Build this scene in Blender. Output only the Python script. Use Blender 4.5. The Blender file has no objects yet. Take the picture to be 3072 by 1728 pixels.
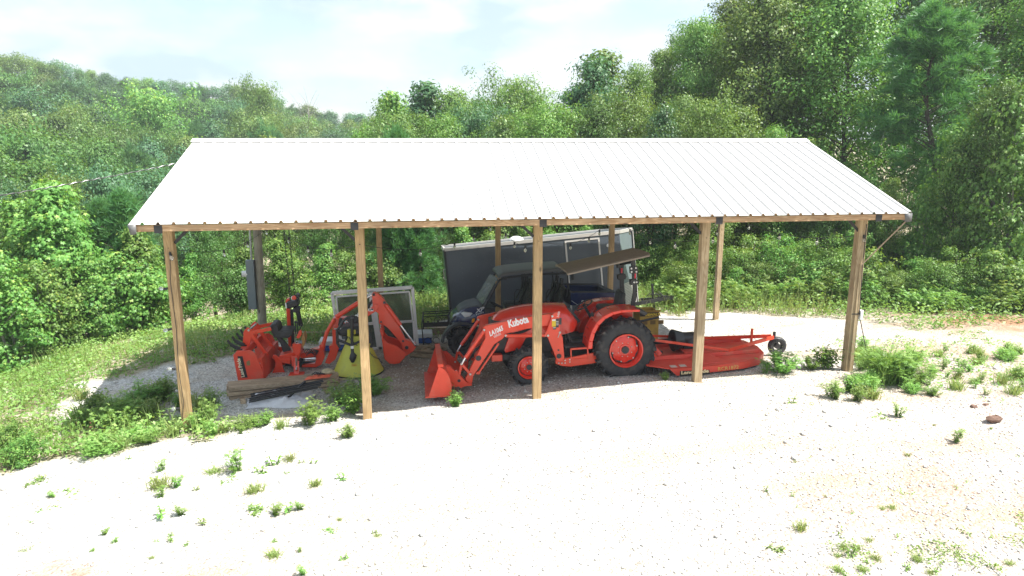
import bpy, math, random
import numpy as np
from mathutils import Vector, Matrix
C = bpy.context.scene.collection
S = bpy.context.scene
# ---------------------------------------------------------------- camera
CAM = np.array([4.0046, -12.1693, 4.2828]); FPX = 2134.9; PITCH = .2063; YAW = -.1337
cy, sy = math.cos(YAW), math.sin(YAW)
_f = np.array([-sy*math.cos(PITCH), cy*math.cos(PITCH), -math.sin(PITCH)])
_r = np.array([cy, sy, 0.]); _u = np.cross(_r, _f)
cd = bpy.data.cameras.new('camera'); cam = bpy.data.objects.new('camera', cd); C.objects.link(cam)
cam.matrix_world = Matrix(((_r[0],_u[0],-_f[0],CAM[0]),(_r[1],_u[1],-_f[1],CAM[1]),(_r[2],_u[2],-_f[2],CAM[2]),(0,0,0,1)))
cd.sensor_width = 36; cd.lens = 36*FPX/3072; cd.clip_end = 3000
S.camera = cam
# ---------------------------------------------------------------- light
SUN = Vector((.50, -.25, 1)).normalized()
SUN_EL = math.asin(SUN.z); SUN_AZ = math.atan2(SUN.x, SUN.y)      # azimuth clockwise from +Y
sd = bpy.data.lights.new('sun', 'SUN'); so = bpy.data.objects.new('sun', sd); C.objects.link(so)
sd.energy = 4.1; sd.angle = math.radians(.55); sd.color = (1, .96, .89)
so.rotation_euler = SUN.to_track_quat('Z', 'Y').to_euler(); so.location = (10, -10, 30)
S.view_settings.view_transform = 'Standard'; S.view_settings.look = 'None'
S.view_settings.exposure = 1.5; S.view_settings.gamma = 1
W = bpy.data.worlds.new('World'); S.world = W; W.use_nodes = True
nt = W.node_tree; nt.nodes.clear(); N = nt.nodes.new; L = nt.links.new
out = N('ShaderNodeOutputWorld'); bg = N('ShaderNodeBackground'); L(bg.outputs[0], out.inputs[0])
sky = N('ShaderNodeTexSky'); sky.sky_type = 'NISHITA'; sky.sun_disc = False
sky.sun_elevation = SUN_EL; sky.sun_rotation = SUN_AZ; sky.air_density = 1; sky.dust_density = 1.6; sky.ozone_density = 1.5
tc = N('ShaderNodeTexCoord'); mp = N('ShaderNodeMapping'); mp.inputs['Scale'].default_value = (1, 1, 2.6)
L(tc.outputs['Generated'], mp.inputs[0])
n1 = N('ShaderNodeTexNoise'); n1.inputs['Scale'].default_value = 3.1; n1.inputs['Detail'].default_value = 9; n1.inputs['Roughness'].default_value = .56
L(mp.outputs[0], n1.inputs['Vector'])
cr = N('ShaderNodeValToRGB'); cr.color_ramp.elements[0].position = .30; cr.color_ramp.elements[1].position = .56
L(n1.outputs[0], cr.inputs[0])
n2 = N('ShaderNodeTexNoise'); n2.inputs['Scale'].default_value = 7; n2.inputs['Detail'].default_value = 6
L(mp.outputs[0], n2.inputs['Vector'])
cc = N('ShaderNodeValToRGB'); cc.color_ramp.elements[0].position = .40; cc.color_ramp.elements[0].color = (2.35, 3.0, 3.4, 1)
cc.color_ramp.elements[1].position = .62; cc.color_ramp.elements[1].color = (4.3, 4.35, 4.4, 1)
L(n2.outputs[0], cc.inputs[0])
mx = N('ShaderNodeMix'); mx.data_type = 'RGBA'
mul = N('ShaderNodeMath'); mul.operation = 'MULTIPLY'; mul.inputs[1].default_value = .9; L(cr.outputs[0], mul.inputs[0])
L(mul.outputs[0], mx.inputs[0]); L(sky.outputs[0], mx.inputs[6]); L(cc.outputs[0], mx.inputs[7]); L(mx.outputs[2], bg.inputs[0])
bg.inputs[1].default_value = .1
# ---------------------------------------------------------------- helpers
rng = np.random.default_rng(7); random.seed(7)
V2S = 1.19255
def ray(px, py):                       # photo pixel (3072 wide) -> direction
    return _r*(px-1536)/FPX - _u*(py-864)/FPX + _f
def un(px, py, X=None, Y=None, z=None):
    d = ray(px, py)
    t = (Y-CAM[1])/d[1] if Y is not None else (z-CAM[2])/d[2] if z is not None else (X-CAM[0])/d[0]
    return CAM + t*d
class Crop:                            # measured detail crops of the photo
    def __init__(s, x, y, k): s.x, s.y, s.k = x, y, k
    def __call__(s, x, y, **k): return un(s.x+x*s.k, s.y+y*s.k, **k)
    def xz(s, pts, Y): return [(float(p[0]), float(p[2])) for p in (s(x, y, Y=Y) for x, y in pts)]
VV = Crop(0, 0, V2S)

def NM(name): 
    m = bpy.data.materials.new(name); m.use_nodes = True
    b = m.node_tree.nodes['Principled BSDF']; return m, m.node_tree, b
def mat(name, col, rough=.5, metal=0, vary=.12, scale=6, bump=0, bscale=60, spec=.5, dirt=None, coat=0):
    m, t, b = NM(name); n = t.nodes.new; l = t.links.new
    tcd = n('ShaderNodeTexCoord'); no = n('ShaderNodeTexNoise'); no.inputs['Scale'].default_value = scale; no.inputs['Detail'].default_value = 6
    l(tcd.outputs['Object'], no.inputs['Vector'])
    r = n('ShaderNodeValToRGB'); e = r.color_ramp.elements
    e[0].position = .3; e[1].position = .7
    e[0].color = tuple(c*(1-vary) for c in col)+(1,); e[1].color = tuple(min(1, c*(1+vary)) for c in col)+(1,)
    l(no.outputs[0], r.inputs[0]); src = r.outputs[0]
    if dirt:
        n3 = n('ShaderNodeTexNoise'); n3.inputs['Scale'].default_value = scale*.6; n3.inputs['Detail'].default_value = 9; n3.inputs['Roughness'].default_value = .7
        l(tcd.outputs['Object'], n3.inputs['Vector'])
        r3 = n('ShaderNodeValToRGB'); r3.color_ramp.elements[0].position = .52; r3.color_ramp.elements[1].position = .72
        l(n3.outputs[0], r3.inputs[0]); q = n('ShaderNodeMath'); q.operation = 'MULTIPLY'; q.inputs[1].default_value = dirt[1]; l(r3.outputs[0], q.inputs[0])
        x = n('ShaderNodeMix'); x.data_type = 'RGBA'; l(q.outputs[0], x.inputs[0]); l(src, x.inputs[6]); x.inputs[7].default_value = dirt[0]+(1,); src = x.outputs[2]
    l(src, b.inputs['Base Color']); b.inputs['Roughness'].default_value = rough; b.inputs['Metallic'].default_value = metal
    b.inputs['Specular IOR Level'].default_value = spec; b.inputs['Coat Weight'].default_value = coat
    if bump:
        n4 = n('ShaderNodeTexNoise'); n4.inputs['Scale'].default_value = bscale; n4.inputs['Detail'].default_value = 4
        l(tcd.outputs['Object'], n4.inputs['Vector'])
        bp = n('ShaderNodeBump'); bp.inputs['Strength'].default_value = bump; bp.inputs['Distance'].default_value = .01
        l(n4.outputs[0], bp.inputs['Height']); l(bp.outputs[0], b.inputs['Normal'])
    return m
def wood(name, a, b_, axis=2, ring=7, stretch=.07, knots=True, rough=.75):
    m, t, b = NM(name); n = t.nodes.new; l = t.links.new
    tcd = n('ShaderNodeTexCoord'); g = n('ShaderNodeNewGeometry'); oi = n('ShaderNodeObjectInfo')
    ad = n('ShaderNodeVectorMath'); ad.operation = 'ADD'; l(tcd.outputs['Object'], ad.inputs[0])
    sc = n('ShaderNodeVectorMath'); sc.operation = 'SCALE'; l(oi.outputs['Random'], sc.inputs['Scale']); sc.inputs[0].default_value = (3, 5, 9); l(sc.outputs[0], ad.inputs[1])
    mp = n('ShaderNodeMapping'); s = [1, 1, 1]; s[axis] = stretch; mp.inputs['Scale'].default_value = s; l(ad.outputs[0], mp.inputs[0])
    no = n('ShaderNodeTexNoise'); no.inputs['Scale'].default_value = ring; no.inputs['Detail'].default_value = 3; no.inputs['Distortion'].default_value = .6; l(mp.outputs[0], no.inputs['Vector'])
    mu = n('ShaderNodeMath'); mu.operation = 'MULTIPLY'; mu.inputs[1].default_value = 11; l(no.outputs[0], mu.inputs[0])
    fr = n('ShaderNodeMath'); fr.operation = 'PINGPONG'; fr.inputs[1].default_value = .5; l(mu.outputs[0], fr.inputs[0])
    r = n('ShaderNodeValToRGB'); e = r.color_ramp.elements; e[0].position = .02; e[1].position = .42; e[0].color = b_+(1,); e[1].color = a+(1,)
    l(fr.outputs[0], r.inputs[0])
    n2 = n('ShaderNodeTexNoise'); n2.inputs['Scale'].default_value = 2.2; n2.inputs['Detail'].default_value = 5; l(ad.outputs[0], n2.inputs['Vector'])
    hs = n('ShaderNodeHueSaturation'); l(r.outputs[0], hs.inputs['Color'])
    mr = n('ShaderNodeMapRange'); l(n2.outputs[0], mr.inputs[0]); mr.inputs[1].default_value = .3; mr.inputs[2].default_value = .7; mr.inputs[3].default_value = .78; mr.inputs[4].default_value = 1.18
    l(mr.outputs[0], hs.inputs['Value']); src = hs.outputs[0]
    if knots:
        mp2 = n('ShaderNodeMapping'); s = [3.2, 3.2, 3.2]; s[axis] = 1.6; mp2.inputs['Scale'].default_value = s; l(ad.outputs[0], mp2.inputs[0])
        vo = n('ShaderNodeTexVoronoi'); vo.inputs['Scale'].default_value = 1; l(mp2.outputs[0], vo.inputs['Vector'])
        kr = n('ShaderNodeValToRGB'); ke = kr.color_ramp.elements; ke[0].position = .05; ke[1].position = .11; ke[0].color = (1, 1, 1, 1); ke[1].color = (0, 0, 0, 1)
        l(vo.outputs['Distance'], kr.inputs[0]); x = n('ShaderNodeMix'); x.data_type = 'RGBA'; l(kr.outputs[0], x.inputs[0]); l(src, x.inputs[6]); x.inputs[7].default_value = tuple(c*.35 for c in b_)+(1,); src = x.outputs[2]
    l(src, b.inputs['Base Color']); b.inputs['Roughness'].default_value = rough
    bp = n('ShaderNodeBump'); bp.inputs['Strength'].default_value = .3; bp.inputs['Distance'].default_value = .004; l(fr.outputs[0], bp.inputs['Height']); l(bp.outputs[0], b.inputs['Normal'])
    return m

class MB:                              # collects primitives into ONE mesh
    def __init__(s): s.v = []; s.f = []; s.mi = []; s.cur = 0
    def add(s, vs, fs):
        o = len(s.v); s.v += [tuple(map(float, p)) for p in vs]; s.f += [tuple(i+o for i in f) for f in fs]; s.mi += [s.cur]*len(fs); return s
    def box(s, a, b):
        x0, y0, z0 = map(min, zip(a, b)); x1, y1, z1 = map(max, zip(a, b))
        return s.add([(x0,y0,z0),(x1,y0,z0),(x1,y1,z0),(x0,y1,z0),(x0,y0,z1),(x1,y0,z1),(x1,y1,z1),(x0,y1,z1)],
                     [(0,3,2,1),(4,5,6,7),(0,1,5,4),(1,2,6,5),(2,3,7,6),(3,0,4,7)])
    def obox(s, c, size, M):           # oriented box, M 3x3 columns = axes
        M = Matrix(M) if not isinstance(M, Matrix) else M; vs = []
        for dz in (-.5, .5):
            for dx, dy in ((-.5,-.5),(.5,-.5),(.5,.5),(-.5,.5)):
                vs.append(Vector(c)+M@Vector((dx*size[0], dy*size[1], dz*size[2])))
        return s.add(vs, [(0,3,2,1),(4,5,6,7),(0,1,5,4),(1,2,6,5),(2,3,7,6),(3,0,4,7)])
    def bar(s, a, b, w, h, up=(0,0,1)):   # rectangular bar from a to b
        a, b = Vector(a), Vector(b); d = (b-a); L_ = d.length; d.normalize(); u = Vector(up)
        sx = d.cross(u)
        if sx.length < 1e-4: sx = d.cross(Vector((0,1,0)))
        sx.normalize(); u = sx.cross(d).normalized()
        M = Matrix((sx, d, u)).transposed(); return s.obox((a+b)/2, (w, L_, h), M)
    def tube(s, pts, r, n=8, cap=True):
        pts = [Vector(p) for p in pts]; rs = r if hasattr(r, '__len__') else [r]*len(pts); vs = []; fs = []
        pu = None
        for i, p in enumerate(pts):
            d = (pts[min(i+1, len(pts)-1)]-pts[max(i-1, 0)]).normalized()
            if pu is None: pu = d.orthogonal().normalized()
            u = (pu-d*pu.dot(d)); u = u.normalized() if u.length > 1e-5 else d.orthogonal().normalized(); pu = u; w = d.cross(u)
            for k in range(n):
                a = 2*math.pi*k/n; vs.append(p+(u*math.cos(a)+w*math.sin(a))*rs[i])
        for i in range(len(pts)-1):
            for k in range(n): fs.append((i*n+k, i*n+(k+1) % n, (i+1)*n+(k+1) % n, (i+1)*n+k))
        if cap: fs.append(tuple(range(n-1, -1, -1))); fs.append(tuple((len(pts)-1)*n+k for k in range(n)))
        return s.add(vs, fs)
    def prism(s, poly, y0, y1, off=None):        # polygon in XZ extruded along Y
        n = len(poly); A = sum(poly[i][0]*poly[(i+1) % n][1]-poly[(i+1) % n][0]*poly[i][1] for i in range(n))
        if A < 0: poly = poly[::-1]
        vs = [(p[0], y0, p[1]) for p in poly]+[(p[0], y1, p[1]) for p in poly]
        fs = [tuple(range(n)), tuple(range(2*n-1, n-1, -1))]+[(i, i+n, (i+1) % n+n, (i+1) % n) for i in range(n)]
        return s.add(vs, fs)
    def prismz(s, poly, z0, z1):
        n = len(poly); A = sum(poly[i][0]*poly[(i+1) % n][1]-poly[(i+1) % n][0]*poly[i][1] for i in range(n))
        if A < 0: poly = poly[::-1]
        vs = [(p[0], p[1], z0) for p in poly]+[(p[0], p[1], z1) for p in poly]
        return s.add(vs, [tuple(range(n-1, -1, -1)), tuple(range(n, 2*n))]+[(i, (i+1) % n, (i+1) % n+n, i+n) for i in range(n)])
    def strip(s, pa, pb, th, side=None):          # thick ribbon between two polylines
        pa = [Vector(p) for p in pa]; pb = [Vector(p) for p in pb]; n = len(pa); vs = []
        nr = (pa[1]-pa[0]).cross(pb[0]-pa[0]).normalized() if side is None else Vector(side)
        for i in range(n):
            if side is None: nr = (pa[min(i+1, n-1)]-pa[max(i-1, 0)]).cross(pb[i]-pa[i]).normalized()
            vs += [pa[i], pb[i], pb[i]-nr*th, pa[i]-nr*th]
        fs = []
        for i in range(n-1):
            a, b = i*4, i*4+4
            for k in range(4): fs.append((a+k, b+k, b+(k+1) % 4, a+(k+1) % 4))
        fs += [(0, 1, 2, 3), ((n-1)*4+3, (n-1)*4+2, (n-1)*4+1, (n-1)*4)]
        return s.add(vs, fs)
    def lathe(s, prof, c, axis='Y', n=32, a0=0, a1=2*math.pi):
        # prof: (radius, along) ; closed loop not required
        vs = []; fs = []; m = len(prof); full = abs(a1-a0-2*math.pi) < 1e-6; nn = n if full else n+1
        for k in range(nn):
            a = a0+(a1-a0)*k/n; ca, sa = math.cos(a), math.sin(a)
            for r, h in prof:
                if axis == 'Y': vs.append((c[0]+r*ca, c[1]+h, c[2]+r*sa))
                elif axis == 'Z': vs.append((c[0]+r*ca, c[1]+r*sa, c[2]+h))
                else: vs.append((c[0]+h, c[1]+r*ca, c[2]+r*sa))
        for k in range(n):
            k2 = (k+1) % nn
            for i in range(m-1): fs.append((k*m+i, k*m+i+1, k2*m+i+1, k2*m+i))
        return s.add(vs, fs)
    def ball(s, c, r, n=10, sq=(1,1,1)):
        vs = []; fs = []; m = n//2+1
        for i in range(m):
            t = math.pi*i/(m-1)
            for k in range(n):
                a = 2*math.pi*k/n; vs.append((c[0]+r*sq[0]*math.sin(t)*math.cos(a), c[1]+r*sq[1]*math.sin(t)*math.sin(a), c[2]+r*sq[2]*math.cos(t)))
        for i in range(m-1):
            for k in range(n): fs.append((i*n+k, (i+1)*n+k, (i+1)*n+(k+1) % n, i*n+(k+1) % n))
        return s.add(vs, fs)

def tag(o, label=None, cat=None, group=None, kind=None):
    if label: o['label'] = label
    if cat: o['category'] = cat
    if group: o['group'] = group
    if kind: o['kind'] = kind
    return o
def thing(name, label, cat, loc=(0,0,0), group=None):
    o = bpy.data.objects.new(name, None); C.objects.link(o); o.location = loc; o.empty_display_size = .2
    return tag(o, label, cat, group)
def root_of(o):
    v = Vector((0,0,0))
    while o: v += Vector(o.location); o = o.parent
    return v
def obj(name, mb, m, parent=None, bevel=0, smooth=40, seg=2, sub=0, solid=0, origin=None):
    me = bpy.data.meshes.new(name)
    off = root_of(parent) if parent else Vector((0,0,0))
    o = bpy.data.objects.new(name, me)
    if origin is not None: o.location = Vector(origin)-off; off = Vector(origin)
    me.from_pydata([(v[0]-off.x, v[1]-off.y, v[2]-off.z) for v in mb.v], [], mb.f)
    for mm in (m if isinstance(m, (list, tuple)) else [m]): me.materials.append(mm)
    if any(mb.mi): me.polygons.foreach_set('material_index', mb.mi)
    me.update(); C.objects.link(o); o.parent = parent
    if smooth:
        me.polygons.foreach_set('use_smooth', [True]*len(me.polygons)); me.set_sharp_from_angle(angle=math.radians(smooth))
    if solid: q = o.modifiers.new('s', 'SOLIDIFY'); q.thickness = solid; q.offset = 0
    if bevel: q = o.modifiers.new('b', 'BEVEL'); q.width = bevel; q.segments = seg; q.limit_method = 'ANGLE'; q.angle_limit = math.radians(40)
    if sub: q = o.modifiers.new('u', 'SUBSURF'); q.levels = sub; q.render_levels = sub
    return o
def text(name, s, m, parent, p, xdir, size, nrm=(0,-1,0), width=None, ext=.002, shear=0, bold=0):
    cu = bpy.data.curves.new(name, 'FONT'); cu.body = s; cu.size = size; cu.extrude = ext; cu.align_x = 'LEFT'; cu.shear = shear; cu.offset = bold; cu.resolution_u = 2
    tmp = bpy.data.objects.new(name, cu); C.objects.link(tmp)
    bpy.context.view_layer.update(); dg = bpy.context.evaluated_depsgraph_get()
    me = bpy.data.meshes.new_from_object(tmp.evaluated_get(dg)); bpy.data.objects.remove(tmp)
    x = Vector(xdir).normalized(); z = Vector(nrm).normalized(); z = (z-x*z.dot(x)).normalized(); y = z.cross(x)
    k = 1
    if width:
        xs = [v.co.x for v in me.vertices]; k = width/(max(xs)-min(xs))
    M = Matrix((x*k, y, z)).transposed().to_4x4(); off = root_of(parent) if parent else Vector((0,0,0))
    M.translation = Vector(p)-off; me.transform(M)
    o = bpy.data.objects.new(name, me); me.materials.clear(); me.materials.append(m); C.objects.link(o); o.parent = parent
    return o
def copy_tree(o, parent=None):
    c = o.copy(); C.objects.link(c); c.parent = parent
    for ch in [q for q in CH.get(o.name, [])] or list(o.children): copy_tree(ch, c)
    return c
CH = {}

def shear(o, yref, k):
    off = root_of(o); me = o.data
    if me is not None and hasattr(me, 'vertices'):
        for v in me.vertices: v.co.z -= k*(v.co.y+off.y-yref)
    for c in list(o.children): shear(c, yref, k)
# ---------------------------------------------------------------- terrain
CP = np.array([(0,0,-.56),(3.05,0,-.585),(6.1,0,-.35),(9.14,0,-.155),(12.2,0,-.06),(12.2,6.14,-.66),(0,6.3,-.68),(5,4.5,-.62),(8,3,-.48),
 (5,7.5,-.75),(9,8,-.85),(4,.6,-.56),(2.5,3,-.62),(0.3,2.5,-.62),(-2.2,2.6,-.72),(-2.6,.4,-.72),(-1.2,-1.2,-.62),(-4.5,3.8,-1.1),(-7,7,-1.7),(-10,3,-1.8),(-4.6,-.6,-.85),(-8,-2,-1.0),
 (0,-3,-.52),(6,-3,-.36),(12,-3,-.08),(0,-7,-.5),(6,-7,-.4),(12,-7,-.15),(18,-5,.1),(17,1,.0),(18,7,-.35),(14,12,-.75),(22,12,-.2),(-9,-8,-.8),(4,-14,-.5),(-4,12,-1.7),(3,13,-1.3),(9,14,-1.1),(-14,14,-2.6),(28,0,.5),(28,20,.2),(-18,-10,-1.3),(16,20,-.6),(2,22,-1.6),(-10,22,-2.8),(-9,10,-1.95),(-14,11,-2.3),(-5,10,-1.5),(-8,13,-2.1)])
def tps(r2): return .5*r2*np.log(r2+1e-9)
_n = len(CP); _K = tps(((CP[:, None, :2]-CP[None, :, :2])**2).sum(-1))+np.eye(_n)*1.5; _P = np.c_[np.ones(_n), CP[:, :2]]
_A = np.zeros((_n+3, _n+3)); _A[:_n, :_n] = _K; _A[:_n, _n:] = _P; _A[_n:, :_n] = _P.T
_w = np.linalg.solve(_A, np.r_[CP[:, 2], 0, 0, 0])
def sst(a, b, x):
    t = np.clip((x-a)/(b-a), 0, 1); return t*t*(3-2*t)
def gz(X, Y):
    X = np.atleast_1d(np.asarray(X, float)); Y = np.atleast_1d(np.asarray(Y, float))
    xc = np.clip(X, -18, 30); yc = np.clip(Y, -16, 24)
    z = np.zeros_like(xc)
    for i in range(_n): z = z+_w[i]*tps((xc-CP[i, 0])**2+(yc-CP[i, 1])**2)
    z = z+_w[_n]+_w[_n+1]*xc+_w[_n+2]*yc
    d = np.hypot(X-CAM[0], Y-CAM[1]); az = np.degrees(np.arctan2(X-CAM[0], Y-CAM[1]))
    Lf = sst(14, -4, az)*(np.abs(az) < 90); H = 4+12*sst(0, -28, az)
    z = z+Lf*(-5*sst(22, 52, d)+H*sst(68, 170, d))+(1-Lf)*2*sst(26, 60, d)*sst(10, 40, az)
    return z
def g1(x, y): return float(gz(x, y)[0])
def G(vx, vy):                          # view pixel (2576 wide) -> point on the terrain
    d = ray(vx*V2S, vy*V2S); t = np.linspace(5, 60, 1101); P = CAM+t[:, None]*d
    h = P[:, 2]-gz(P[:, 0], P[:, 1]); i = int(np.argmax(h < 0))
    if i == 0: return P[-1]
    k = h[i-1]/(h[i-1]-h[i]); return P[i-1]*(1-k)+P[i]*k
# gravel outline, measured then fixed in the world
GRAV = [tuple(G(*p)[:2]) for p in ((-40,1182),(110,1172),(230,1160),(330,1130),(480,1100),(520,1075),(420,1052),(250,1045),(120,1020),(215,970),(430,924),(590,900),(640,868),(800,862),(1060,846),(1140,815),(1500,800),(1660,786),(1900,790),(2130,800),(2330,830),(2600,850),(2640,1000),(2640,1449))]+[(14, -16), (-14, -16), (-9, -6.5)]
def inside(poly, X, Y):
    c = np.zeros(X.shape, bool); n = len(poly)
    for i in range(n):
        x1, y1 = poly[i]; x2, y2 = poly[(i+1) % n]
        k = ((y1 > Y) != (y2 > Y)) & (X < (x2-x1)*(Y-y1)/((y2-y1) if y2 != y1 else 1e-9)+x1); c ^= k
    return c
def sdist(poly, X, Y):
    D = np.full(X.shape, 1e9); n = len(poly)
    for i in range(n):
        ax, ay = poly[i]; bx, by = poly[(i+1) % n]; vx, vy = bx-ax, by-ay
        t = np.clip(((X-ax)*vx+(Y-ay)*vy)/(vx*vx+vy*vy+1e-9), 0, 1); D = np.minimum(D, np.hypot(X-ax-t*vx, Y-ay-t*vy))
    return np.where(inside(poly, X, Y), -D, D)
def vnoise(X, Y, s, seed=0):            # smooth value noise
    X = X*s+seed*17.3; Y = Y*s+seed*5.1; xi = np.floor(X).astype(int); yi = np.floor(Y).astype(int); fx = X-xi; fy = Y-yi
    fx = fx*fx*(3-2*fx); fy = fy*fy*(3-2*fy)
    def h(a, b):
        q = np.sin(a*127.1+b*311.7+seed*74.7)*43758.5453; return q-np.floor(q)
    return (h(xi, yi)*(1-fx)+h(xi+1, yi)*fx)*(1-fy)+(h(xi, yi+1)*(1-fx)+h(xi+1, yi+1)*fx)*fy
def axis_(lo, hi, st, far):
    a = np.arange(lo, hi+1e-6, st); u = [hi]; s = st
    while u[-1] < far: s *= 1.16; u.append(u[-1]+s)
    d = [lo]; s = st
    while d[-1] > -far: s *= 1.16; d.append(d[-1]-s)
    return np.r_[d[:0:-1], a, u[1:]]
gx = axis_(-13, 22, .11, 900); gy = axis_(-8, 13, .11, 900)
XX, YY = np.meshgrid(gx, gy); xf, yf = XX.ravel(), YY.ravel()
zf = np.concatenate([gz(a, b) for a, b in zip(np.array_split(xf, 8), np.array_split(yf, 8))])
near = (np.hypot(xf-4, yf) < 40)
zf = zf+near*((vnoise(xf, yf, .7, 1)-.5)*.07+(vnoise(xf, yf, 2.3, 2)-.5)*.035+(vnoise(xf, yf, 8, 3)-.5)*.014)
sdv = sdist(GRAV, xf, yf)
grass = sst(-.35, .45, sdv+(vnoise(xf, yf, 1.3, 4)-.5)*1.3+(vnoise(xf, yf, 4.5, 5)-.5)*.6)
redc = [(G(2540,790)[:2], 3.2, 1.), (G(2420,1240)[:2], 1.0, .55), (G(2300,1260)[:2], 1.3, .35), (G(130,1440)[:2], .3, .6), (G(200,1446)[:2], .22, .9), (G(520,1446)[:2], .4, .35), (G(2250,960)[:2], 1.6, .35), (G(1900,1330)[:2], .9, .25), (G(2450,1000)[:2], 1.5, .4), (G(1380,930)[:2], .35, .35), (G(2000,800)[:2], 1.5, .25), (G(2200,1240)[:2], 2.0, .3), (G(2420,1180)[:2], 1.8, .42), (G(2330,1290)[:2], 1.2, .45), (G(2450,900)[:2], 2.5, .5), (G(2350,960)[:2], 1.5, .4), (G(2250,880)[:2], 1.6, .3), (G(1500,1130)[:2], 1.2, .1), (G(1700,1180)[:2], 1.5, .13)]
red = np.zeros_like(xf)
for c, r_, a_ in redc: red = np.maximum(red, a_*np.exp(-((xf-c[0])**2+(yf-c[1])**2)/(r_*r_)))
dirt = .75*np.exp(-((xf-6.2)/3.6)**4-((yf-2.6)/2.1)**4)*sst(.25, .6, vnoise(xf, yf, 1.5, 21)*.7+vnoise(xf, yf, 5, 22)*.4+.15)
red = np.clip(red*(.55+.9*vnoise(xf, yf, 1.6, 6)), 0, 1)
grass = grass*(1-.85*np.clip(red*1.4, 0, 1))
nx, ny = len(gx), len(gy); ii = np.arange(nx*ny).reshape(ny, nx)
fc = np.stack([ii[:-1, :-1], ii[:-1, 1:], ii[1:, 1:], ii[1:, :-1]], -1).reshape(-1, 4)
def npmesh(name, V, F, m, k=4):
    me = bpy.data.meshes.new(name); V = np.asarray(V, np.float32); F = np.asarray(F, np.int32); k = F.shape[1]
    me.vertices.add(len(V)); me.vertices.foreach_set('co', V.ravel()); me.loops.add(F.size); me.loops.foreach_set('vertex_index', F.ravel())
    me.polygons.add(len(F)); me.polygons.foreach_set('loop_start', np.arange(0, F.size, k, dtype=np.int32)); me.update(calc_edges=True)
    for q in (m if isinstance(m, (list, tuple)) else [m]): me.materials.append(q)
    return me
mg, t, b = NM('ground'); n = t.nodes.new; l = t.links.new
geo = n('ShaderNodeNewGeometry')
def att(nm): a = n('ShaderNodeAttribute'); a.attribute_name = nm; return a.outputs['Fac']
def noise(s, d=6, r=.55):
    q = n('ShaderNodeTexNoise'); q.inputs['Scale'].default_value = s; q.inputs['Detail'].default_value = d; q.inputs['Roughness'].default_value = r; l(geo.outputs['Position'], q.inputs['Vector']); return q.outputs[0]
def ramp(src, st):
    q = n('ShaderNodeValToRGB'); e = q.color_ramp.elements
    while len(e) < len(st): e.new(.5)
    for i, (p, c) in enumerate(st): e[i].position = p; e[i].color = tuple(c)+(1,) if len(c) == 3 else c
    l(src, q.inputs[0]); return q.outputs[0]
def mix(f, a, b2, typ='MIX'):
    q = n('ShaderNodeMix'); q.data_type = 'RGBA'; q.blend_type = typ
    for s_, v in ((0, f), (6, a), (7, b2)):
        if hasattr(v, 'is_linked'): l(v, q.inputs[s_])
        else: q.inputs[s_].default_value = v if s_ == 0 else tuple(v)+(1,)
    return q.outputs[2]
vo = n('ShaderNodeTexVoronoi'); vo.inputs['Scale'].default_value = 34; l(geo.outputs['Position'], vo.inputs['Vector'])
vo2 = n('ShaderNodeTexVoronoi'); vo2.inputs['Scale'].default_value = 17; l(geo.outputs['Position'], vo2.inputs['Vector'])
bw = n('ShaderNodeRGBToBW'); l(vo.outputs['Color'], bw.inputs[0])
peb = ramp(bw.outputs[0], [(.1, (.24,.235,.225)), (.4, (.44,.435,.42)), (.8, (.64,.64,.625))])
tan = ramp(noise(.55, 5), [(.40, (1,1,1)), (.66, (1.0,.94,.86))])
peb = mix(1., peb, tan, 'MULTIPLY')
peb = mix(ramp(noise(1.7, 8, .7), [(.5, (0,0,0)), (.76, (.6,.6,.6))]), peb, (.42,.355,.28))
mps = n('ShaderNodeMapping'); mps.inputs['Scale'].default_value = (.12, 1.1, 1); mps.inputs['Rotation'].default_value = (0, 0, -.12); l(geo.outputs['Position'], mps.inputs[0])
nst = n('ShaderNodeTexNoise'); nst.inputs['Scale'].default_value = 1.3; nst.inputs['Detail'].default_value = 6; l(mps.outputs[0], nst.inputs['Vector'])
peb = mix(ramp(nst.outputs[0], [(.48, (0,0,0)), (.68, (.75,.75,.75))]), peb, (.42,.355,.265))
soil = ramp(noise(9, 8, .7), [(.3, (.26,.12,.065)), (.7, (.40,.24,.15))])
col = mix(att('red'), peb, soil)
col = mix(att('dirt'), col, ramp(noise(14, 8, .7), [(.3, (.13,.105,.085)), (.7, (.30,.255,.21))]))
gr = ramp(noise(2.5, 8, .65), [(.3, (.08,.10,.04)), (.42, (.15,.14,.07)), (.52, (.34,.29,.2)), (.64, (.52,.48,.40))])
col = mix(att('grass'), col, gr)
l(col, b.inputs['Base Color']); b.inputs['Roughness'].default_value = .95; b.inputs['Specular IOR Level'].default_value = .15
hh = n('ShaderNodeMath'); hh.operation = 'ADD'; l(vo.outputs['Distance'], hh.inputs[0]); l(vo2.outputs['Distance'], hh.inputs[1])
bp = n('ShaderNodeBump'); bp.invert = True; bp.inputs['Strength'].default_value = .75; bp.inputs['Distance'].default_value = .02; l(hh.outputs[0], bp.inputs['Height']); l(bp.outputs[0], b.inputs['Normal'])
me = npmesh('ground', np.c_[xf, yf, zf], fc, mg)
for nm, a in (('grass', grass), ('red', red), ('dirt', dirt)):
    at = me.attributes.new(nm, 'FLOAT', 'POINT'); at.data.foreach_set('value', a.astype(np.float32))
me.polygons.foreach_set('use_smooth', np.ones(len(fc), bool))
o = bpy.data.objects.new('ground', me); C.objects.link(o); tag(o, kind='structure')
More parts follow.
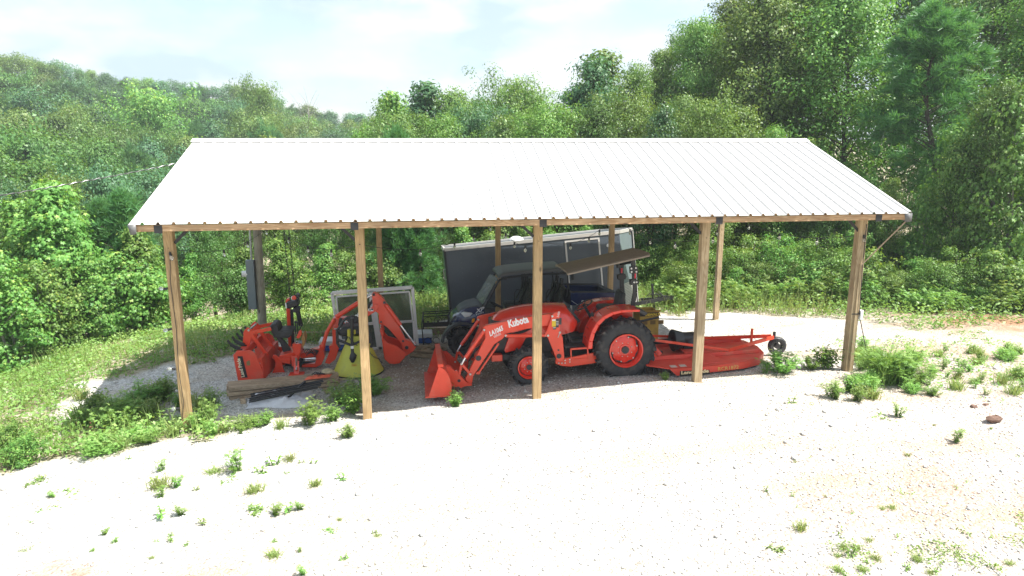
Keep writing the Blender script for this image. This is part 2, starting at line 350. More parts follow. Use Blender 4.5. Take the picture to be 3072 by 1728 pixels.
# ---------------------------------------------------------------- materials
BAY = 3.048; DW = 6.14
M_wood = wood('treated_pine', (.47,.325,.165), (.33,.215,.10), ring=9)
M_woodp = wood('pale_pine', (.44,.34,.21), (.31,.22,.12), ring=9)  # paler, greyer pine for the posts at the right end
M_woodh = wood('fascia_pine', (.48,.32,.18), (.33,.19,.09), axis=0, ring=9)
M_pole = wood('grey_pole', (.36,.32,.25), (.25,.22,.17), ring=7)
M_lum = wood('lumber', (.42,.32,.22), (.27,.20,.13), axis=0, ring=8)
M_roof = mat('white_roofing', (.58,.57,.555), .4, 0, .015, 2, spec=.4)
M_blk = mat('black_steel', (.018,.018,.02), .45, 0, .2)
M_rub = mat('rubber', (.032,.032,.034), .8, 0, .3, 9, bump=.3, bscale=40, dirt=((.14,.115,.09), .6))
M_or = mat('orange_paint', (.74,.055,.02), .36, 0, .06, 3, coat=.25, dirt=((.45,.13,.06), .2))
M_or2 = mat('orange_paint_dusty', (.70,.06,.026), .5, 0, .08, 4, dirt=((.40,.20,.13), .45))
M_red = mat('hood_red', (.70,.035,.016), .22, 0, .04, 2, coat=.5)
M_dk = mat('dark_parts', (.03,.03,.032), .55, 0, .3, 12)
M_chr = mat('chrome_rod', (.75,.75,.76), .2, 1, .03)
M_stl = mat('zinc', (.55,.55,.53), .45, .7, .1)
M_gal = mat('galvanised', (.38,.39,.39), .5, .3, .12)
M_wht = mat('white_vinyl', (.78,.78,.78), .4, 0, .04)
M_whtd = mat('decal_white', (.8,.8,.8), .5, 0, .03)
M_yel = mat('decal_yellow', (.75,.52,.03), .5, 0, .05)
M_gry = mat('meter_grey', (.17,.20,.22), .5, 0, .06)
# ---------------------------------------------------------------- shed
shed = thing('pole_shed', 'open pole shed with white ribbed metal roof sheltering the tractor', 'shed', (6.1, 3.07, -.5))
EZ, EY, RZ, RY, XL, XR = 3.0, -.645, 4.254, 3.07, -.36, 12.68
def roofz(y): return EZ+(RZ-EZ)*(min(y, 2*RY-y)-EY)/(RY-EY)
for side in (0, 1):
    mb = MB(); ya, yb = (EY, RY) if side == 0 else (2*RY-EY, RY)
    prof = []; nr = 57; sp = (XR-XL)/nr
    for i in range(nr):
        x = XL+i*sp
        prof += [(x, 0), (x+sp-.056, 0), (x+sp-.048, .034), (x+sp-.012, .034)]
        for q in (.33, .66): pass
    prof.append((XR, 0)); 
    vs = []; 
    for y in (ya, yb):
        for x, h in prof: vs.append((x, y, roofz(y)+h))
    k = len(prof); mb.add(vs, [(i, i+1, i+1+k, i+k) if side == 0 else (i+k, i+1+k, i+1, i) for i in range(k-1)])
    o = obj('roof_panel', mb, M_roof, shed, smooth=0, solid=.002)
mb = MB(); h = .0355
mb.strip([(XL-.02, RY-.17, roofz(RY-.17)+h), (XL-.02, RY, RZ+h+.006), (XL-.02, RY+.17, roofz(RY-.17)+h)], [(XR+.02, RY-.17, roofz(RY-.17)+h), (XR+.02, RY, RZ+h+.006), (XR+.02, RY+.17, roofz(RY-.17)+h)], .002)
obj('ridge_cap', mb, M_roof, shed, smooth=0)
for y in (RY-.155, RY+.155):
    mb = MB(); mb.box((XL, y-.006, roofz(y)+.002), (XR, y+.006, roofz(y)+.033)); obj('added_ridge_closure', mb, M_roof, shed, smooth=0)  # closure strips added to lighten the shaded gaps under the ridge cap
for ya in (EY+.03, 2*RY-EY-.07):
    mb = MB(); mb.box((XL+.02, ya, 2.885), (XR-.02, ya+.038, 2.985)); obj('fascia_board', mb, M_woodh, shed, bevel=.004)
for xa in (XL+.012, XR-.045):
    for s in (0, 1):
        mb = MB(); a = (xa+.016, EY+.05 if not s else 2*RY-EY-.05, 0); bb = (xa+.016, RY, 0)
        a = (a[0], a[1], roofz(a[1])-.08); bb = (bb[0], bb[1], roofz(bb[1])-.08); mb.bar(a, bb, .032, .12); obj('rake_board', mb, M_woodh, shed)
for yc in (0, DW):
    mb = MB(); mb.box((-.07, yc-.035, 2.93), (4*BAY+.07, yc+.035, 3.165)); obj('header_beam', mb, M_woodh, shed)
for i in range(11):
    x = XL+.35+i*(XR-XL-.7)/10
    for s in (0, 1):
        ya = EY+.08 if s == 0 else 2*RY-EY-.08
        mb = MB(); mb.bar((x, ya, roofz(ya)-.085), (x, RY, RZ-.085), .04, .13); obj('rafter', mb, M_woodh, shed)
for s in (0, 1):
    for q in (.08, .36, .64, .92):
        y = EY+(RY-EY)*q; y = y if s == 0 else 2*RY-y
        mb = MB(); mb.box((XL+.06, y-.045, roofz(y)-.026), (XR-.06, y+.045, roofz(y)-.014)); obj('purlin', mb, M_woodh, shed)
posts = []
for i in range(5):
    x = i*BAY; w = .075
    mb = MB(); zb = g1(x, 0)-.25
    if i == 4:
        mb.box((x-.09, -.075, zb), (x-.012, .085, 2.93)); mb.box((x-.008, -.07, zb), (x+.068, .085, 2.93)); mb.box((x-.03, -.1, zb), (x+.03, -.078, 2.0))
    else: mb.box((x-w, -w, zb), (x+w, w, 2.93))
    p = obj('post', mb, M_woodp if i >= 3 else M_wood, shed, bevel=.006); posts.append(p)
for i in range(1, 5):
    x = i*BAY; zb = g1(x, DW)-.25
    mb = MB(); mb.box((x-.066, DW-.066, zb), (x+.066, DW+.066, 2.93)); obj('post', mb, M_woodp if i >= 4 else M_wood, shed, bevel=.006)
for vx in (398, 893, 1368, 1811, 2211):
    p = VV(vx, 565, Y=EY+.02); mb = MB(); mb.box((p[0]-.07, EY+.022, 2.86), (p[0]+.05, EY+.027, 2.975)); mb.box((p[0]-.07, EY+.022, 2.975), (p[0]+.05, EY+.2, 2.98)); obj('steel_bracket', mb, M_blk, shed)
for i, s in ((0, 1), (3, -1), (4, -1), (1, -1), (2, -1)):
    mb = MB(); x = i*BAY; mb.bar((x+s*.08, -.02, 2.62), (x+s*.42, -.02, 2.95), .05, .012, up=(0,1,0)); obj('knee_brace', mb, M_blk, shed)
mb = MB(); a = VV(2166, 668, Y=-.16); bb = VV(2288, 548, Y=-.62); mb.bar(a, bb, .022, .022); obj('corner_strut', mb, M_lum, shed)
for x in (XL, XR-.1):
    mb = MB(); mb.add([(x-.01, EY-.01, 3.0), (x+.11, EY-.01, 3.0), (x+.11, EY-.01, 2.86), (x+.02, EY-.01, 2.84), (x-.01, EY+.2, 3.05), (x-.01, EY+.2, 2.9)], [(0,3,2,1), (0,4,5,3)]); obj('corner_flashing', mb, mat('grey_flashing', (.13,.13,.13), .5), shed, solid=.003)
# electrics on the right hand post
sx = 4*BAY
mb = MB(); mb.box((sx+.07, -.12, .93), (sx+.13, -.04, 1.12)); ob = obj('outlet_box', mb, M_wht, None, bevel=.01); tag(ob, 'small white outlet box strapped to the right front post', 'outlet box')
mb = MB(); mb.tube([(sx+.02, -.1, 2.75), (sx+.015, -.115, 1.9), (sx+.05, -.11, 1.1), (sx+.1, -.1, .9), (sx+.28, -.16, .2), (sx+.45, -.2, -.05)], .008, 6)
tag(obj('power_cord', mb, M_blk), 'black power cord hanging down the right front post into the grass', 'cord')
for z in (1.05,):
    mb = MB(); mb.box((sx-.1, -.105, z-.01), (sx+.075, -.1, z+.01)); obj('strap', mb, M_blk, ob)
# ---------------------------------------------------------------- string lights
M_glass = bpy.data.materials.new('bulb_glass'); M_glass.use_nodes = True; gb = M_glass.node_tree.nodes['Principled BSDF']; gb.inputs['Transmission Weight'].default_value = .85; gb.inputs['Roughness'].default_value = .12; gb.inputs['Base Color'].default_value = (.95,.95,.92,1)
def sag(a, b, s, n=10): return [tuple(Vector(a).lerp(Vector(b), i/n)-Vector((0, 0, s*4*(i/n)*(1-i/n)))) for i in range(n+1)]
def lightstring(label, segs, bulbs, hang=True):
    t = thing('string_light', label, 'string lights', segs[0][0], 'outdoor bulb strings hung round the shed posts')
    mb = MB()
    for s in segs: mb.tube(s, .0055, 5)
    obj('cord', mb, M_blk, t)
    for p, d in bulbs:
        p = Vector(p); d = Vector(d).normalized()
        mb = MB(); mb.tube([p, p+d*.06], [.02, .022], 8); so_ = obj('socket', mb, M_blk, t)
        mb = MB(); c = p+d*.095; mb.tube([p+d*.06, p+d*.075, p+d*.1, p+d*.125, p+d*.14], [.013, .026, .031, .022, .006], 10); obj('bulb', mb, M_glass, t)
top = [Vector((i*BAY, -.09, 2.55)) for i in range(5)]
down = (0, 0, -1)
s0 = [(.02, -.09, 2.5), (-.02, -.09, 2.0), (0.0, -.09, 1.2), (-.03, -.09, .5), (0, -.09, -.1), (-.05, -.09, -.4)]
lightstring('bulb string running down the left front post', [s0], [((.02, -.1, 2.48), (.3, -.3, -1)), ((-.07, -.1, 1.88), (-1, -.1, .1)), ((-.07, -.1, 1.2), (-1, -.1, -.2)), ((-.07, -.1, .5), (-1, 0, .1)), ((-.07, -.1, -.2), (-1, 0, 0))])
def run(a, b, s, k): 
    q = sag(a, b, s, 12); return q, [(q[i], down) for i in k]
sA, bA = run(top[0], (.4, 6.3, 2.2), .3, (5, 8, 11)); sB, bB = run((.4, 6.3, 2.2), top[1], .3, (3, 6, 9))
lightstring('bulb string slung from the left front post back to the meter pole', [sA, sB], bA+bB)
sA, bA = run(top[1], (2*BAY, 6.05, 2.25), .35, (4, 7, 9, 11)); sB, bB = run((2*BAY, 6.05, 2.25), top[2], .3, (3, 6, 9))
lightstring('bulb string slung over the dark trailer from the second front post', [sA, sB], bA+bB)
sA, bA = run(top[2], (3*BAY, 6.05, 2.3), .3, (4, 7, 9, 11)); sB, bB = run((3*BAY, 6.05, 2.3), top[3], .3, (3, 6, 9))
lightstring('bulb string crossing in front of the trailer door', [sA, sB], bA+bB)
sA, bA = run(top[3], (4*BAY, 6.05, 2.4), .25, (4, 7, 10)); sB, bB = run((4*BAY, 6.05, 2.4), top[4], .3, (3, 6, 9, 12))
lightstring('bulb string in the right hand bay above the mower', [sA, sB], bA+bB)
# ---------------------------------------------------------------- meter pole
mp_ = thing('utility_pole', 'grey weathered power pole with conduit at the back left of the shed', 'utility pole', tuple(un(789, 1006, Y=6.85)))
pt = un(771, 686, Y=6.85); pb_ = un(789, 1006, Y=6.85); pb_[2] = g1(pb_[0], pb_[1])-.3; ptop = pb_+(pt-pb_)*((3.85-pb_[2])/(pt[2]-pb_[2]))
mb = MB(); mb.tube([pb_, ptop], [.12, .095], 20); obj('pole', mb, M_pole, mp_)
def onp(z, dx, dy=-.1): k = (z-pb_[2])/(ptop[2]-pb_[2]); p = pb_+(ptop-pb_)*k; return (p[0]+dx, p[1]+dy, z)
mb = MB(); mb.tube([onp(1.2, -.16), onp(3.85, -.15)], .028, 10); mb.tube([onp(1.75, -.158), onp(1.82, -.158)], .034, 10); obj('conduit', mb, M_gal, mp_)
mb = MB(); a, c_ = onp(-.08, -.19, -.12), onp(1.22, -.19, -.12)
mb.add([(a[0]-.1, a[1]-.06, a[2]), (a[0]+.1, a[1]-.06, a[2]), (a[0]+.1, a[1]+.09, a[2]), (a[0]-.1, a[1]+.09, a[2]), (c_[0]-.11, c_[1]-.06, c_[2]), (c_[0]+.09, c_[1]-.06, c_[2]), (c_[0]+.09, c_[1]+.09, c_[2]), (c_[0]-.11, c_[1]+.09, c_[2])], [(0,3,2,1),(4,5,6,7),(0,1,5,4),(1,2,6,5),(2,3,7,6),(3,0,4,7)])
mbx = obj('meter_box', mb, M_gry, mp_, bevel=.008)
mb = MB(); a = onp(.86, -.29, -.1); mb.tube([a, (a[0]-.13, a[1]-.03, a[2])], [.085, .08], 16); obj('meter_dial', mb, M_whtd, mbx)
cb = MB(); e1 = VV(440, 412, Y=6.9); e0 = VV(0, 466, Y=4.5); e2 = Vector(e0)+(Vector(e0)-Vector(e1))*2.2; pA = Vector(e1)+(Vector(e1)-Vector(e0))*.45
q = sag(tuple(ptop-np.array([0, 0, .15])), tuple(e1), 0, 3)+sag(tuple(e1), tuple(e2), .25, 24)[1:]
cb.tube(q, .011, 6); hx = []
for i in range(len(q)-1):
    for k in range(14):
        p = Vector(q[i]).lerp(Vector(q[i+1]), k/14); a = (i*14+k)*.9; hx.append(p+Vector((0, math.cos(a), math.sin(a)))*.013)
cb2 = MB(); cb2.tube(hx, .006, 4)
wr = thing('service_cable', 'twisted black and silver power cable running off to the left from the pole', 'cable', tuple(ptop)); obj('insulated_cable', cb, M_blk, wr); obj('bare_wire', cb2, M_stl, wr)
# ---------------------------------------------------------------- measured crops
c1 = Crop(1270, 860, .24151); c2 = Crop(1600, 700, .31746); c3 = Crop(680, 860, .20699); c4 = Crop(960, 850, .20013)
c5 = Crop(1330, 680, .20704); c6 = Crop(1940, 960, .17081); z2 = Crop(660, 820, .31746); z3 = Crop(1240, 660, .4002)
def p3(c, x, y, Y): return tuple(c(x, y, Y=Y))
def add_lugs(mb, c, R, wy0, wy1, n, h, w):     # chevron tread bars, Y axle
    ym = (wy0+wy1)/2
    for k in range(n):
        for s in (0, 1):
            a = 2*math.pi*(k+.5*s)/n; y0, y1 = (wy0-.004, ym+.03) if s == 0 else (wy1+.004, ym-.03)
            a2 = a+w*2.6
            pr = []
            for aa, yy, rr in ((a, y0, R-.055), (a, y0, R+h*.75), (a2, y1, R+h), (a2, y1, R-.01)):
                for da in (-w/2, w/2): pr.append((c[0]+rr*math.cos(aa+da), yy, c[2]+rr*math.sin(aa+da)))
            mb.add(pr, [(0,1,3,2), (2,3,5,4), (4,5,7,6), (6,7,1,0), (0,2,4,6), (1,7,5,3)])
def tyre(mb, c, R, r, y0, y1, n=48):
    w = y1-y0; m = []
    for y, q in ((.5*w-.25*w, r), (.06*w, r+.02), (0, r+(R-r)*.35), (.0, r+(R-r)*.7), (.07*w, R-.03), (.2*w, R-.005), (.5*w, R), (.8*w, R-.005), (.93*w, R-.03), (w, r+(R-r)*.7), (w, r+(R-r)*.35), (.94*w, r+.02), (.75*w, r)): m.append((q, y))
    mb.lathe(m, (c[0], y0, c[2]), 'Y', n)
def wheel(parent, c, R, r, y0, y1, n, h, near=True, lobes=True, hubr=.075):
    wt = MB(); tyre(wt, c, R-h, r, y0, y1); add_lugs(wt, c, R-h, y0, y1, n, h, .085)
    o = obj('wheel', wt, M_rub, parent, smooth=50)
    yo, d = (y0, 1) if near else (y1, -1); w = y1-y0
    mb = MB(); mb.lathe([(r+.014, .01*d), (r+.012, -.012*d), (r-.012, -.014*d), (r-.018, .02*d), (r-.03, .09*d), (r*.9, w*.42*d)], (c[0], yo, c[2]), 'Y', 48)
    # disc with scalloped rim
    vs = []; fs = []; K = 64; yd = yo+d*w*.30
    for k in range(K):
        a = 2*math.pi*k/K; q = (.88 if not lobes else .80+.085*abs(math.cos(4*a))**1.3)*r
        for rr, hh in ((q, .035), (q-.012, .0), (r*.62, -.02), (r*.36, -.03), (r*.34, -.045), (.0, -.045)): vs.append((c[0]+rr*math.cos(a), yd+hh*d, c[2]+rr*math.sin(a)))
    for k in range(K):
        for i in range(5): fs.append((k*6+i, k*6+i+1, ((k+1) % K)*6+i+1, ((k+1) % K)*6+i))
    mb.add(vs, fs)
    rim = obj('rim', mb, M_red, o, smooth=35)
    mb = MB()
    for k in range(8):
        a = 2*math.pi*(k+.5)/8; mb.tube([(c[0]+.29*r*2*.85*math.cos(a)*.9, yd-.05*d, c[2]+.45*r*math.sin(a)), (c[0]+.29*r*2*.85*math.cos(a)*.9, yd-.015*d, c[2]+.45*r*math.sin(a))], .008, 6)
    if lobes:
        for k in range(6):
            a = 2*math.pi*(k+.25)/6; mb.tube([(c[0]+.77*r*math.cos(a), yd-.03*d, c[2]+.77*r*math.sin(a)), (c[0]+.77*r*math.cos(a), yd, c[2]+.77*r*math.sin(a))], .014, 6)
    obj('lug_bolts', mb, M_stl, o)
    mb = MB(); mb.tube([(c[0], yd-.075*d, c[2]), (c[0], yd+.02*d, c[2])], [hubr*.9, hubr], 20); obj('hub', mb, M_dk, o)
    mb = MB(); mb.tube([(c[0], yo+d*w*.3, c[2]), (c[0], yo+d*w, c[2])], r*.86, 24); obj('wheel_well', mb, M_dk, o)
    return o
YN, YF = .72, 2.52                       # outer faces of the rear tyres
rc = c2(872, 1105, Y=YN+.05); fc_ = z3(872, 1110, Y=YN+.08)
tr = thing('tractor', 'orange compact tractor with brown canopy and front loader parked under the shed', 'tractor', (rc[0]-.8, 1.62, g1(rc[0]-.8, 1.2)))
RR = .622; FR = .395
for y0, nr_ in ((YN, True), (YF-.42, False)): wheel(tr, (rc[0], y0, rc[2]), RR, .325, y0, y0+.42, 18, .042, nr_, True, .08)
for y0, nr_ in ((YN+.1, True), (YF-.1-.28, False)): wheel(tr, (fc_[0], y0, fc_[2]), FR, .215, y0, y0+.28, 16, .03, nr_, False, .06)
# chassis
mb = MB(); YC = 1.62
def blk(c, x0, y0_, x1, y1_, ya, yb, YP): 
    a = c(x0, y0_, Y=YP); b = c(x1, y1_, Y=YP); mb.box((a[0], ya, a[2]), (b[0], yb, b[2]))
mb.bar((fc_[0]-.6, YC, fc_[2]+.22), (rc[0]+.2, YC, rc[2]+.0), .34, .42)
mb.tube([(rc[0], YN+.3, rc[2]), (rc[0], YF-.3, rc[2])], .13, 12); mb.tube([(fc_[0], YN+.3, fc_[2]), (fc_[0], YF-.3, fc_[2])], .07, 10)
mb.box((fc_[0]-.45, YC-.28, fc_[2]+.2), (fc_[0]+.75, YC+.28, fc_[2]+.62))
mb.box((rc[0]-1.05, YC-.42, rc[2]-.02), (rc[0]-.1, YC+.42, rc[2]+.14))
mb.box((rc[0]-.45, YC-.32, rc[2]+.14), (rc[0]+.35, YC+.32, rc[2]+.5))
obj('chassis', mb, M_dk, tr, bevel=.02)
# hood
def loft(secs, name, m, par, smooth=45, cap=True, **k):   # secs: list of closed rings of points
    mb = MB(); n_ = len(secs[0]); vs = [p for s_ in secs for p in s_]; fs = []
    for i in range(len(secs)-1):
        for j in range(n_): fs.append((i*n_+j, i*n_+(j+1) % n_, (i+1)*n_+(j+1) % n_, (i+1)*n_+j))
    if cap: fs += [tuple(range(n_-1, -1, -1)), tuple((len(secs)-1)*n_+j for j in range(n_))]
    mb.add(vs, fs); return obj(name, mb, m, par, smooth=smooth, **k)
hy = 1.27; top_ = [(590,775), (615,745), (660,712), (740,686), (850,666), (960,655), (1060,652), (1150,655), (1190,703), (1222,745)]
bot_ = [(592,860), (625,895), (680,905), (760,900), (860,880), (960,860), (1060,855), (1115,855), (1195,832), (1220,795)]
wd = [.20, .27, .31, .34, .355, .365, .38, .40, .40, .36]; secs = []
for (tx, ty), (bx, by), w_ in zip(top_, bot_, wd):
    a = z3(tx, ty, Y=hy+.1); b = z3(bx, by, Y=hy)
    x = a[0]; z1 = a[2]; z0 = b[2]; r = []
    for dy, fz in ((-1, 0), (-1.02, .3), (-1, .6), (-.93, .82), (-.72, .96), (-.3, 1.03), (.3, 1.03), (.72, .96), (.93, .82), (1, .6), (1.02, .3), (1, 0)): r.append((x+(b[0]-a[0])*(1-fz), YC+dy*w_, z0+(z1-z0)*fz))
    secs.append(r)
hood = loft(secs, 'hood', M_red, tr)
mb = MB(); h0, h1 = z3(1150, 652, Y=1.35), z3(1225, 745, Y=1.35); mb.bar((h0[0]+.02, YC, h0[2]-.03), (h1[0]+.05, YC, h1[2]-.08), .5, .1); obj('dashboard', mb, M_dk, tr, bevel=.02)
mb = MB(); mb.prism(z3.xz([(720,862), (850,868), (800,965), (690,993), (682,975)], 1.22), 1.2, 1.26); obj('side_panel', mb, M_red, tr, bevel=.006)
mb = MB(); mb.prism(z3.xz([(720,862), (850,868), (800,965), (690,993), (682,975)], 1.22), 1.98, 2.04); obj('side_panel', mb, M_red, tr, bevel=.006)
mb = MB(); a = z3(610, 940, Y=1.2); mb.box((a[0]-.05, 1.26, a[2]-.1), (a[0]+.35, 1.98, a[2]+.5)); obj('grille', mb, M_dk, tr, bevel=.03)
mb = MB(); a = c1(850, 840, Y=1.1); b = c1(985, 915, Y=1.1); mb.box((a[0], 1.12, b[2]), (b[0], 1.35, a[2])); mb.box((a[0], 1.9, b[2]), (b[0], 2.12, a[2])); obj('front_bracket', mb, M_or, tr, bevel=.01)
mb = MB(); a = c1(985, 840, Y=1.1); b = c1(1120, 900, Y=1.1); mb.box((a[0]+.003, 1.15, b[2]), (b[0], 2.1, a[2])); obj('front_axle_support', mb, M_dk, tr, bevel=.01)
# fenders
def arcfender(y0, y1, yskin, name='fender'):
    outer = [(1700,672), (1640,672), (1560,676), (1490,690), (1425,722), (1370,775), (1335,840), (1315,910), (1308,968)]
    inner = [(1700,690), (1640,690), (1565,696), (1500,712), (1440,745), (1392,795), (1362,855), (1347,915), (1343,968)]
    A = z3.xz(outer, YN); B = z3.xz(inner, YN)
    mb = MB()
    for i in range(len(A)-1): mb.prism([A[i], A[i+1], B[i+1], B[i]], y0, y1)
    # skin toward the seat
    base = [(A[0][0], rc[2]+.12), (A[-1][0], rc[2]+.02)]
    mb.prism(A+base[::-1][0:1]+base[0:1], yskin-.015, yskin+.015)
    return obj(name, mb, M_red, tr, bevel=.012)
arcfender(YN-.0, YN+.44, YN+.46); arcfender(YF-.44, YF, YF-.46)
mb = MB(); A = z3.xz([(1690,668), (1760,700), (1742,720), (1690,692)], YN); mb.prism(A, YN+.02, YN+.3); obj('fender_lamp', mb, M_dk, tr, bevel=.01)
# inner footwell panel, far side
mb = MB(); A = z3.xz([(1235,870), (1245,800), (1275,740), (1340,680), (1390,635), (1455,615), (1458,650), (1400,690), (1330,780), (1315,880)], 1.95); mb.prism(A, 1.95, 2.08); obj('footwell_panel', mb, M_red, tr, bevel=.02)
mb = MB(); a, b = z3(1130, 885, Y=1.1), z3(1310, 960, Y=1.1); mb.box((a[0], .98, b[2]+.05), (b[0], 2.2, b[2]+.09)); obj('floor_plate', mb, M_dk, tr)
# seat, wheel, console
s0_ = c2(720, 722, Y=1.5)
mb = MB(); mb.box((s0_[0]-.2, 1.38, s0_[2]-.06), (s0_[0]+.25, 1.86, s0_[2]+.06)); st = obj('seat', mb, M_dk, tr, bevel=.04)
mb = MB(); mb.bar((s0_[0]+.2, YC, s0_[2]+.02), (s0_[0]+.27, YC, s0_[2]+.36), .44, .1, up=(1,0,0)); obj('seat_back', mb, M_dk, tr, bevel=.04)
w0 = z3(1335, 655, Y=1.45); d_ = Vector((-.5, 0, .85)).normalized()
mb = MB(); u_ = d_.orthogonal().normalized(); v_ = d_.cross(u_); wc = Vector((w0[0]-.12, YC, w0[2]+.02))
mb.tube([wc+(u_*math.cos(a)+v_*math.sin(a))*.19 for a in np.linspace(0, 2*math.pi, 25)], .014, 6, cap=False)
for a in (.3, 2.4, 4.5): mb.tube([wc, wc+(u_*math.cos(a)+v_*math.sin(a))*.19], .01, 5)
mb.tube([wc, wc-d_*.4], .03, 8); obj('steering_wheel', mb, M_dk, tr)
mb = MB()
for x, y, Y, x2, y2 in ((1390,740,1.2,1375,680), (1415,735,1.25,1408,690), (1350,730,1.15,1340,700), (1180,920,1.1,1160,860), (1200,930,1.1,1170,870)):
    mb.tube([p3(z3, x, y, Y), p3(z3, x2, y2, Y)], .012, 6); mb.ball(p3(z3, x2, y2, Y), .025, 8)
obj('control_levers', mb, M_dk, tr)
mb = MB(); a, b = z3(1345, 715, Y=1.1), z3(1480, 790, Y=1.1); mb.box((a[0], 1.1, b[2]), (b[0], 1.34, a[2])); obj('side_console', mb, M_dk, tr, bevel=.03)
# ROPS + canopy
def rops(Y, pts, w, nm='roll_bar_post'):
    mb = MB(); P_ = [p3(c2, x, y, Y) for x, y in pts]
    for i in range(len(P_)-1): mb.bar(P_[i], P_[i+1], .055, w, up=(1,0,0))
    return obj(nm, mb, M_blk, tr, bevel=.008)
YA, YB = 1.08, 2.15
rp = rops(YA, [(938,715), (945,640), (962,560), (955,440), (948,330), (940,245)], .085)
rf = rops(YB, [(852,700), (845,640), (835,500), (838,400), (828,280)], .085)
mb = MB(); mb.bar(p3(c2, 945, 265, YA), p3(c2, 828, 285, YB), .07, .07); obj('roll_bar_crosspiece', mb, M_blk, tr, bevel=.01)
for pts, Y_, d_h in (([(920,440), (975,438), (1005,458), (985,485), (920,490)], YA-.05, .1), ([(800,395), (870,385), (882,410), (870,435), (805,440)], YB-.05, .1), ([(915,318), (985,318), (990,378), (918,380)], YA-.05, .07), ([(792,282), (855,275), (858,325), (795,328)], YB-.05, .1)):
    mb = MB(); mb.prism(c2.xz(pts, Y_), Y_, Y_+d_h); obj('roll_bar_hinge', mb, M_blk, tr)
mb = MB()
for x, y in ((925,332), (968,326), (927,364), (972,362), (952,462), (975,460)): q = p3(c2, x, y, YA-.05); mb.tube([q, (q[0], q[1]-.015, q[2])], .018, 8)
obj('hinge_bolts', mb, M_stl, tr)
mb = MB(); mb.box(*[tuple(v) for v in (np.array(p3(c2, 958, 380, YA-.047)), np.array(p3(c2, 968, 425, YA-.045)))]); mb.box(p3(c2, 830, 330, YB-.05), tuple(np.array(p3(c2, 842, 375, YB-.05))+[0, .01, 0])); obj('red_tag', mb, mat('tag_red', (.6,.03,.05)), tr)
M_can = mat('canopy_brown', (.25,.205,.16), .55, 0, .06, 5)
t_ = M_can.node_tree; bb_ = t_.nodes['Principled BSDF']; vv_ = t_.nodes.new('ShaderNodeTexBrick'); vv_.inputs['Scale'].default_value = 30; tcc = t_.nodes.new('ShaderNodeTexCoord'); t_.links.new(tcc.outputs['Object'], vv_.inputs['Vector']); bmp = t_.nodes.new('ShaderNodeBump'); bmp.inputs['Strength'].default_value = .5; bmp.inputs['Distance'].default_value = .01; t_.links.new(vv_.outputs['Fac'], bmp.inputs['Height']); t_.links.new(bmp.outputs[0], bb_.inputs['Normal'])
yn_, yf_ = .95, 2.3
A_, B_ = Vector(p3(c2, 322, 368, yn_)), Vector(p3(c2, 1104, 190, yn_)); C_, D_ = Vector(p3(c2, 207, 293, yf_)), Vector(p3(c2, 925, 137, yf_))
dr = (B_-A_).normalized(); upv = Vector((0,0,1)); cs = []
for a in np.linspace(0, 1, 6):
    L0 = A_.lerp(B_, a); L1 = C_.lerp(D_, a); r = []
    for f_, h_ in ((0, -.06), (.0, -.03), (.03, 0), (.1, .012), (.5, .02), (.9, .012), (.97, 0), (1., -.03), (1., -.06), (.97, -.05), (.9, -.025), (.5, -.015), (.1, -.025), (.03, -.05)): r.append(tuple(L0.lerp(L1, f_)+upv*h_))
    cs.append(r)
loft(cs, 'canopy', M_can, tr, smooth=50)
mb = MB(); mb.bar(tuple((A_+C_)/2+(B_-A_)*.55-upv*.06), tuple((A_+C_)/2+(B_-A_)*.8-upv*.06), .8, .05); obj('canopy_bracket', mb, M_blk, tr)
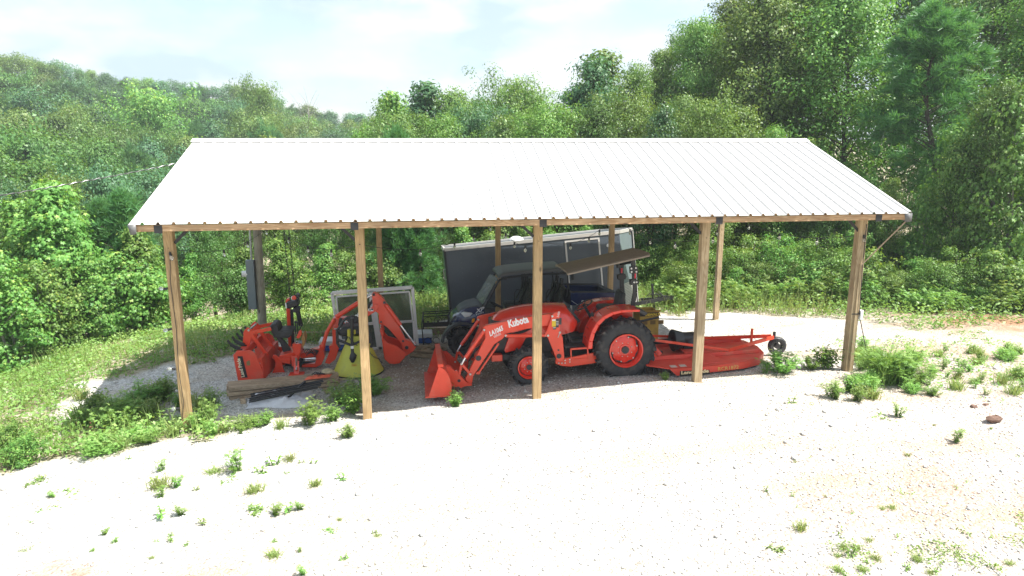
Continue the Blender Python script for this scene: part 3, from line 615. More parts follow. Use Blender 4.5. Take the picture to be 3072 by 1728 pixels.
# exhaust + warning triangle bracket
# loader: towers, arms, cylinders
armP = [(738,530), (745,500), (790,480), (900,460), (1130,408), (1360,368), (1560,342), (1700,338), (1700,470), (1560,482), (1360,512), (1170,547), (1040,585), (985,650), (885,715), (622,1110), (603,1215), (570,1215), (520,1150), (770,640), (765,580)]
towP = [(1038,722), (1050,700), (1075,690), (1097,700), (1100,840), (1120,880), (1134,1040), (1115,1062), (1078,1060), (1040,960), (1010,885), (985,862), (1005,820)]
railP = [(1066,1048), (1130,1042), (1378,992), (1378,1072), (1180,1101), (1120,1097), (1068,1080)]
AY = .93
def hole_(par, c, r, y, nm='cross_tube'):
    mb = MB(); mb.tube([(c[0], y-.006, c[2]), (c[0], y+.01, c[2])], r, 20); obj(nm, mb, M_dk, par)
for k, y0 in enumerate((AY, 3.24-AY-.1)):
    mb = MB(); mb.prism(c1.xz(armP, AY), y0, y0+.1); arm = obj('loader_arm', mb, M_or, tr, bevel=.008)
    mb = MB(); mb.tube([p3(c1, 1025, 608, AY-.01), p3(c1, 1510, 600, AY-.01)], .034, 12); mb.v = [(v[0], v[1]+y0-AY-.02, v[2]) for v in mb.v]; cyl = obj('lift_cylinder', mb, M_or, tr)
    mb = MB(); mb.tube([p3(z3, 950, 864, AY), p3(z3, 1005, 866, AY)], .018, 10); mb.v = [(v[0], v[1]+y0-AY-.02, v[2]) for v in mb.v]; obj('piston_rod', mb, M_chr, cyl)
    mb = MB(); mb.tube([p3(c1, 755, 545, AY), p3(c1, 522, 875, AY)], .036, 12); mb.v = [(v[0], v[1]+y0-AY-.03, v[2]) for v in mb.v]; cyl = obj('bucket_cylinder', mb, M_or, tr)
    mb = MB(); mb.tube([p3(c1, 522, 875, AY), p3(c1, 478, 955, AY)], .02, 10); mb.v = [(v[0], v[1]+y0-AY-.03, v[2]) for v in mb.v]; obj('piston_rod', mb, M_chr, cyl)
    mb = MB()
    for a, b in (((475,960), (440,1110)), ((475,960), (585,1085)), ((440,1110), (405,1040))): mb.bar(p3(c1, *a, AY), p3(c1, *b, AY), .05, .06, up=(0,1,0))
    mb.v = [(v[0], v[1]+y0-AY-.0, v[2]) for v in mb.v]; obj('tilt_linkage', mb, M_or, tr, bevel=.008)
    mb = MB(); mb.bar(p3(c1, 935, 705, AY+.02), p3(c1, 690, 1065, AY+.02), .03, .045, up=(0,1,0)); mb.prism(c1.xz([(655,1075), (675,1055), (710,1070), (700,1090), (660,1088)], AY), AY+.0, AY+.06); mb.v = [(v[0], v[1]+y0-AY, v[2]) for v in mb.v]; obj('levelling_rod', mb, M_or, tr)
    mb = MB(); mb.prism(z3.xz(towP, AY-.06), y0-.06 if k == 0 else y0+.03, y0-.02 if k == 0 else y0+.07); obj('loader_tower', mb, M_or, tr, bevel=.008)
    mb = MB(); mb.prism(z3.xz(railP, AY-.03), y0-.02, y0+.02); obj('side_frame', mb, M_or, tr, bevel=.006)
    mb = MB(); 
    for x, y, YY_, c_ in ((755,540,AY-.036,c1), (1025,608,AY-.05,c1), (475,960,AY-.03,c1), (583,1087,AY-.03,c1), (527,1200,AY-.01,c1), (440,1110,AY-.03,c1), (1042,722,AY-.065,z3), (1010,866,AY-.065,z3), (1098,843,AY-.065,z3)):
        q = p3(c_, x, y, YY_); mb.tube([(q[0], q[1]-.012, q[2]), (q[0], q[1]+.02, q[2])], .021, 10)
    for x in (1090,1114,1137,1172):
        for y in (1052,1072) if x < 1140 else (1046,1064): q = p3(z3, x, y, AY-.03); mb.tube([(q[0], q[1]-.01, q[2]), (q[0], q[1]+.01, q[2])], .014, 8)
    mb.v = [(v[0], v[1]+y0-AY, v[2]) for v in mb.v]; obj('pivot_pins', mb, M_stl, tr)
    if k == 0:
        q = c1(685, 882, Y=AY); hole_(tr, q, .055, AY); q = c2(242, 1158, Y=AY-.06); hole_(tr, q, .05, AY-.06); q = z3(1088, 975, Y=AY-.06); hole_(tr, q, .018, AY-.06, 'slot')
mb = MB(); q = c1(685, 882, Y=AY); mb.tube([(q[0], AY+.1, q[2]), (q[0], 3.14-AY, q[2])], .06, 14); obj('cross_tube', mb, M_or, tr); mb = MB(); q = z3(1088, 1020, Y=AY); mb.tube([(q[0], AY, q[2]), (q[0], 3.24-AY, q[2])], .06, 14)
obj('cross_tube', mb, M_or, tr)
# hydraulic hoses
for j in range(4):
    mb = MB(); a = p3(c1, 700+8*j, 740, AY+.16); mb.tube([a, p3(c1, 650, 770+10*j, AY+.2), p3(c1, 600, 850+9*j, AY+.25), p3(c1, 560, 930, AY+.3+.1*j)], .011, 6); obj('hydraulic_hose', mb, M_blk, tr)
    mb = MB(); mb.tube([p3(z3, 880, 800+6*j, AY+.13), p3(z3, 820, 830+5*j, AY+.13), p3(z3, 740, 850+6*j, AY+.14)], .01, 6); obj('hydraulic_hose', mb, M_blk, tr)
mb = MB(); mb.tube([p3(c2, 305, 950, 1.0), p3(c2, 308, 1110, 1.0)], .008, 5); obj('control_cable', mb, M_blk, tr)
mb = MB(); P_ = [p3(z3, x, y, .9) for x, y in ((1183,1035), (1180,968), (1305,958), (1312,1038), (1190,1048))]
for i in range(4): mb.bar(P_[i], P_[i+1], .02, .025)
a, b = z3(1180, 968, Y=.9), z3(1305, 958, Y=.9); mb.strip([tuple(a), tuple(b)], [(a[0], .98, a[2]), (b[0], .98, b[2])], .02); obj('step', mb, M_or, tr)
# bucket
by0, by1 = .42, 2.42
sp_ = [(65,1398), (100,1290), (190,1022), (225,1030), (270,1060), (305,1110), (335,1180), (352,1260), (352,1330), (330,1395)]
SP = c1.xz(sp_, by0)
mb = MB()
for y in (by0, by1-.03): mb.prism(SP, y, y+.03)
pa = [(x, by0+.03, z) for x, z in SP[2:]]+[(SP[0][0]-.03, by0+.03, SP[0][1])]; pb2 = [(x, by1-.03, z) for x, z in SP[2:]]+[(SP[0][0]-.03, by1-.03, SP[0][1])]
mb.strip(pa, pb2, .02)
bk = obj('loader_bucket', mb, M_or2, tr, bevel=.006)
mb = MB(); e = SP[0]; mb.box((e[0]-.06, by0-.01, e[1]-.012), (e[0]+.16, by1+.01, e[1]+.012)); e = SP[2]; mb.box((e[0]-.015, by0, e[1]-.005), (e[0]+.09, by1, e[1]+.05)); obj('cutting_edge', mb, M_or2, bk, bevel=.004)
for y in (AY-.05, AY+.11, 3.24-AY-.12, 3.24-AY+.05):
    mb = MB(); mb.prism(c1.xz([(250,980), (330,985), (385,1030), (470,1110), (530,1170), (600,1200), (600,1216), (520,1222), (460,1245), (440,1225), (380,1240), (340,1225), (300,1110), (255,1040)], AY), y, y+.025); obj('bucket_bracket', mb, M_or, bk, bevel=.004)
q = c1(443, 1165, Y=AY-.05); hole_(bk, q, .03, AY-.052, 'bracket_hole')
# lettering and decals
dx = np.array(p3(c1, 1300, 430, AY))-np.array(p3(c1, 1065, 495, AY))
text('maker_name', 'Kubota', M_whtd, tr, p3(c1, 1062, 508, AY-.003), (dx[0], 0, dx[2]), .2, width=.4, bold=.008)
dx = np.array(p3(c1, 990, 540, AY))-np.array(p3(c1, 830, 617, AY))
text('loader_number', 'LA1065', M_whtd, tr, p3(c1, 828, 617, AY-.003), (dx[0], 0, dx[2]), .13, width=.3, bold=.005, shear=.3)
text('loader_number_small', 'SERIES', M_whtd, tr, p3(c1, 880, 636, AY-.003), (dx[0], 0, dx[2]), .06, width=.15)
def decal(x0, y0, x1, y1, m, Y, par=tr, c=c2, nm='decal'):
    a, b = c(x0, y0, Y=Y), c(x1, y1, Y=Y); mb = MB(); mb.box((a[0], Y-.004, a[2]), (b[0], Y, b[2])); obj(nm, mb, m, par)
YT = AY-.0605
decal(176, 818, 212, 880, M_yel, YT); decal(214, 806, 240, 888, M_dk, YT-.001); decal(244, 800, 266, 862, M_dk, YT); decal(186, 882, 214, 908, M_dk, YT-.001)
decal(178, 812, 210, 826, M_whtd, YT-.005); decal(216, 830, 238, 834, M_whtd, YT-.006); decal(216, 846, 238, 850, M_whtd, YT-.006); decal(216, 862, 238, 866, M_whtd, YT-.006); decal(188, 890, 212, 894, M_whtd, YT-.006)
text('size_number', '5400', M_whtd, tr, p3(c2, 240, 795, YT-.004), (.25, 0, 1), .06, width=.11)
decal(590, 676, 628, 700, M_dk, 1.93, c=c2)
mb = MB(); q = p3(c2, 252, 935, YT-.01); mb.tube([q, p3(c2, 232, 985, YT-.02)], .008, 6); mb.ball(q, .02, 8); obj('locking_pin', mb, M_stl, tr)
# lights on fender top, sticker on rops
decal(836, 588, 862, 660, M_dk, YB-.045); decal(838, 592, 860, 612, mat('tag_pink', (.6,.2,.15)), YB-.05)
# lower links toward the mower
mb = MB()
for y in (1.25, 2.0): mb.bar((rc[0]+.2, y, rc[2]-.12), (rc[0]+.92, y, rc[2]-.22), .05, .05); mb.bar((rc[0]+.35, y, rc[2]+.3), (rc[0]+.55, y, rc[2]-.15), .035, .035)
mb.tube([(rc[0]+.3, YC, rc[2]+.3), (rc[0]+.95, YC, rc[2]+.42)], .025, 8); obj('hitch_links', mb, M_blk, tr)

SK = .09
for o in list(tr.children):
    n0 = o.name.split('.')[0]; ys = [v.co.y+root_of(o).y for v in o.data.vertices]; ym = (min(ys)+max(ys))/2
    if n0 in ('loader_bucket', 'cross_tube', 'front_bracket', 'front_axle_support', 'chassis', 'grille'): shear(o, YN+.1, SK)
    elif ym > 1.9 and n0 in ('wheel', 'fender', 'loader_arm', 'lift_cylinder', 'bucket_cylinder', 'tilt_linkage', 'levelling_rod', 'loader_tower', 'side_frame', 'pivot_pins', 'side_panel'): shear(o, YN+.1, SK)
# ---------------------------------------------------------------- rotary mower behind the tractor
M_mw = mat('mower_paint', (.66,.06,.035), .5, 0, .1, 3, dirt=((.46,.24,.15), .6))
mw = thing('rotary_mower', 'wide red rotary mower hitched behind the tractor with one tail wheel', 'mower', (10, 1.7, g1(10, 1.6)))
zt = -.0
def zz(x): return zt+.035*(x-9.8)*.9        # deck rises with the slope
def D(x, y, dz=0):                            # crop point on the deck surface
    p = c6(x, y, z=zt)
    for _ in range(3): p = c6(x, y, z=zz(p[0])+dz)
    return tuple(p)
yn2 = D(600, 800)[1]
near_ = [D(600,800), D(1000,785), D(1500,742), D(1700,695), D(1860,625), D(1960,545)]
far_ = [D(190,600), D(190,440)]
yn2 -= .12; ymax = yn2+2.0
x0 = D(600,800)[0]-.28; xe = D(1960,545)[0]
ol = [(p[0], p[1]) for p in near_]; ye = ol[-1][1]; ymid = yn2+1.0
ol = [(x0, yn2), (x0+1.0, yn2), (x0+1.55, yn2+.07), (x0+1.95, yn2+.25), (x0+2.2, yn2+.55), (x0+2.28, ymid), (x0+2.2, ymax-.55), (x0+1.95, ymax-.25), (x0+1.55, ymax-.07), (x0+1.0, ymax), (x0, ymax), (x0-.35, ymax-.28), (x0-.35, yn2+.28)]
mb = MB(); n_ = len(ol)
vs = [(x, y, zz(x)) for x, y in ol]+[(x, y, zz(x)-.02) for x, y in ol]; mb.add(vs, [tuple(range(n_)), tuple(range(2*n_-1, n_-1, -1))]+[((i+1) % n_, i, i+n_, (i+1) % n_+n_) for i in range(n_)])
obj('deck', mb, M_mw, mw, bevel=.006)
mb = MB(); ring = ol[:11]; sk = .2
pa = [(x, y, zz(x)-.003) for x, y in ring]; pb3 = [(x+(.16 if i in (0, 10) else 0), y, g1(x, y)+.02) for i, (x, y) in enumerate(ring)]
mb.strip(pb3, pa, .008); obj('side_skirt', mb, M_mw, mw, smooth=30)
mb = MB()
for i in range(34):
    f = i/33; y = yn2+.02+f*(ymax-yn2-.04); xx = x0-.36 if .14 < f < .86 else x0-.36+.36*(1-min(f, 1-f)/.14)
    for j in range(5): mb.tube([(xx, y+.006*(-1)**j, zz(xx)-.02-.034*j), (xx+.002, y-.006*(-1)**j, zz(xx)-.05-.034*j)], .009, 5)
tag(obj('chain_guard', mb, M_dk, mw), kind='stuff')
mb = MB()                                     # raised ribs across the deck
def rib(y, xa, xb, w=.09, h=.075):
    mb.add([(xa, y-w/2, zz(xa)+.001), (xb, y-w/2, zz(xb)+.001), (xb, y+w/2, zz(xb)+.001), (xa, y+w/2, zz(xa)+.001), (xa, y-w/2+.01, zz(xa)+h), (xb, y-w/2+.01, zz(xb)+h*.9), (xb, y+w/2-.01, zz(xb)+h*.9), (xa, y+w/2-.01, zz(xa)+h)], [(0,3,2,1),(4,5,6,7),(0,1,5,4),(1,2,6,5),(2,3,7,6),(3,0,4,7)])
rib(ymid-.42, x0-.2, x0+2.1); obj('deck_rail', mb, M_mw, mw, bevel=.006); mb = MB(); rib(ymid+.42, x0-.2, x0+2.1); obj('deck_rail', mb, M_mw, mw, bevel=.006)
mb = MB(); rz_ = zz(x0+.8); mb.add([(x0+.55, ymid-.37, rz_+.06), (x0+1.1, ymid-.37, rz_+.06), (x0+1.1, ymid+.37, rz_+.06), (x0+.55, ymid+.37, rz_+.06), (x0+.55, ymid-.37, rz_+.08), (x0+1.1, ymid-.37, rz_+.085), (x0+1.1, ymid+.37, rz_+.085), (x0+.55, ymid+.37, rz_+.08)], [(0,3,2,1),(4,5,6,7),(0,1,5,4),(1,2,6,5),(2,3,7,6),(3,0,4,7)]); obj('gearbox_plate', mb, M_mw, mw, bevel=.005)
mb = MB(); mb.add([(x0+.55, yn2+.12, zz(x0)+.002), (x0+1.25, yn2+.12, zz(x0+1.2)+.002), (x0+1.0, ymid-.47, zz(x0+1)+.002), (x0+.55, ymid-.47, zz(x0)+.002), (x0+.72, ymid-.47, zz(x0+.7)+.085), (x0+.98, ymid-.47, zz(x0+1)+.085), (x0+.85, yn2+.13, zz(x0+.9)+.012)], [(0,6,4,3), (0,1,6), (1,2,5,6), (4,6,5), (3,4,5,2)]); obj('deck_brace', mb, M_mw, mw, smooth=0)
mb = MB(); mb.box((x0+.62, ymid-.16, rz_+.09), (x0+.98, ymid+.16, rz_+.12)); mb.tube([(x0+.8, ymid, rz_+.1), (x0+.8, ymid, rz_+.3)], [.17, .12], 14); mb.tube([(x0+.5, ymid, rz_+.28), (x0+1.02, ymid, rz_+.28)], [.12, .12], 16); gbx = obj('gearbox', mb, M_blk, mw, bevel=.01)
mb = MB(); mb.tube([(x0+.62, ymid, rz_+.24), (x0+.42, ymid, rz_+.24), (x0+.4, ymid, rz_+.24)], [.17, .23, .2], 16); obj('shaft_shield', mb, M_blk, mw)
mb = MB(); e_ = (rc[0]+.45, YC, rc[2]-.16+.02); mb.tube([(x0+.45, ymid, rz_+.24), e_], .05, 12); obj('drive_shaft', mb, M_blk, mw)
# hitch A frame
at = c6(150, 75, Y=ymid-.42); ab = D(300, 640)
for s, yb in ((-1, ymid-.44), (1, ymid+.44)):
    mb = MB(); tpx = (x0-.30, ymid+s*.12, rc[2]-.16+.36); btx = (x0+.02, yb, zz(x0)+.1)
    mb.bar(tpx, btx, .09, .02, up=(0,1,0)); obj('hitch_upright', mb, M_or, mw, bevel=.004)
    mb = MB(); mb.prism([(x0-.36, zz(x0)+.24), (x0-.26, zz(x0)+.28), (x0-.2, zz(x0)+.22), (x0+.05, zz(x0)+.002), (x0-.18, zz(x0)+.002)], yb-.012-s*.03, yb+.012-s*.03); obj('hitch_lug', mb, M_or, mw, bevel=.004)
    mb = MB(); mb.tube([(x0-.28, yb-s*.03-.03, zz(x0)+.23), (x0-.28, yb-s*.03+.03, zz(x0)+.23)], .025, 10); obj('hitch_pin', mb, M_stl, mw)
    mb = MB(); m_ = (x0+1.45, yb+s*.0, zz(x0+1.45)+.1); mb.bar((x0-.42, ymid+s*.09, rc[2]-.16+.26), m_, .05, .025, up=(0,1,0)); obj('support_strut', mb, M_or, mw)
    mb = MB(); mb.bar(m_, (x0+2.6, ymid+s*.05, rc[2]-.16+.14), .07, .035, up=(0,1,0)); obj('tail_arm', mb, M_or, mw)
mb = MB(); mb.prism([(x0-.62, rc[2]-.16+.2), (x0-.6, rc[2]-.16+.4), (x0-.5, rc[2]-.16+.42), (x0-.4, rc[2]-.16+.33), (x0-.34, rc[2]-.16+.2), (x0-.42, rc[2]-.16+.14)], ymid-.1, ymid-.075); mb2 = mb; obj('top_hitch_plate', mb, M_or, mw, bevel=.004)
mb = MB(); mb.ball((x0-.36, ymid-.02, rc[2]-.16+.28), .07, 10, (1.2,1,.7)); obj('top_link_clevis', mb, M_blk, mw)
mb = MB(); mb.box((x0+2.12, ymid-.02, zz(x0+2.1)), (x0+2.16, ymid+.02, zz(x0+2.1)+.38)); obj('depth_post', mb, M_or, mw)
cw = c6(2165, 520, Y=ymid); cw = (x0+2.72, ymid, g1(x0+2.72, ymid)+.2)
mb = MB(); tyre(mb, cw, .2, .09, ymid-.06, ymid+.06, 28); wl = obj('tail_wheel', mb, M_dk, mw, smooth=50); mb = MB(); mb.tube([(cw[0], ymid-.045, cw[2]), (cw[0], ymid+.045, cw[2])], .06, 16); obj('hub', mb, M_dk, wl)
mb = MB(); tp = (x0+2.6, ymid, rc[2]-.16+.14)
for s in (-1, 1): mb.bar((tp[0]+.05, ymid+s*.08, tp[2]-.04), (cw[0], ymid+s*.08, cw[2]), .04, .01, up=(0,1,0))
mb.box((tp[0]-.02, ymid-.09, tp[2]-.05), (tp[0]+.1, ymid+.09, tp[2]-.03)); mb.tube([(tp[0]+.04, ymid, tp[2]-.05), (tp[0]+.04, ymid, tp[2]+.1)], .03, 10); obj('wheel_fork', mb, M_blk, mw)
for a in (.06, .25):
    mb = MB(); mb.box((x0+a, yn2+.04, zz(x0+a)+.001), (x0+a+.16, yn2+.17, zz(x0+a)+.004)); obj('warning_label', mb, mat('faded_label', (.55,.48,.42)), mw)
M_gold = mat('stencil_yellow', (.62,.42,.10), .6)
text('model_number', 'RCR1872', M_gold, mw, (x0+.98, yn2-.012, zz(x0+1)-.115), (1, .0, .055), .1, width=.42)
mb = MB(); mb.box((x0+.22, yn2-.006, zz(x0)-.15), (x0+.82, yn2-.003, zz(x0)-.06)); obj('name_plate', mb, M_blk, mw)
text('maker_name', 'Land Pride', mat('plate_gold', (.8,.62,.35)), mw, (x0+.24, yn2-.009, zz(x0)-.125), (1, 0, .03), .09, width=.56, bold=.004)
# ---------------------------------------------------------------- blue side by side
M_blu = mat('navy_paint', (.012,.022,.085), .22, 0, .1, 3, coat=.5, dirt=((.15,.15,.16), .2))
M_pl = mat('grey_plastic', (.045,.05,.055), .5, 0, .12, 5)
M_rf = mat('utv_roof', (.075,.085,.09), .45, 0, .08, 3)
Y1, Y2 = 3.45, 4.95
ug = z3(330, 700, Y=Y1); uv = thing('utility_vehicle', 'navy blue crew side by side with grey roof parked between tractor and trailer', 'utility vehicle', (7.2, 4.2, g1(7.2, 4.2)))
def ux(c, x, y, Y=Y1): return tuple(c(x, y, Y=Y))
bz_ = uv.location.z
# roof: near edge / far edge
near_r = [(800,728), (838,700), (880,686), (1000,668), (1300,636), (1740,612)]
mb = MB(); pn = [Vector(ux(c5, x, y, Y1+.1)) for x, y in near_r]
zr = [p.z for p in pn]; dxf = [Vector((p.x+.0, Y2-.1, p.z+.04)) for p in pn]
rr_ = []; dxf = [q-Vector((0,0,.09)) for q in dxf]
for a, b in zip(pn, dxf):
    r = []
    for f_, h_ in ((0,-.05), (0,.0), (.04,.02), (.15,.03), (.5,.035), (.85,.03), (.96,.02), (1,0), (1,-.05), (.5,-.0)): q = a.lerp(b, f_); r.append((q.x, q.y, q.z+h_))
    rr_.append(r)
loft(rr_, 'roof', M_rf, uv, smooth=50)
mb = MB()
for Y in (Y1+.12, Y2-.12):
    P_ = [ux(c5, x, y, Y1+.12) for x, y in ((585,1145), (690,960), (800,745), (870,705), (1300,655), (1800,640), (1812,870), (1790,1000))]
    mb.tube([(p[0], Y, p[2]-.06-(.12 if Y > 4.2 else 0)) for p in P_], .026, 8)
    for x in (1175, 1265):
        a, b = ux(c5, x, 660, Y1+.12), ux(c5, x+25, 1150, Y1+.12); 
        if x == 1265: mb.tube([(a[0], Y, a[2]-.18), (b[0], Y, b[2])], .026, 8)
    
a = ux(c5, 1265, 660, Y1+.12); mb.tube([(a[0], Y1+.12, a[2]-.08), (a[0], Y2-.12, a[2]-.18)], .026, 8); a = ux(c5, 1800, 640, Y1+.12); mb.tube([(a[0], Y1+.12, a[2]-.08), (a[0], Y2-.12, a[2]-.18)], .026, 8); a = ux(c5, 800, 745, Y1+.12); mb.tube([(a[0], Y1+.12, a[2]-.08), (a[0], Y2-.12, a[2]-.18)], .026, 8)
obj('roll_cage', mb, M_blk, uv)
M_ws = bpy.data.materials.new('windscreen'); M_ws.use_nodes = True; wb = M_ws.node_tree.nodes['Principled BSDF']; wb.inputs['Transmission Weight'].default_value = .6; wb.inputs['Roughness'].default_value = .06; wb.inputs['Base Color'].default_value = (.5,.58,.55,1); wb.inputs['Specular IOR Level'].default_value = .8
a, b = ux(c5, 570, 1130, Y1+.1), ux(c5, 790, 745, Y1+.1)
mb = MB(); mb.strip([(a[0], Y1+.15, a[2]), (b[0], Y1+.15, b[2])], [(a[0]-.05, Y2-.15, a[2]-.1), (b[0]-.05, Y2-.15, b[2]-.14)], .006); obj('windscreen', mb, M_ws, uv, smooth=0)
# hood
hp = [(115,1325), (160,1270), (225,1235), (260,1180), (350,1130), (480,1105), (600,1150), (680,1175)]
hb = [(115,1420), (160,1430), (230,1440), (300,1445), (400,1440), (500,1430), (600,1420), (700,1400)]
secs = []
for (x, y), (x2, y2), w_ in zip(hp, hb, (.35,.5,.6,.68,.7,.72,.73,.74)):
    p = ux(c5, x, y, Y1+.25); q = ux(c5, x2, y2, Y1); r = []
    for dy, f_ in ((-1,0), (-1.0,.35), (-.98,.6), (-.85,.85), (-.6,.97), (0,1.02), (.6,.97), (.85,.85), (.98,.6), (1,.35), (1,0)): r.append((q[0]+(p[0]-q[0])*.7, 4.2+dy*w_, q[2]+(p[2]-q[2])*f_))
    secs.append(r)
loft(secs, 'hood', M_blu, uv, smooth=50)
secs = []
for (x, y), w_ in zip(((215,1190), (260,1150), (350,1105), (480,1075), (560,1100)), (.4,.5,.55,.58,.6)):
    p = ux(c5, x, y+40, Y1+.3); r = [(p[0], 4.2-w_, p[2]-.08), (p[0], 4.2-w_*.95, p[2]), (p[0], 4.2-w_*.7, p[2]+.035), (p[0], 4.2, p[2]+.045), (p[0], 4.2+w_*.7, p[2]+.035), (p[0], 4.2+w_*.95, p[2]), (p[0], 4.2+w_, p[2]-.08)]
    secs.append(r)
loft(secs, 'hood_panel', M_pl, uv, smooth=50)
mb = MB(); mb.prism(c5.xz([(250,1250), (300,1240), (425,1255), (385,1300), (310,1315)], Y1+.0), Y1-.02, Y1+.12); obj('headlight', mb, mat('lamp_lens', (.62,.66,.68), .12, 0, .05), uv, bevel=.015)
mb = MB(); mb.prism(c5.xz([(420,1335), (455,1330), (448,1385), (410,1392)], Y1-.02), Y1-.04, Y1); obj('side_reflector', mb, mat('amber', (.85,.33,.01), .3), uv, bevel=.005)
mb = MB(); p = ux(c5, 100, 1300, 4.2); 
P_ = [(p[0]+.02, Y1+.2, p[2]-.32), (p[0]-.03, Y1+.2, p[2]), (p[0]+.1, Y1+.25, p[2]+.16)]
for Y in (Y1+.2, 4.2, Y2-.2): mb.tube([(x, Y, z) for x, _, z in P_], .022, 8)
for z in (-.25, -.02): mb.tube([(p[0]-.0, Y1+.2, p[2]+z), (p[0]-.0, Y2-.2, p[2]+z)], .022, 8)
obj('bull_bar', mb, M_blk, uv)
mb = MB(); a = ux(z3, 420, 700, Y1); bx0, bx1 = ux(c5, 330, 0, Y1)[0], ux(z3, 1500, 0, Y1)[0]
mb.box((bx0, Y1+.2, bz_+.28), (bx1+.15, Y2-.2, bz_+.42)); mb.box((ux(c5, 640, 1200)[0], Y1+.06, bz_+.3), (ux(z3, 1170, 600)[0], Y2-.06, bz_+.45)); mb.box((ux(c5, 640, 1200)[0], Y1+.1, bz_+.4), (ux(c5, 700, 1200)[0], Y2-.1, bz_+.95))
obj('underbody', mb, M_dk, uv, bevel=.02)
wxs = (ux(z3, 345, 900, Y1)[0]+.08, ux(z3, 1370, 800, Y1)[0]+.0)
for wx in wxs:
    for y0 in (Y1-.02, Y2-.24):
        c_ = (wx, y0, g1(wx, y0)+.335); mb = MB(); tyre(mb, c_, .31, .17, y0, y0+.26, 36); add_lugs(mb, c_, .31, y0, y0+.26, 16, .028, .1); wl = obj('wheel', mb, M_rub, uv, smooth=50)
        mb = MB(); mb.lathe([(.17, .03), (.14, .05), (.12, .12), (.05, .09), (0, .09)], (wx, y0, c_[2]), 'Y', 24); obj('rim', mb, M_dk, wl)
mb = MB(); p = (wxs[0]+.12, Y1+.22, bz_+.5)
hx = [(p[0]+.04*math.cos(a)+.02*a/6, p[1]+.04*math.sin(a), p[2]+a*.0095) for a in np.linspace(0, 38, 120)]; mb.tube(hx, .008, 5); obj('coil_spring', mb, mat('spring_grey', (.3,.3,.32)), uv)
def arch(wx, mm, name):
    mb = MB(); R1 = .43; A_ = [(wx+R1*math.cos(a), bz_+.33+R1*math.sin(a)) for a in np.linspace(math.pi*.02, math.pi*.98, 12)]; B_ = [(wx+(R1+.05)*math.cos(a), bz_+.33+(R1+.05)*math.sin(a)) for a in np.linspace(math.pi*.02, math.pi*.98, 12)]
    for i in range(11): mb.prism([A_[i], A_[i+1], B_[i+1], B_[i]], Y1-.03, Y1+.3)
    obj(name, mb, mm, uv)
arch(wxs[0], M_pl, 'mudguard'); arch(wxs[1], M_pl, 'mudguard')
# seats with headrest frames and the looped nets
for xx in (1195, 1655):
    q = ux(c5, xx, 1000, Y1+.35)
    for Y in (Y1+.2, Y2-.75):
        mb = MB(); mb.bar((q[0]+.02, Y+.27, q[2]-.22), (q[0]+.1, Y+.27, q[2]+.28), .48, .13, up=(1,0,0)); mb.box((q[0]-.42, Y+.03, q[2]-.32), (q[0]+.06, Y+.51, q[2]-.2)); se = obj('seat', mb, mat('camo_seat', (.05,.055,.04), .85, 0, .5, 30), uv, bevel=.04, seg=3)
        mb = MB(); mb.tube([(q[0]+.1, Y+.15, q[2]+.25), (q[0]+.12, Y+.15, q[2]+.42), (q[0]+.12, Y+.39, q[2]+.42), (q[0]+.1, Y+.39, q[2]+.25)], .02, 6); obj('headrest_frame', mb, M_blk, se)
        mb = MB(); mb.tube([(q[0]-.05, Y+.05, q[2]+.6), (q[0]+.0, Y+.1, q[2]+.2), (q[0]-.12, Y+.4, q[2]-.15)], .018, 5); obj('seat_belt', mb, M_blk, se)
    P_ = [(-70,140), (-165,120), (-160,-50), (-130,-95), (-60,-80)]
    mb = MB(); mb.tube([ux(c5, xx+a, 1000+b, Y1+.12) for a, b in P_], .013, 6); obj('grab_rail', mb, M_blk, uv)
mb = MB(); q = ux(c5, 770, 1110, Y1+.5); d_ = Vector((.45, 0, 1)).normalized(); u_ = Vector((0,1,0)); v_ = d_.cross(u_); qc = Vector(q)
mb.tube([qc+(u_*math.cos(a)+v_*math.sin(a))*.18 for a in np.linspace(0, 2*math.pi, 21)], .015, 6, cap=False); mb.tube([qc-v_*.17, qc+v_*.17], .014, 5); mb.tube([qc, qc+Vector((-.25, 0, -.18))], .03, 6); obj('steering_wheel', mb, M_blk, uv)
mb = MB(); q = ux(c5, 900, 745, Y1+.06); mb.ball(q, .06, 8, (.8,.3,.6)); mb.tube([q, ux(c5, 830, 770, Y1+.12)], .012, 5); obj('side_mirror', mb, M_dk, uv)
mb = MB(); q = ux(c5, 680, 1300, Y1+.06); mb.box((q[0]-.12, Y1+.04, q[2]-.25), (q[0]+.12, Y2-.04, q[2]+.2)); obj('dashboard', mb, M_dk, uv, bevel=.03)
mb = MB(); mb.prism(c5.xz([(850,1245), (900,1215), (1010,1195), (1200,1190), (1200,1290), (850,1290)], Y1+.05), Y1+.05, Y1+.14); obj('door_sill', mb, M_pl, uv, bevel=.02)
# cargo bed
bt = [z3(1180, 545, Y=Y1), z3(1512, 545, Y=Y1)]; xL, xRr = bt[0][0], bt[1][0]; ztp = bt[0][2]; zt2 = bt[1][2]
def bb(x): return ztp+(zt2-ztp)*(x-xL)/(xRr-xL)
Hb = .3
def slabx(ya, yb, th=.0): 
    mb = MB(); mb.add([(xL, ya, bb(xL)-Hb), (xRr, ya, bb(xRr)-Hb), (xRr, yb, bb(xRr)-Hb), (xL, yb, bb(xL)-Hb), (xL, ya, bb(xL)), (xRr, ya, bb(xRr)), (xRr, yb, bb(xRr)), (xL, yb, bb(xL))], [(0,3,2,1),(4,5,6,7),(0,1,5,4),(1,2,6,5),(2,3,7,6),(3,0,4,7)]); return mb
obj('bed_side', slabx(Y1, Y1+.05), M_blu, uv, bevel=.015); obj('bed_side', slabx(Y2-.05, Y2), M_blu, uv, bevel=.015)
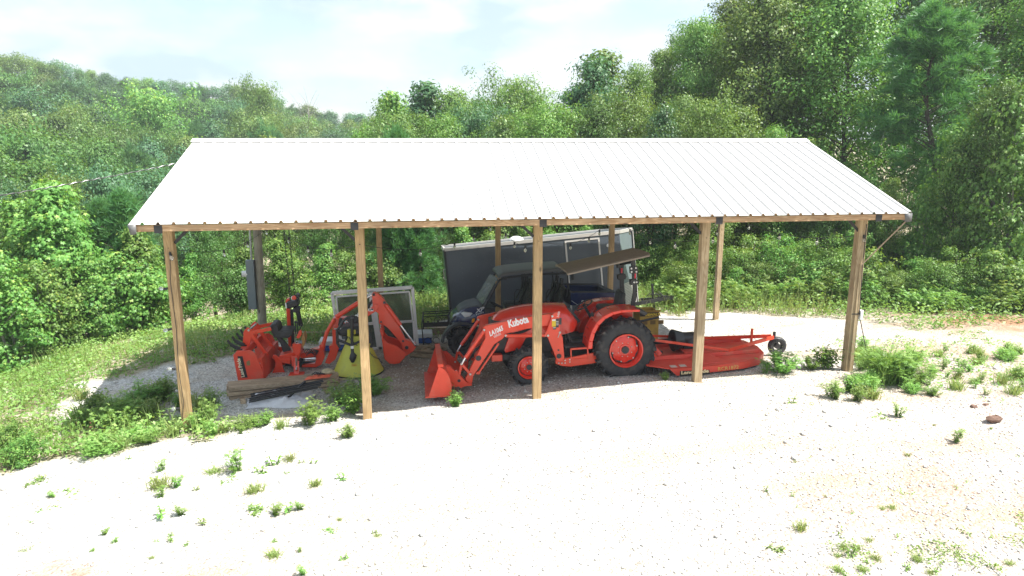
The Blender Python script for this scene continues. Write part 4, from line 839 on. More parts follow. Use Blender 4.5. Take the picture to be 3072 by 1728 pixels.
mb = MB(); mb.box((xL, Y1+.052, bb(xL)-Hb), (xL+.05, Y2-.052, bb(xL)+.02)); obj('bed_front', mb, M_dk, uv, bevel=.01)
mb = MB(); mb.box((xRr-.05, Y1+.052, bb(xRr)-Hb), (xRr, Y2-.052, bb(xRr))); obj('tailgate', mb, M_pl, uv, bevel=.015)
mb = MB(); mb.add([(xL+.05, Y1+.05, bb(xL)-Hb+.03), (xRr-.05, Y1+.05, bb(xRr)-Hb+.03), (xRr-.05, Y2-.05, bb(xRr)-Hb+.03), (xL+.05, Y2-.05, bb(xL)-Hb+.03)], [(0,1,2,3)]); obj('bed_floor', mb, M_dk, uv, solid=.02)
mb = MB(); mb.tube([(xL, Y1+.025, bb(xL)+.01), (xRr, Y1+.025, bb(xRr)+.01), (xRr, Y2-.025, bb(xRr)+.01), (xL, Y2-.025, bb(xL)+.03), (xL, Y1+.025, bb(xL)+.01)], .025, 6); obj('bed_rail', mb, M_pl, uv)
M_svr = mat('silver_decal', (.55,.58,.62), .4)
sl = (bb(xRr)-bb(xL))/(xRr-xL); q = z3(1252, 630, Y=Y1)
text('model_name', 'RANGER', M_svr, uv, (q[0], Y1-.004, q[2]), (1, 0, sl+.03), .12, width=.52, shear=.3, bold=.006)
mb = MB(); a, b, c_ = z3(1185, 605, Y=Y1), z3(1230, 635, Y=Y1), z3(1440, 608, Y=Y1); mb.tube([(a[0], Y1-.003, a[2]), (b[0], Y1-.003, b[2]), (c_[0], Y1-.003, c_[2]-.02)], .008, 4); obj('bed_stripe', mb, M_svr, uv)
q = c5(470, 1252, Y=Y1-.02); text('trim_letters', 'XP', M_svr, uv, (q[0], Y1-.03, q[2]), (1, 0, .3), .12, width=.24, shear=.5, bold=.004)
q = c5(465, 1285, Y=Y1-.02); text('trim_number', '1000', M_svr, uv, (q[0], Y1-.03, q[2]), (1, 0, .25), .05, width=.18)
for o in list(uv.children):
    if o.name.split('.')[0] not in ('roof', 'windscreen', 'roll_cage'): shear(o, Y1, .08)
# ---------------------------------------------------------------- trailer (V nose to the right, hitch tongue)
M_tr = mat('trailer_charcoal', (.062,.076,.095), .35, 0, .05, 2, coat=.2, dirt=((.11,.12,.13), .25))
M_trl = mat('trailer_nose_lit', (.13,.165,.17), .4, 0, .05, 2)  # body charcoal lightened for the nose: its sunlit tone put into the colour
M_dia = mat('aluminium_trim', (.62,.60,.57), .35, .3, .05)
TY = 7.22; TL = z3(233, 222, Y=TY); TR = z3(1545, 88, Y=TY); BL = z3(285, 725, Y=TY)
ex = Vector((TR[0]-TL[0], 0, TR[2]-TL[2])); LT = ex.length; ex.normalize(); ez_ = Vector((-ex.z, 0, ex.x)); HT = 2.15; ey_ = Vector((0, .994, -.11)); ez_ = ex.cross(ey_).normalized()
tl = thing('enclosed_trailer', 'charcoal enclosed cargo trailer with side door and white trim parked behind the shed', 'trailer', tuple(Vector(TL)-ez_*(HT+.4)+ex*2.5+Vector((0,1,0))))
T0 = Vector(TL)-ez_*HT
def tp_(x, y, z): return tuple(T0+ex*x+ey_*y+ez_*z)
def tbox(mb, a, b):
    vs = [tp_(x, y, z) for z in (a[2], b[2]) for x, y in ((a[0],a[1]),(b[0],a[1]),(b[0],b[1]),(a[0],b[1]))]; return mb.add(vs, [(0,3,2,1),(4,5,6,7),(0,1,5,4),(1,2,6,5),(2,3,7,6),(3,0,4,7)])
WT = 2.05; DN = .62
mb = MB(); pl = [(0,0), (LT,0), (LT+DN,WT*.42), (LT+DN,WT*.58), (LT,WT), (0,WT)]
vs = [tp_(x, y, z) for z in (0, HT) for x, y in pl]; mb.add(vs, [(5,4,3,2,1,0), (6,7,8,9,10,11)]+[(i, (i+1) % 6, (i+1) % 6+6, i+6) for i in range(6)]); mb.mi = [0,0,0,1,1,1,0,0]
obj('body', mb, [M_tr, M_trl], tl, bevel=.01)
mb = MB(); 
for i in range(len(pl)):
    (xa, ya), (xb, yb) = pl[i], pl[(i+1) % 6]; cx_, cy_ = LT/2, WT/2
    a = tp_(xa, ya, HT+.0); b = tp_(xb, yb, HT+.0); mb.bar(a, b, .05, .09)
obj('roof_trim', mb, M_dia, tl)
mb = MB(); nrm_ = Vector((WT*.42, -DN)).normalized()
for i in range(15):
    z = .02+i*.045; a = Vector((LT+.01, 0)); b = Vector((LT+DN, WT*.42)); a2 = a+nrm_*.008; b2 = b+nrm_*.008
    mb.bar(tp_(a2.x, a2.y, z), tp_(b2.x, b2.y, z), .016, .03)
obj('stone_guard', mb, M_dia, tl)
mb = MB(); mb.bar(tp_(LT+DN+.01, WT*.5, 0), tp_(LT+DN+.01, WT*.5, HT), .5, .02, up=tuple(ex)); obj('nose_strip', mb, M_dia, tl)
i_ = 1
while i_*.4 < LT:
    x = i_*.4; mb = MB()
    i_ += 1
mb = MB()
for xs_, x in enumerate(np.arange(.02, LT, .405)):
    for z in np.arange(.06, HT-.06, .14): mb.ball(tp_(x, -.002, z), .007, 5)
tag(obj('rivet_row', mb, M_gry, tl), kind='stuff')
def tloc(cx_, cy2): p = z3(cx_, cy2, Y=TY)-np.array(T0); return float(p@np.array(ex)), float(p@np.array(ez_))
dA = tloc(1132, 155); dB = tloc(1392, 120)
dr_ = tag(thing('door', None, None, tp_((dA[0]+dB[0])/2, 0, .1)), None); 
bpy.data.objects.remove(dr_)
mb = MB(); x0_, x1_ = dA[0], dB[0]; zt_ = HT-.1
tbox(mb, (x0_+.05, -.015, .12), (x1_-.05, -.002, zt_-.05)); dr_ = obj('door', mb, M_tr, tl)
mb = MB(); tbox(mb, (x0_, -.025, .06), (x0_+.045, -.001, zt_)); tbox(mb, (x1_-.045, -.025, .06), (x1_, -.001, zt_)); tbox(mb, (x0_+.045, -.025, zt_-.045), (x1_-.045, -.001, zt_)); obj('door_frame', mb, M_dia, dr_)
mb = MB(); hl = tloc(1186, 420); tbox(mb, (x0_+.1, -.05, hl[1]-.1), (x0_+.17, -.016, hl[1]+.08)); obj('door_lock', mb, M_blk, dr_, bevel=.01)
mb = MB(); q = tloc(1457, 190); 
for a in ((.05,), ): mb.tube([tp_(q[0], -.02, q[1]), tp_(q[0], -.0, q[1])], .05, 12)
obj('side_lamp', mb, M_whtd, tl)
mb = MB(); tbox(mb, (-.03, -.012, .0), (.03, .02, HT-.02)); obj('corner_post', mb, M_dk, tl)
mb = MB(); a = tloc(238, 370); b = tloc(243, 420); mb.tube([tp_(-.02, .1, a[1]), tp_(-.08, .1, a[1]), tp_(-.08, .1, b[1]-.1), tp_(-.02, .1, b[1]-.1)], .012, 6); obj('door_bar', mb, M_dia, tl)
q = tloc(800, 150); mb = MB(); mb.ball(tp_(q[0], .75, HT+.03), .21, 14, (1,1,.55)); obj('roof_vent', mb, M_whtd, tl)
for x in (1.9, 2.75):
    c_ = tp_(x, .02, -.18); mb = MB(); tyre(mb, (c_[0], TY+.02, c_[2]), .33, .19, TY+.03, TY+.25, 30); wl = obj('wheel', mb, M_rub, tl, smooth=50)
    mb = MB(); mb.lathe([(.19,.04), (.12,.06), (.08,.03), (0,.03)], (c_[0], TY+.03, c_[2]), 'Y', 20); obj('rim', mb, M_stl, wl)
mb = MB(); q = z3(1775, 625, Y=8)
for s in (-1, 1): mb.bar(tp_(LT+.1, WT/2+s*.5, -.05), tp_(LT+DN+.95, WT/2+s*.06, -.03), .06, .1)
mb.box(tuple(Vector(tp_(LT+DN+.95, WT/2, -.02))-Vector((.1,.07,.05))), tuple(Vector(tp_(LT+DN+.95, WT/2, -.02))+Vector((.22,.07,.07))))
mb.tube([tp_(LT+DN+.55, WT/2, -.5), tp_(LT+DN+.55, WT/2, .45)], .035, 10); obj('hitch_tongue', mb, M_blk, tl)
mb = MB(); p = Vector(tp_(LT+DN+.4, WT/2-.12, .1))
for k in range(5): mb.tube([p+Vector((.1*k-.1, .02*k, .03*k)), p+Vector((.1*k+.02, -.05, .12-.03*k)), p+Vector((.1*k+.1, .0, -.02))], .012, 5)
obj('safety_chain', mb, M_dk, tl)
# ---------------------------------------------------------------- cardboard box behind the tractor
M_cb = mat('cardboard', (.48,.30,.06), .8, 0, .12, 6, dirt=((.25,.17,.06), .5))
q = z3(1760, 790, Y=3.6); bxw = .52; zg = g1(q[0]+.1, 3.9)
bx = thing('cardboard_box', 'open yellow printed cardboard box standing behind the tractor', 'box', (q[0]+.05, 3.9, zg)); X0 = float(z3(1695, 800, Y=3.6)[0]); X1_ = float(c2(1188, 780, Y=3.6)[0]); zt3 = float(c2(1100, 745, Y=3.6)[2])
mb = MB()
for a, b in (((X0,3.6),(X1_,3.612)), ((X0,4.1),(X1_,4.112)), ((X0,3.612),(X0+.012,4.1)), ((X1_-.012,3.612),(X1_,4.1))): mb.box((a[0], a[1], zg), (b[0], b[1], zt3))
mb.box((X0+.012, 3.612, zg), (X1_-.012, 4.1, zg+.01)); obj('box_body', mb, M_cb, bx)
mb = MB(); mb.strip([(X0, 3.6, zt3), (X0-.02, 3.5, zt3+.06)], [(X1_, 3.6, zt3), (X1_+.02, 3.5, zt3+.07)], .008); obj('box_flap', mb, M_cb, bx); mb = MB(); mb.strip([(X1_, 3.62, zt3), (X1_+.06, 3.62, zt3-.12)], [(X1_, 4.1, zt3), (X1_+.06, 4.1, zt3-.12)], .008); obj('box_flap', mb, M_cb, bx)
mb = MB(); mb.box((X0+.0, 3.594, zt3-.1), (X1_, 3.598, zt3-.01)); obj('print_band', mb, mat('print_black', (.02,.018,.015)), bx)
text('box_print', 'DEWALT', mat('print_yellow', (.7,.5,.05)), bx, (X0+.13, 3.590, zt3-.085), (1,0,0), .08, width=.36, bold=.005)
mb = MB()
for k in range(3): mb.box((X0+.06+.2*k, 3.594, zt3-.3), (X0+.19+.2*k, 3.598, zt3-.2))
obj('print_picture', mb, mat('print_brown', (.18,.11,.03)), bx)
# ---------------------------------------------------------------- box blade with ripper teeth
nb = c3(160, 1370, Y=2.45); bl = thing('box_blade', 'orange box blade with black ripper teeth and side plate, left of the backhoe', 'box blade', (.6, 3.1, g1(.6, 3.1)))
M_bb = M_or2
A0 = Vector(c3(165, 1368, Y=2.35)); A0.z = g1(A0.x, A0.y)+.01; B0 = Vector((A0.x+.1, A0.y+1.35, 0)); B0.z = g1(B0.x, B0.y)+.01
bx_ = (B0-A0); LB = bx_.length; bx_.normalize(); bn = Vector((0, 0, 1)).cross(bx_).normalized(); bn = -bn if bn.x < 0 else bn    # bn points right (+X)
def bp3(u, v, w): return tuple(A0+bx_*u+bn*v+Vector((0, 0, w)))
def plate(mb, u0, u1, prof):
    n_ = len(prof); vs = [bp3(u0, a, b) for a, b in prof]+[bp3(u1, a, b) for a, b in prof]
    mb.add(vs, [tuple(range(n_)), tuple(range(2*n_-1, n_-1, -1))]+[((i+1) % n_, i, i+n_, (i+1) % n_+n_) for i in range(n_)])
SPf = [(0, .0), (.52, .0), (.52, .22), (.38, .62), (.30, .68), (.02, .66), (-.06, .58)]
for u in (0, LB-.03):
    mb = MB(); plate(mb, u, u+.03, SPf); obj('side_plate', mb, M_bb, bl, bevel=.01)
mb = MB(); plate(mb, .03, LB-.03, [(.42, .0), (.5, .0), (.52, .22), (.5, .45), (.46, .46), (.47, .22)]); obj('mouldboard', mb, M_bb, bl)
mb = MB(); plate(mb, .03, LB-.03, [(.0, .52), (.16, .52), (.16, .66), (.0, .66)]); obj('shank_beam', mb, M_bb, bl, bevel=.008)
mb = MB(); plate(mb, .03, LB-.03, [(.4, .42), (.5, .42), (.5, .5), (.4, .5)]); obj('rear_beam', mb, M_bb, bl, bevel=.006)
for k in range(5):
    u = .12+k*(LB-.24)/4; mb = MB(); P_ = [bp3(u, .1, .45), bp3(u, .06, .68), bp3(u, -.04, .72), bp3(u, -.13, .78), bp3(u, -.18, .87)]
    for i in range(4): mb.bar(P_[i], P_[i+1], .03, (.07, .075, .07, .04)[i], up=(0,0,1))
    obj('ripper_tooth', mb, M_blk, bl)
um = LB/2
for s in (-.25, .25):
    mb = MB(); plate(mb, um+s-.012, um+s+.012, [(.0, .6), (.14, .6), (.24, .98), (.14, 1.06), (.06, .98)]); obj('hitch_mast', mb, M_or, bl, bevel=.006)
    mb = MB(); mb.bar(bp3(um+s, .16, .98), bp3(um+s, .5, .44), .025, .07); obj('mast_brace', mb, M_or, bl)
    mb = MB(); mb.bar(bp3(um+s, .05, .9), bp3(um+s, .62, 1.02), .02, .07); obj('mast_arm', mb, M_or, bl)
mb = MB(); mb.tube([bp3(um-.3, .17, 1.0), bp3(um+.3, .17, 1.0)], .022, 10); obj('hitch_pin', mb, M_stl, bl)
mb = MB(); pp = [(.1, .1), (.16, .1), (.16, .56), (.1, .56)]; plate(mb, -.004, -.001, [(.08,.1),(.2,.1),(.13,.56),(.03,.56)]); obj('name_plate', mb, M_blk, bl)
text('maker_name', 'Land Pride', mat('plate_cream', (.75,.65,.45)), bl, Vector(bp3(-.008, .14, .12)), tuple(Vector(bp3(0, .07, .54))-Vector(bp3(0, .14, .12))), .1, nrm=tuple(-bx_), width=.4, bold=.003)
mb = MB(); mb.prism([(A0.x+.2, A0.z+.36), (A0.x+.3, A0.z+.36), (A0.x+.3, A0.z+.44), (A0.x+.25, A0.z+.47), (A0.x+.2, A0.z+.44)], A0.y-.02, A0.y-.012); obj('emblem', mb, mat('plate_brown', (.25,.16,.06)), bl)
# ---------------------------------------------------------------- backhoe attachment
BY = 3.15
bh = thing('backhoe_attachment', 'orange backhoe attachment with black seat, folded boom and digging bucket', 'backhoe', (1.9, BY+.1, g1(1.9, BY)))
def bpz(pts, c, y0, y1, nm, m=None, Y=BY, bev=.008, par=None):
    mb = MB(); mb.prism(c.xz(pts, Y), y0, y1); return obj(nm, mb, m or M_or, par or bh, bevel=bev)
for y in (BY-.32, BY+.3): bpz([(720,925), (760,930), (790,960), (960,985), (960,1060), (845,1040), (850,1100), (880,1180), (770,1215), (735,1215), (668,1240), (700,1180), (735,1110), (745,1040), (730,990), (700,970)], c3, y, y+.03, 'mounting_plate')
bpz([(790,950), (1060,880), (1090,950), (1080,1000), (850,1010)], c3, BY-.28, BY+.28, 'main_frame')
bpz([(990,770), (1105,765), (1110,870), (1070,975), (1000,880)], c3, BY-.34, BY-.2, 'valve_housing')
bpz([(1105,700), (1130,640), (1160,720), (1140,820), (1110,860)], c3, BY-.2, BY+.1, 'control_console', mat('console_tan', (.45,.25,.08)))
bpz([(1040,690), (1080,590), (1110,575), (1120,640), (1080,700)], c3, BY-.3, BY-.24, 'lever_guard')
bpz([(1060,960), (1330,880), (1400,870), (1430,1000), (1380,1110), (1300,1150), (1100,1150), (1100,1120), (1290,1090), (1310,1010), (1090,1020)], c3, BY-.1, BY+.12, 'swing_frame')
mb = MB(); mb.tube([p3(c3, 1140, 1045, BY-.15), p3(c3, 1290, 1035, BY-.15)], .03, 12); mb.tube([p3(c3, 1140, 1070, BY-.05), p3(c3, 1290, 1055, BY-.05)], .025, 12); obj('swing_cylinder', mb, M_chr, bh)
mb = MB(); mb.tube([p3(c3, 860, 1040, BY), p3(c3, 1100, 1100, BY)], .09, 10); mb.bar(p3(c3, 860, 1090, BY+.1), p3(c3, 1310, 1110, BY+.1), .2, .12); obj('hydraulic_block', mb, M_dk, bh)
q0, q1 = p3(c3, 1010, 1080, BY-.5), p3(c3, 1015, 1270, BY-.62)
mb = MB(); mb.bar(p3(c3, 975, 1000, BY-.36), p3(c3, 990, 1150, BY-.4), .12, .09); mb.bar(q0, q1, .11, .07); mb.box((q1[0]-.15, q1[1]-.12, q1[2]-.02), (q1[0]+.15, q1[1]+.12, q1[2]+.02)); obj('stabiliser_leg', mb, M_or, bh, bevel=.006)
mb = MB(); mb.tube([(q0[0]+.01, q0[1]-.06, q0[2]+.1), (q0[0]+.01, q0[1]-.06, q0[2]-.1), (q1[0]+.01, q1[1]-.05, q1[2]+.1)], .022, 8); obj('stabiliser_cylinder', mb, M_chr, bh)
mb = MB(); mb.bar(p3(c3, 1060, 1100, BY+.4), p3(c3, 1120, 1180, BY+.5), .08, .06); obj('stabiliser_leg', mb, M_or, bh)
# seat
mb = MB(); mb.prism(c3.xz([(700,640), (760,600), (940,590), (985,610), (985,640), (930,700), (760,700), (715,690)], BY), BY-.26, BY+.2); obj('seat_cushion', mb, M_dk, bh, bevel=.035, seg=3)
mb = MB(); mb.prism(c3.xz([(645,545), (670,510), (730,500), (770,530), (790,600), (760,660), (715,690), (690,640)], BY), BY-.26, BY+.2); obj('seat_back', mb, M_dk, bh, bevel=.035, seg=3)
bpz([(700,690), (760,705), (850,790), (925,890), (930,920), (880,965), (820,930), (790,830)], c3, BY-.06, BY+.02, 'seat_post', M_dk)
mb = MB()
for x, y, x2, y2, m in ((1000,690,1000,515,0), (1030,690,1028,520,0), (1045,660,1085,560,0)): mb.tube([p3(c3, x, y, BY-.1), p3(c3, x2, y2, BY-.1)], .012, 6); mb.ball(p3(c3, x2, y2, BY-.1), .028, 8)
obj('control_levers', mb, M_blk, bh)
decal(1000, 782, 1030, 815, M_dk, BY-.345, bh, c3); decal(1038, 780, 1095, 820, M_gry, BY-.345, bh, c3); decal(1004, 786, 1026, 792, M_whtd, BY-.349, bh, c3)
# boom: lower upright, upper boom, dipper
for y in (BY-.1, BY+.1): pass
bpz([(0,905), (40,890), (80,965), (0,1010)], c4, BY-.12, BY+.12, 'swing_pivot')
bpz([(80,1175), (150,1190), (240,1120), (290,960), (265,800), (255,690), (245,520), (190,515), (190,650), (195,900), (140,935), (155,985), (110,1110)], c4, BY-.1, BY+.1, 'boom_base')
bpz([(190,520), (240,505), (560,500), (700,420), (800,330), (850,305), (880,340), (870,380), (820,420), (690,500), (560,560), (400,600), (255,690), (200,560)], c4, BY-.09, BY+.09, 'boom')
mb = MB(); mb.tube([p3(c4, 215, 540, BY-.12), p3(c4, 100, 740, BY-.12), p3(c4, 40, 960, BY-.12)], .042, 12); mb.v = mb.v; obj('lift_cylinder', mb, M_or, bh)
mb = MB(); mb.tube([p3(c4, 240, 505, BY-.02), p3(c4, 650, 245, BY-.02)], .05, 12); bc = obj('dipper_cylinder', mb, M_or, bh); mb = MB(); mb.tube([p3(c4, 650, 245, BY-.02), p3(c4, 790, 165, BY-.02)], .025, 10); obj('piston_rod', mb, M_chr, bc)
bpz([(780,160), (790,135), (830,128), (880,150), (960,230), (1000,310), (1150,560), (1280,830), (1330,850), (1440,905), (1440,940), (1400,1000), (1310,1065), (1260,1090), (1220,1000), (1230,900), (1060,700), (1000,640), (940,605), (905,605), (885,580), (880,440), (800,390), (790,300)], c4, BY-.08, BY+.08, 'dipper_arm')
mb = MB(); mb.tube([p3(c4, 985, 320, BY-.12), p3(c4, 1205, 625, BY-.12)], .045, 12); bc = obj('bucket_cylinder', mb, M_or, bh); mb = MB(); mb.tube([p3(c4, 1205, 625, BY-.12), p3(c4, 1425, 925, BY-.12)], .024, 10); obj('piston_rod', mb, M_chr, bc)
for x, y, r_ in ((803,170,.03), (845,345,.05), (965,290,.03), (915,582,.022), (215,555,.03), (1300,965,.04), (1245,868,.025), (1425,930,.025)):
    mb = MB(); q = p3(c4, x, y, BY-.105); mb.tube([q, (q[0], q[1]+.02, q[2])], r_, 12); obj('pivot_pin', mb, M_or, bh) if r_ > .045 else obj('pivot_pin', mb, M_dk, bh)
mb = MB(); BP = c4.xz([(935,740), (955,800), (1010,860), (1140,900), (1290,1010), (1270,1080), (1200,1150), (1120,1168), (1050,1160), (985,1100), (970,1010)], BY-.1)
for y in (BY-.28, BY+.27): mb.prism(BP, y, y+.025)
pr = BP[6:]+[BP[0]]; mb.strip([(x, BY-.255, z) for x, z in pr[::-1]], [(x, BY+.27, z) for x, z in pr[::-1]], .02)
bkt = obj('digging_bucket', mb, M_or, bh, bevel=.004)
for k in range(4):
    mb = MB(); y = BY-.25+k*.17; e = BP[0]; mb.bar((e[0]+.01, y, e[1]-.03), (e[0]-.02, y, e[1]+.1), .05, .03, up=(0,1,0)); obj('bucket_tooth', mb, M_or, bkt)
decal(722, 380, 800, 415, M_whtd, BY-.095, bh, c4); decal(738, 388, 762, 408, M_dk, BY-.1, bh, c4); decal(768, 380, 796, 400, M_dk, BY-.1, bh, c4)
q = p3(c4, 375, 608, BY-.095); text('maker_name', 'Kubota', M_whtd, bh, q, (1, 0, .5), .14, width=.45, bold=.006)
for j in range(3): mb = MB(); mb.tube([p3(c4, 330-15*j, 520, BY-.13), p3(c4, 300-12*j, 620, BY-.16), p3(c4, 330, 800-40*j, BY-.14), p3(c4, 560, 540+20*j, BY-.12), p3(c4, 780, 250+20*j, BY-.1)], .012, 6); obj('hydraulic_hose', mb, M_blk, bh)
for j in range(5): mb = MB(); mb.tube([p3(c3, 1110+20*j, 900, BY-.14), p3(c3, 1160+18*j, 1000-20*j, BY-.2), p3(c3, 1240+10*j, 900+30*j, BY-.16), p3(c3, 1330, 930, BY-.12)], .011, 5); obj('hydraulic_hose', mb, M_blk, bh)
# ---------------------------------------------------------------- upright engine machine hung on chains
SY = 4.0
ls = thing('log_splitter', 'upright orange and black log splitter with small engine, hanging on chains behind the backhoe seat', 'log splitter', tuple(c3(930, 880, Y=SY)))
mb = MB(); mb.prism(c3.xz([(862,200), (880,165), (915,160), (925,300), (970,870), (905,880), (872,300)], SY), SY-.08, SY+.06); obj('beam', mb, M_or, ls, bevel=.008)
mb = MB(); mb.prism(c3.xz([(930,330), (968,330), (985,885), (940,880)], SY-.08), SY-.11, SY-.082); ra = obj('toothed_rail', mb, M_blk, ls)
mb = MB()
for k in range(22): q = p3(c3, 931+k*1.1, 350+k*22, SY-.1); mb.box((q[0]-.015, SY-.12, q[2]-.012), (q[0]+.012, SY-.1, q[2]+.012))
obj('rail_teeth', mb, M_blk, ra)
mb = MB(); mb.prism(c3.xz([(868,215), (1050,175), (1060,260), (930,300), (880,300)], SY-.1), SY-.26, SY+.04); en = obj('engine', mb, M_blk, ls, bevel=.03)
mb = MB(); mb.prism(c3.xz([(935,140), (1000,135), (1000,165), (938,172)], SY-.15), SY-.22, SY-.08); obj('fuel_tank', mb, M_whtd, en, bevel=.015); mb = MB(); q = p3(c3, 975, 162, SY-.24); mb.tube([q, (q[0], q[1]+.02, q[2])], .05, 14); obj('starter_cover', mb, M_red, en)
mb = MB(); q = p3(c3, 1020, 150, SY-.2); mb.tube([q, (q[0], q[1]+.18, q[2])], .06, 12); obj('air_filter', mb, M_blk, en)
mb = MB(); mb.prism(c3.xz([(970,290), (1060,285), (1075,320), (1050,360), (975,355)], SY-.1), SY-.24, SY-.02); obj('hydraulic_pump', mb, M_dk, ls, bevel=.02)
mb = MB(); mb.tube([p3(c3, 1030, 350, SY-.1), p3(c3, 1050, 450, SY-.1), p3(c3, 1075, 560, SY-.1)], .05, 12); obj('hydraulic_cylinder', mb, M_blk, ls)
mb = MB(); mb.prism(c3.xz([(862,215), (880,215), (890,290), (872,292)], SY-.12), SY-.27, SY-.262); obj('warning_label', mb, M_whtd, ls)
for xx, xt in ((925, 915), (995, 985)):
    mb = MB(); a = Vector(p3(c3, xx, 190, SY-.05)); b = Vector((a.x-.03, SY-.3, 3.6)); n_ = 46
    for k in range(n_):
        c_ = a.lerp(b, (k+.5)/n_); h = (b-a).length/n_*.72; u_ = Vector((1,0,0)) if k % 2 else Vector((0,1,0))
        mb.tube([c_+Vector((0,0,h)), c_+u_*.016+Vector((0,0,h*.6)), c_+u_*.016-Vector((0,0,h*.6)), c_-Vector((0,0,h)), c_-u_*.016-Vector((0,0,h*.6)), c_-u_*.016+Vector((0,0,h*.6)), c_+Vector((0,0,h))], .006, 4, cap=False)
    obj('chain', mb, M_dk, ls)
# ---------------------------------------------------------------- cone spreader
M_hop = mat('hopper_yellow', (.52,.52,.06), .5, 0, .06, 4, dirt=((.25,.24,.10), .5))
cx0 = c4(565, 1000, Y=2.75); sc_ = thing('cone_spreader', 'upturned yellow cone spreader with black frame and drive shaft beside the second post', 'spreader', (cx0[0], 2.75, g1(cx0[0], 2.75)))
Rb = .52; zb = g1(cx0[0], 2.75)+.02; zt4 = c4(400, 770, Y=2.75)[2]
mb = MB(); mb.lathe([(Rb-.03, .0), (Rb, .0), (Rb+.012, .02), (Rb-.01, .05), (.30, .52), (.19, zt4-zb-.06), (.17, zt4-zb)], (cx0[0], 2.75, zb), 'Z', 48); obj('hopper', mb, M_hop, sc_, smooth=35)
mb = MB(); mb.lathe([(Rb+.005, -.015), (Rb+.025, 0), (Rb+.02, .03)], (cx0[0], 2.75, zb), 'Z', 48); obj('rim_cord', mb, M_dk, sc_)
Fy = 2.45
fr = [(300,960), (262,900), (255,700), (300,650), (350,560), (420,510), (540,505), (600,560), (720,700), (780,900), (765,960)]
mb = MB(); mb.tube([p3(c4, x, y, Fy) for x, y in fr], .03, 8); fr_ = obj('frame', mb, M_blk, sc_)
mb = MB(); mb.tube([p3(c4, 280, 850, Fy), p3(c4, 470, 930, Fy-.1), p3(c4, 600, 870, Fy), p3(c4, 760, 880, Fy)], .03, 8); obj('lower_frame', mb, M_blk, sc_)
mb = MB(); mb.prism(c4.xz([(260,680), (380,645), (600,640), (680,650), (690,760), (560,770), (280,790)], 2.6), 2.55, 2.95); obj('spinner_housing', mb, M_dk, sc_, bevel=.05)
mb = MB(); mb.tube([p3(c4, 445, 690, 2.4), p3(c4, 445, 790, 2.4)], .05, 8); mb.tube([p3(c4, 520, 700, 2.4), p3(c4, 520, 760, 2.4)], .02, 8); obj('bearing_guard', mb, mat('guard_yellow', (.5,.45,.03)), sc_)
mb = MB(); P_ = [(480,520), (478,700), (480,930), (485,980), (487,1040), (500,1080), (488,1130), (490,1185)]; mb.tube([p3(c4, x, y, 2.3) for x, y in P_], [.045,.03,.03,.032,.035,.075,.07,.03], 12); ds = obj('drive_shaft', mb, M_blk, sc_)
mb = MB(); mb.tube([p3(c4, 484, 935, 2.295), p3(c4, 484, 975, 2.295)], .034, 10); obj('shaft_label', mb, M_whtd, ds)
mb = MB(); mb.tube([p3(c4, 205, 685, Fy), p3(c4, 300, 675, Fy)], .012, 6); mb.ball(p3(c4, 303, 675, Fy), .022, 8); obj('control_lever', mb, M_stl, sc_)
mb = MB(); mb.tube([p3(c4, 430, 570, Fy), p3(c4, 480, 520, Fy), p3(c4, 540, 570, Fy)], .07, 10); obj('gearbox', mb, M_dk, sc_)
def chain(name, pts, par, r=.005, w=.014, step=.034):
    mb = MB(); P_ = [Vector(p) for p in pts]
    for i in range(len(P_)-1):
        L_ = (P_[i+1]-P_[i]).length; n_ = max(1, int(L_/step)); d_ = (P_[i+1]-P_[i]).normalized(); o1 = d_.orthogonal().normalized(); o2 = d_.cross(o1)
        for k in range(n_):
            c_ = P_[i].lerp(P_[i+1], (k+.5)/n_); u_ = o1 if k % 2 else o2; h = step*.7
            mb.tube([c_+d_*h, c_+u_*w+d_*h*.5, c_+u_*w-d_*h*.5, c_-d_*h, c_-u_*w-d_*h*.5, c_-u_*w+d_*h*.5, c_+d_*h], r, 4, cap=False)
    return obj(name, mb, M_dk, par)
chain('chain', [p3(c4, 415, 770, 2.42), p3(c4, 455, 840, 2.4), p3(c4, 560, 935, 2.4)], sc_); chain('chain', [p3(c4, 720, 1010, 2.3), p3(c4, 800, 1100, 2.2), p3(c4, 880, 1130, 2.25), p3(c4, 930, 1190, 2.3)], sc_)
M_mark = mat('marker_orange', (.45,.22,.02))
decal(475, 1210, 555, 1214, M_mark, 2.19, sc_, c4, 'hand_mark'); decal(485, 1224, 540, 1228, M_mark, 2.19, sc_, c4, 'hand_mark'); decal(470, 1234, 560, 1238, M_mark, 2.19, sc_, c4, 'hand_mark')
mb = MB()
for t_, (dx, dy) in enumerate(((0,-.1),)): mb.tube([(cx0[0]-.62, 2.15, zb+.01), (cx0[0]-.45, 2.1, zb+.03), (cx0[0]-.2, 2.2, zb+.01), (cx0[0]-.5, 2.25, zb+.02), (cx0[0]-.68, 2.1, zb+.04)], .015, 6)
tag(obj('rope', mb, mat('rope_tan', (.5,.42,.28), .9)), 'loose tan rope lying on the gravel at the foot of the yellow spreader', 'rope')
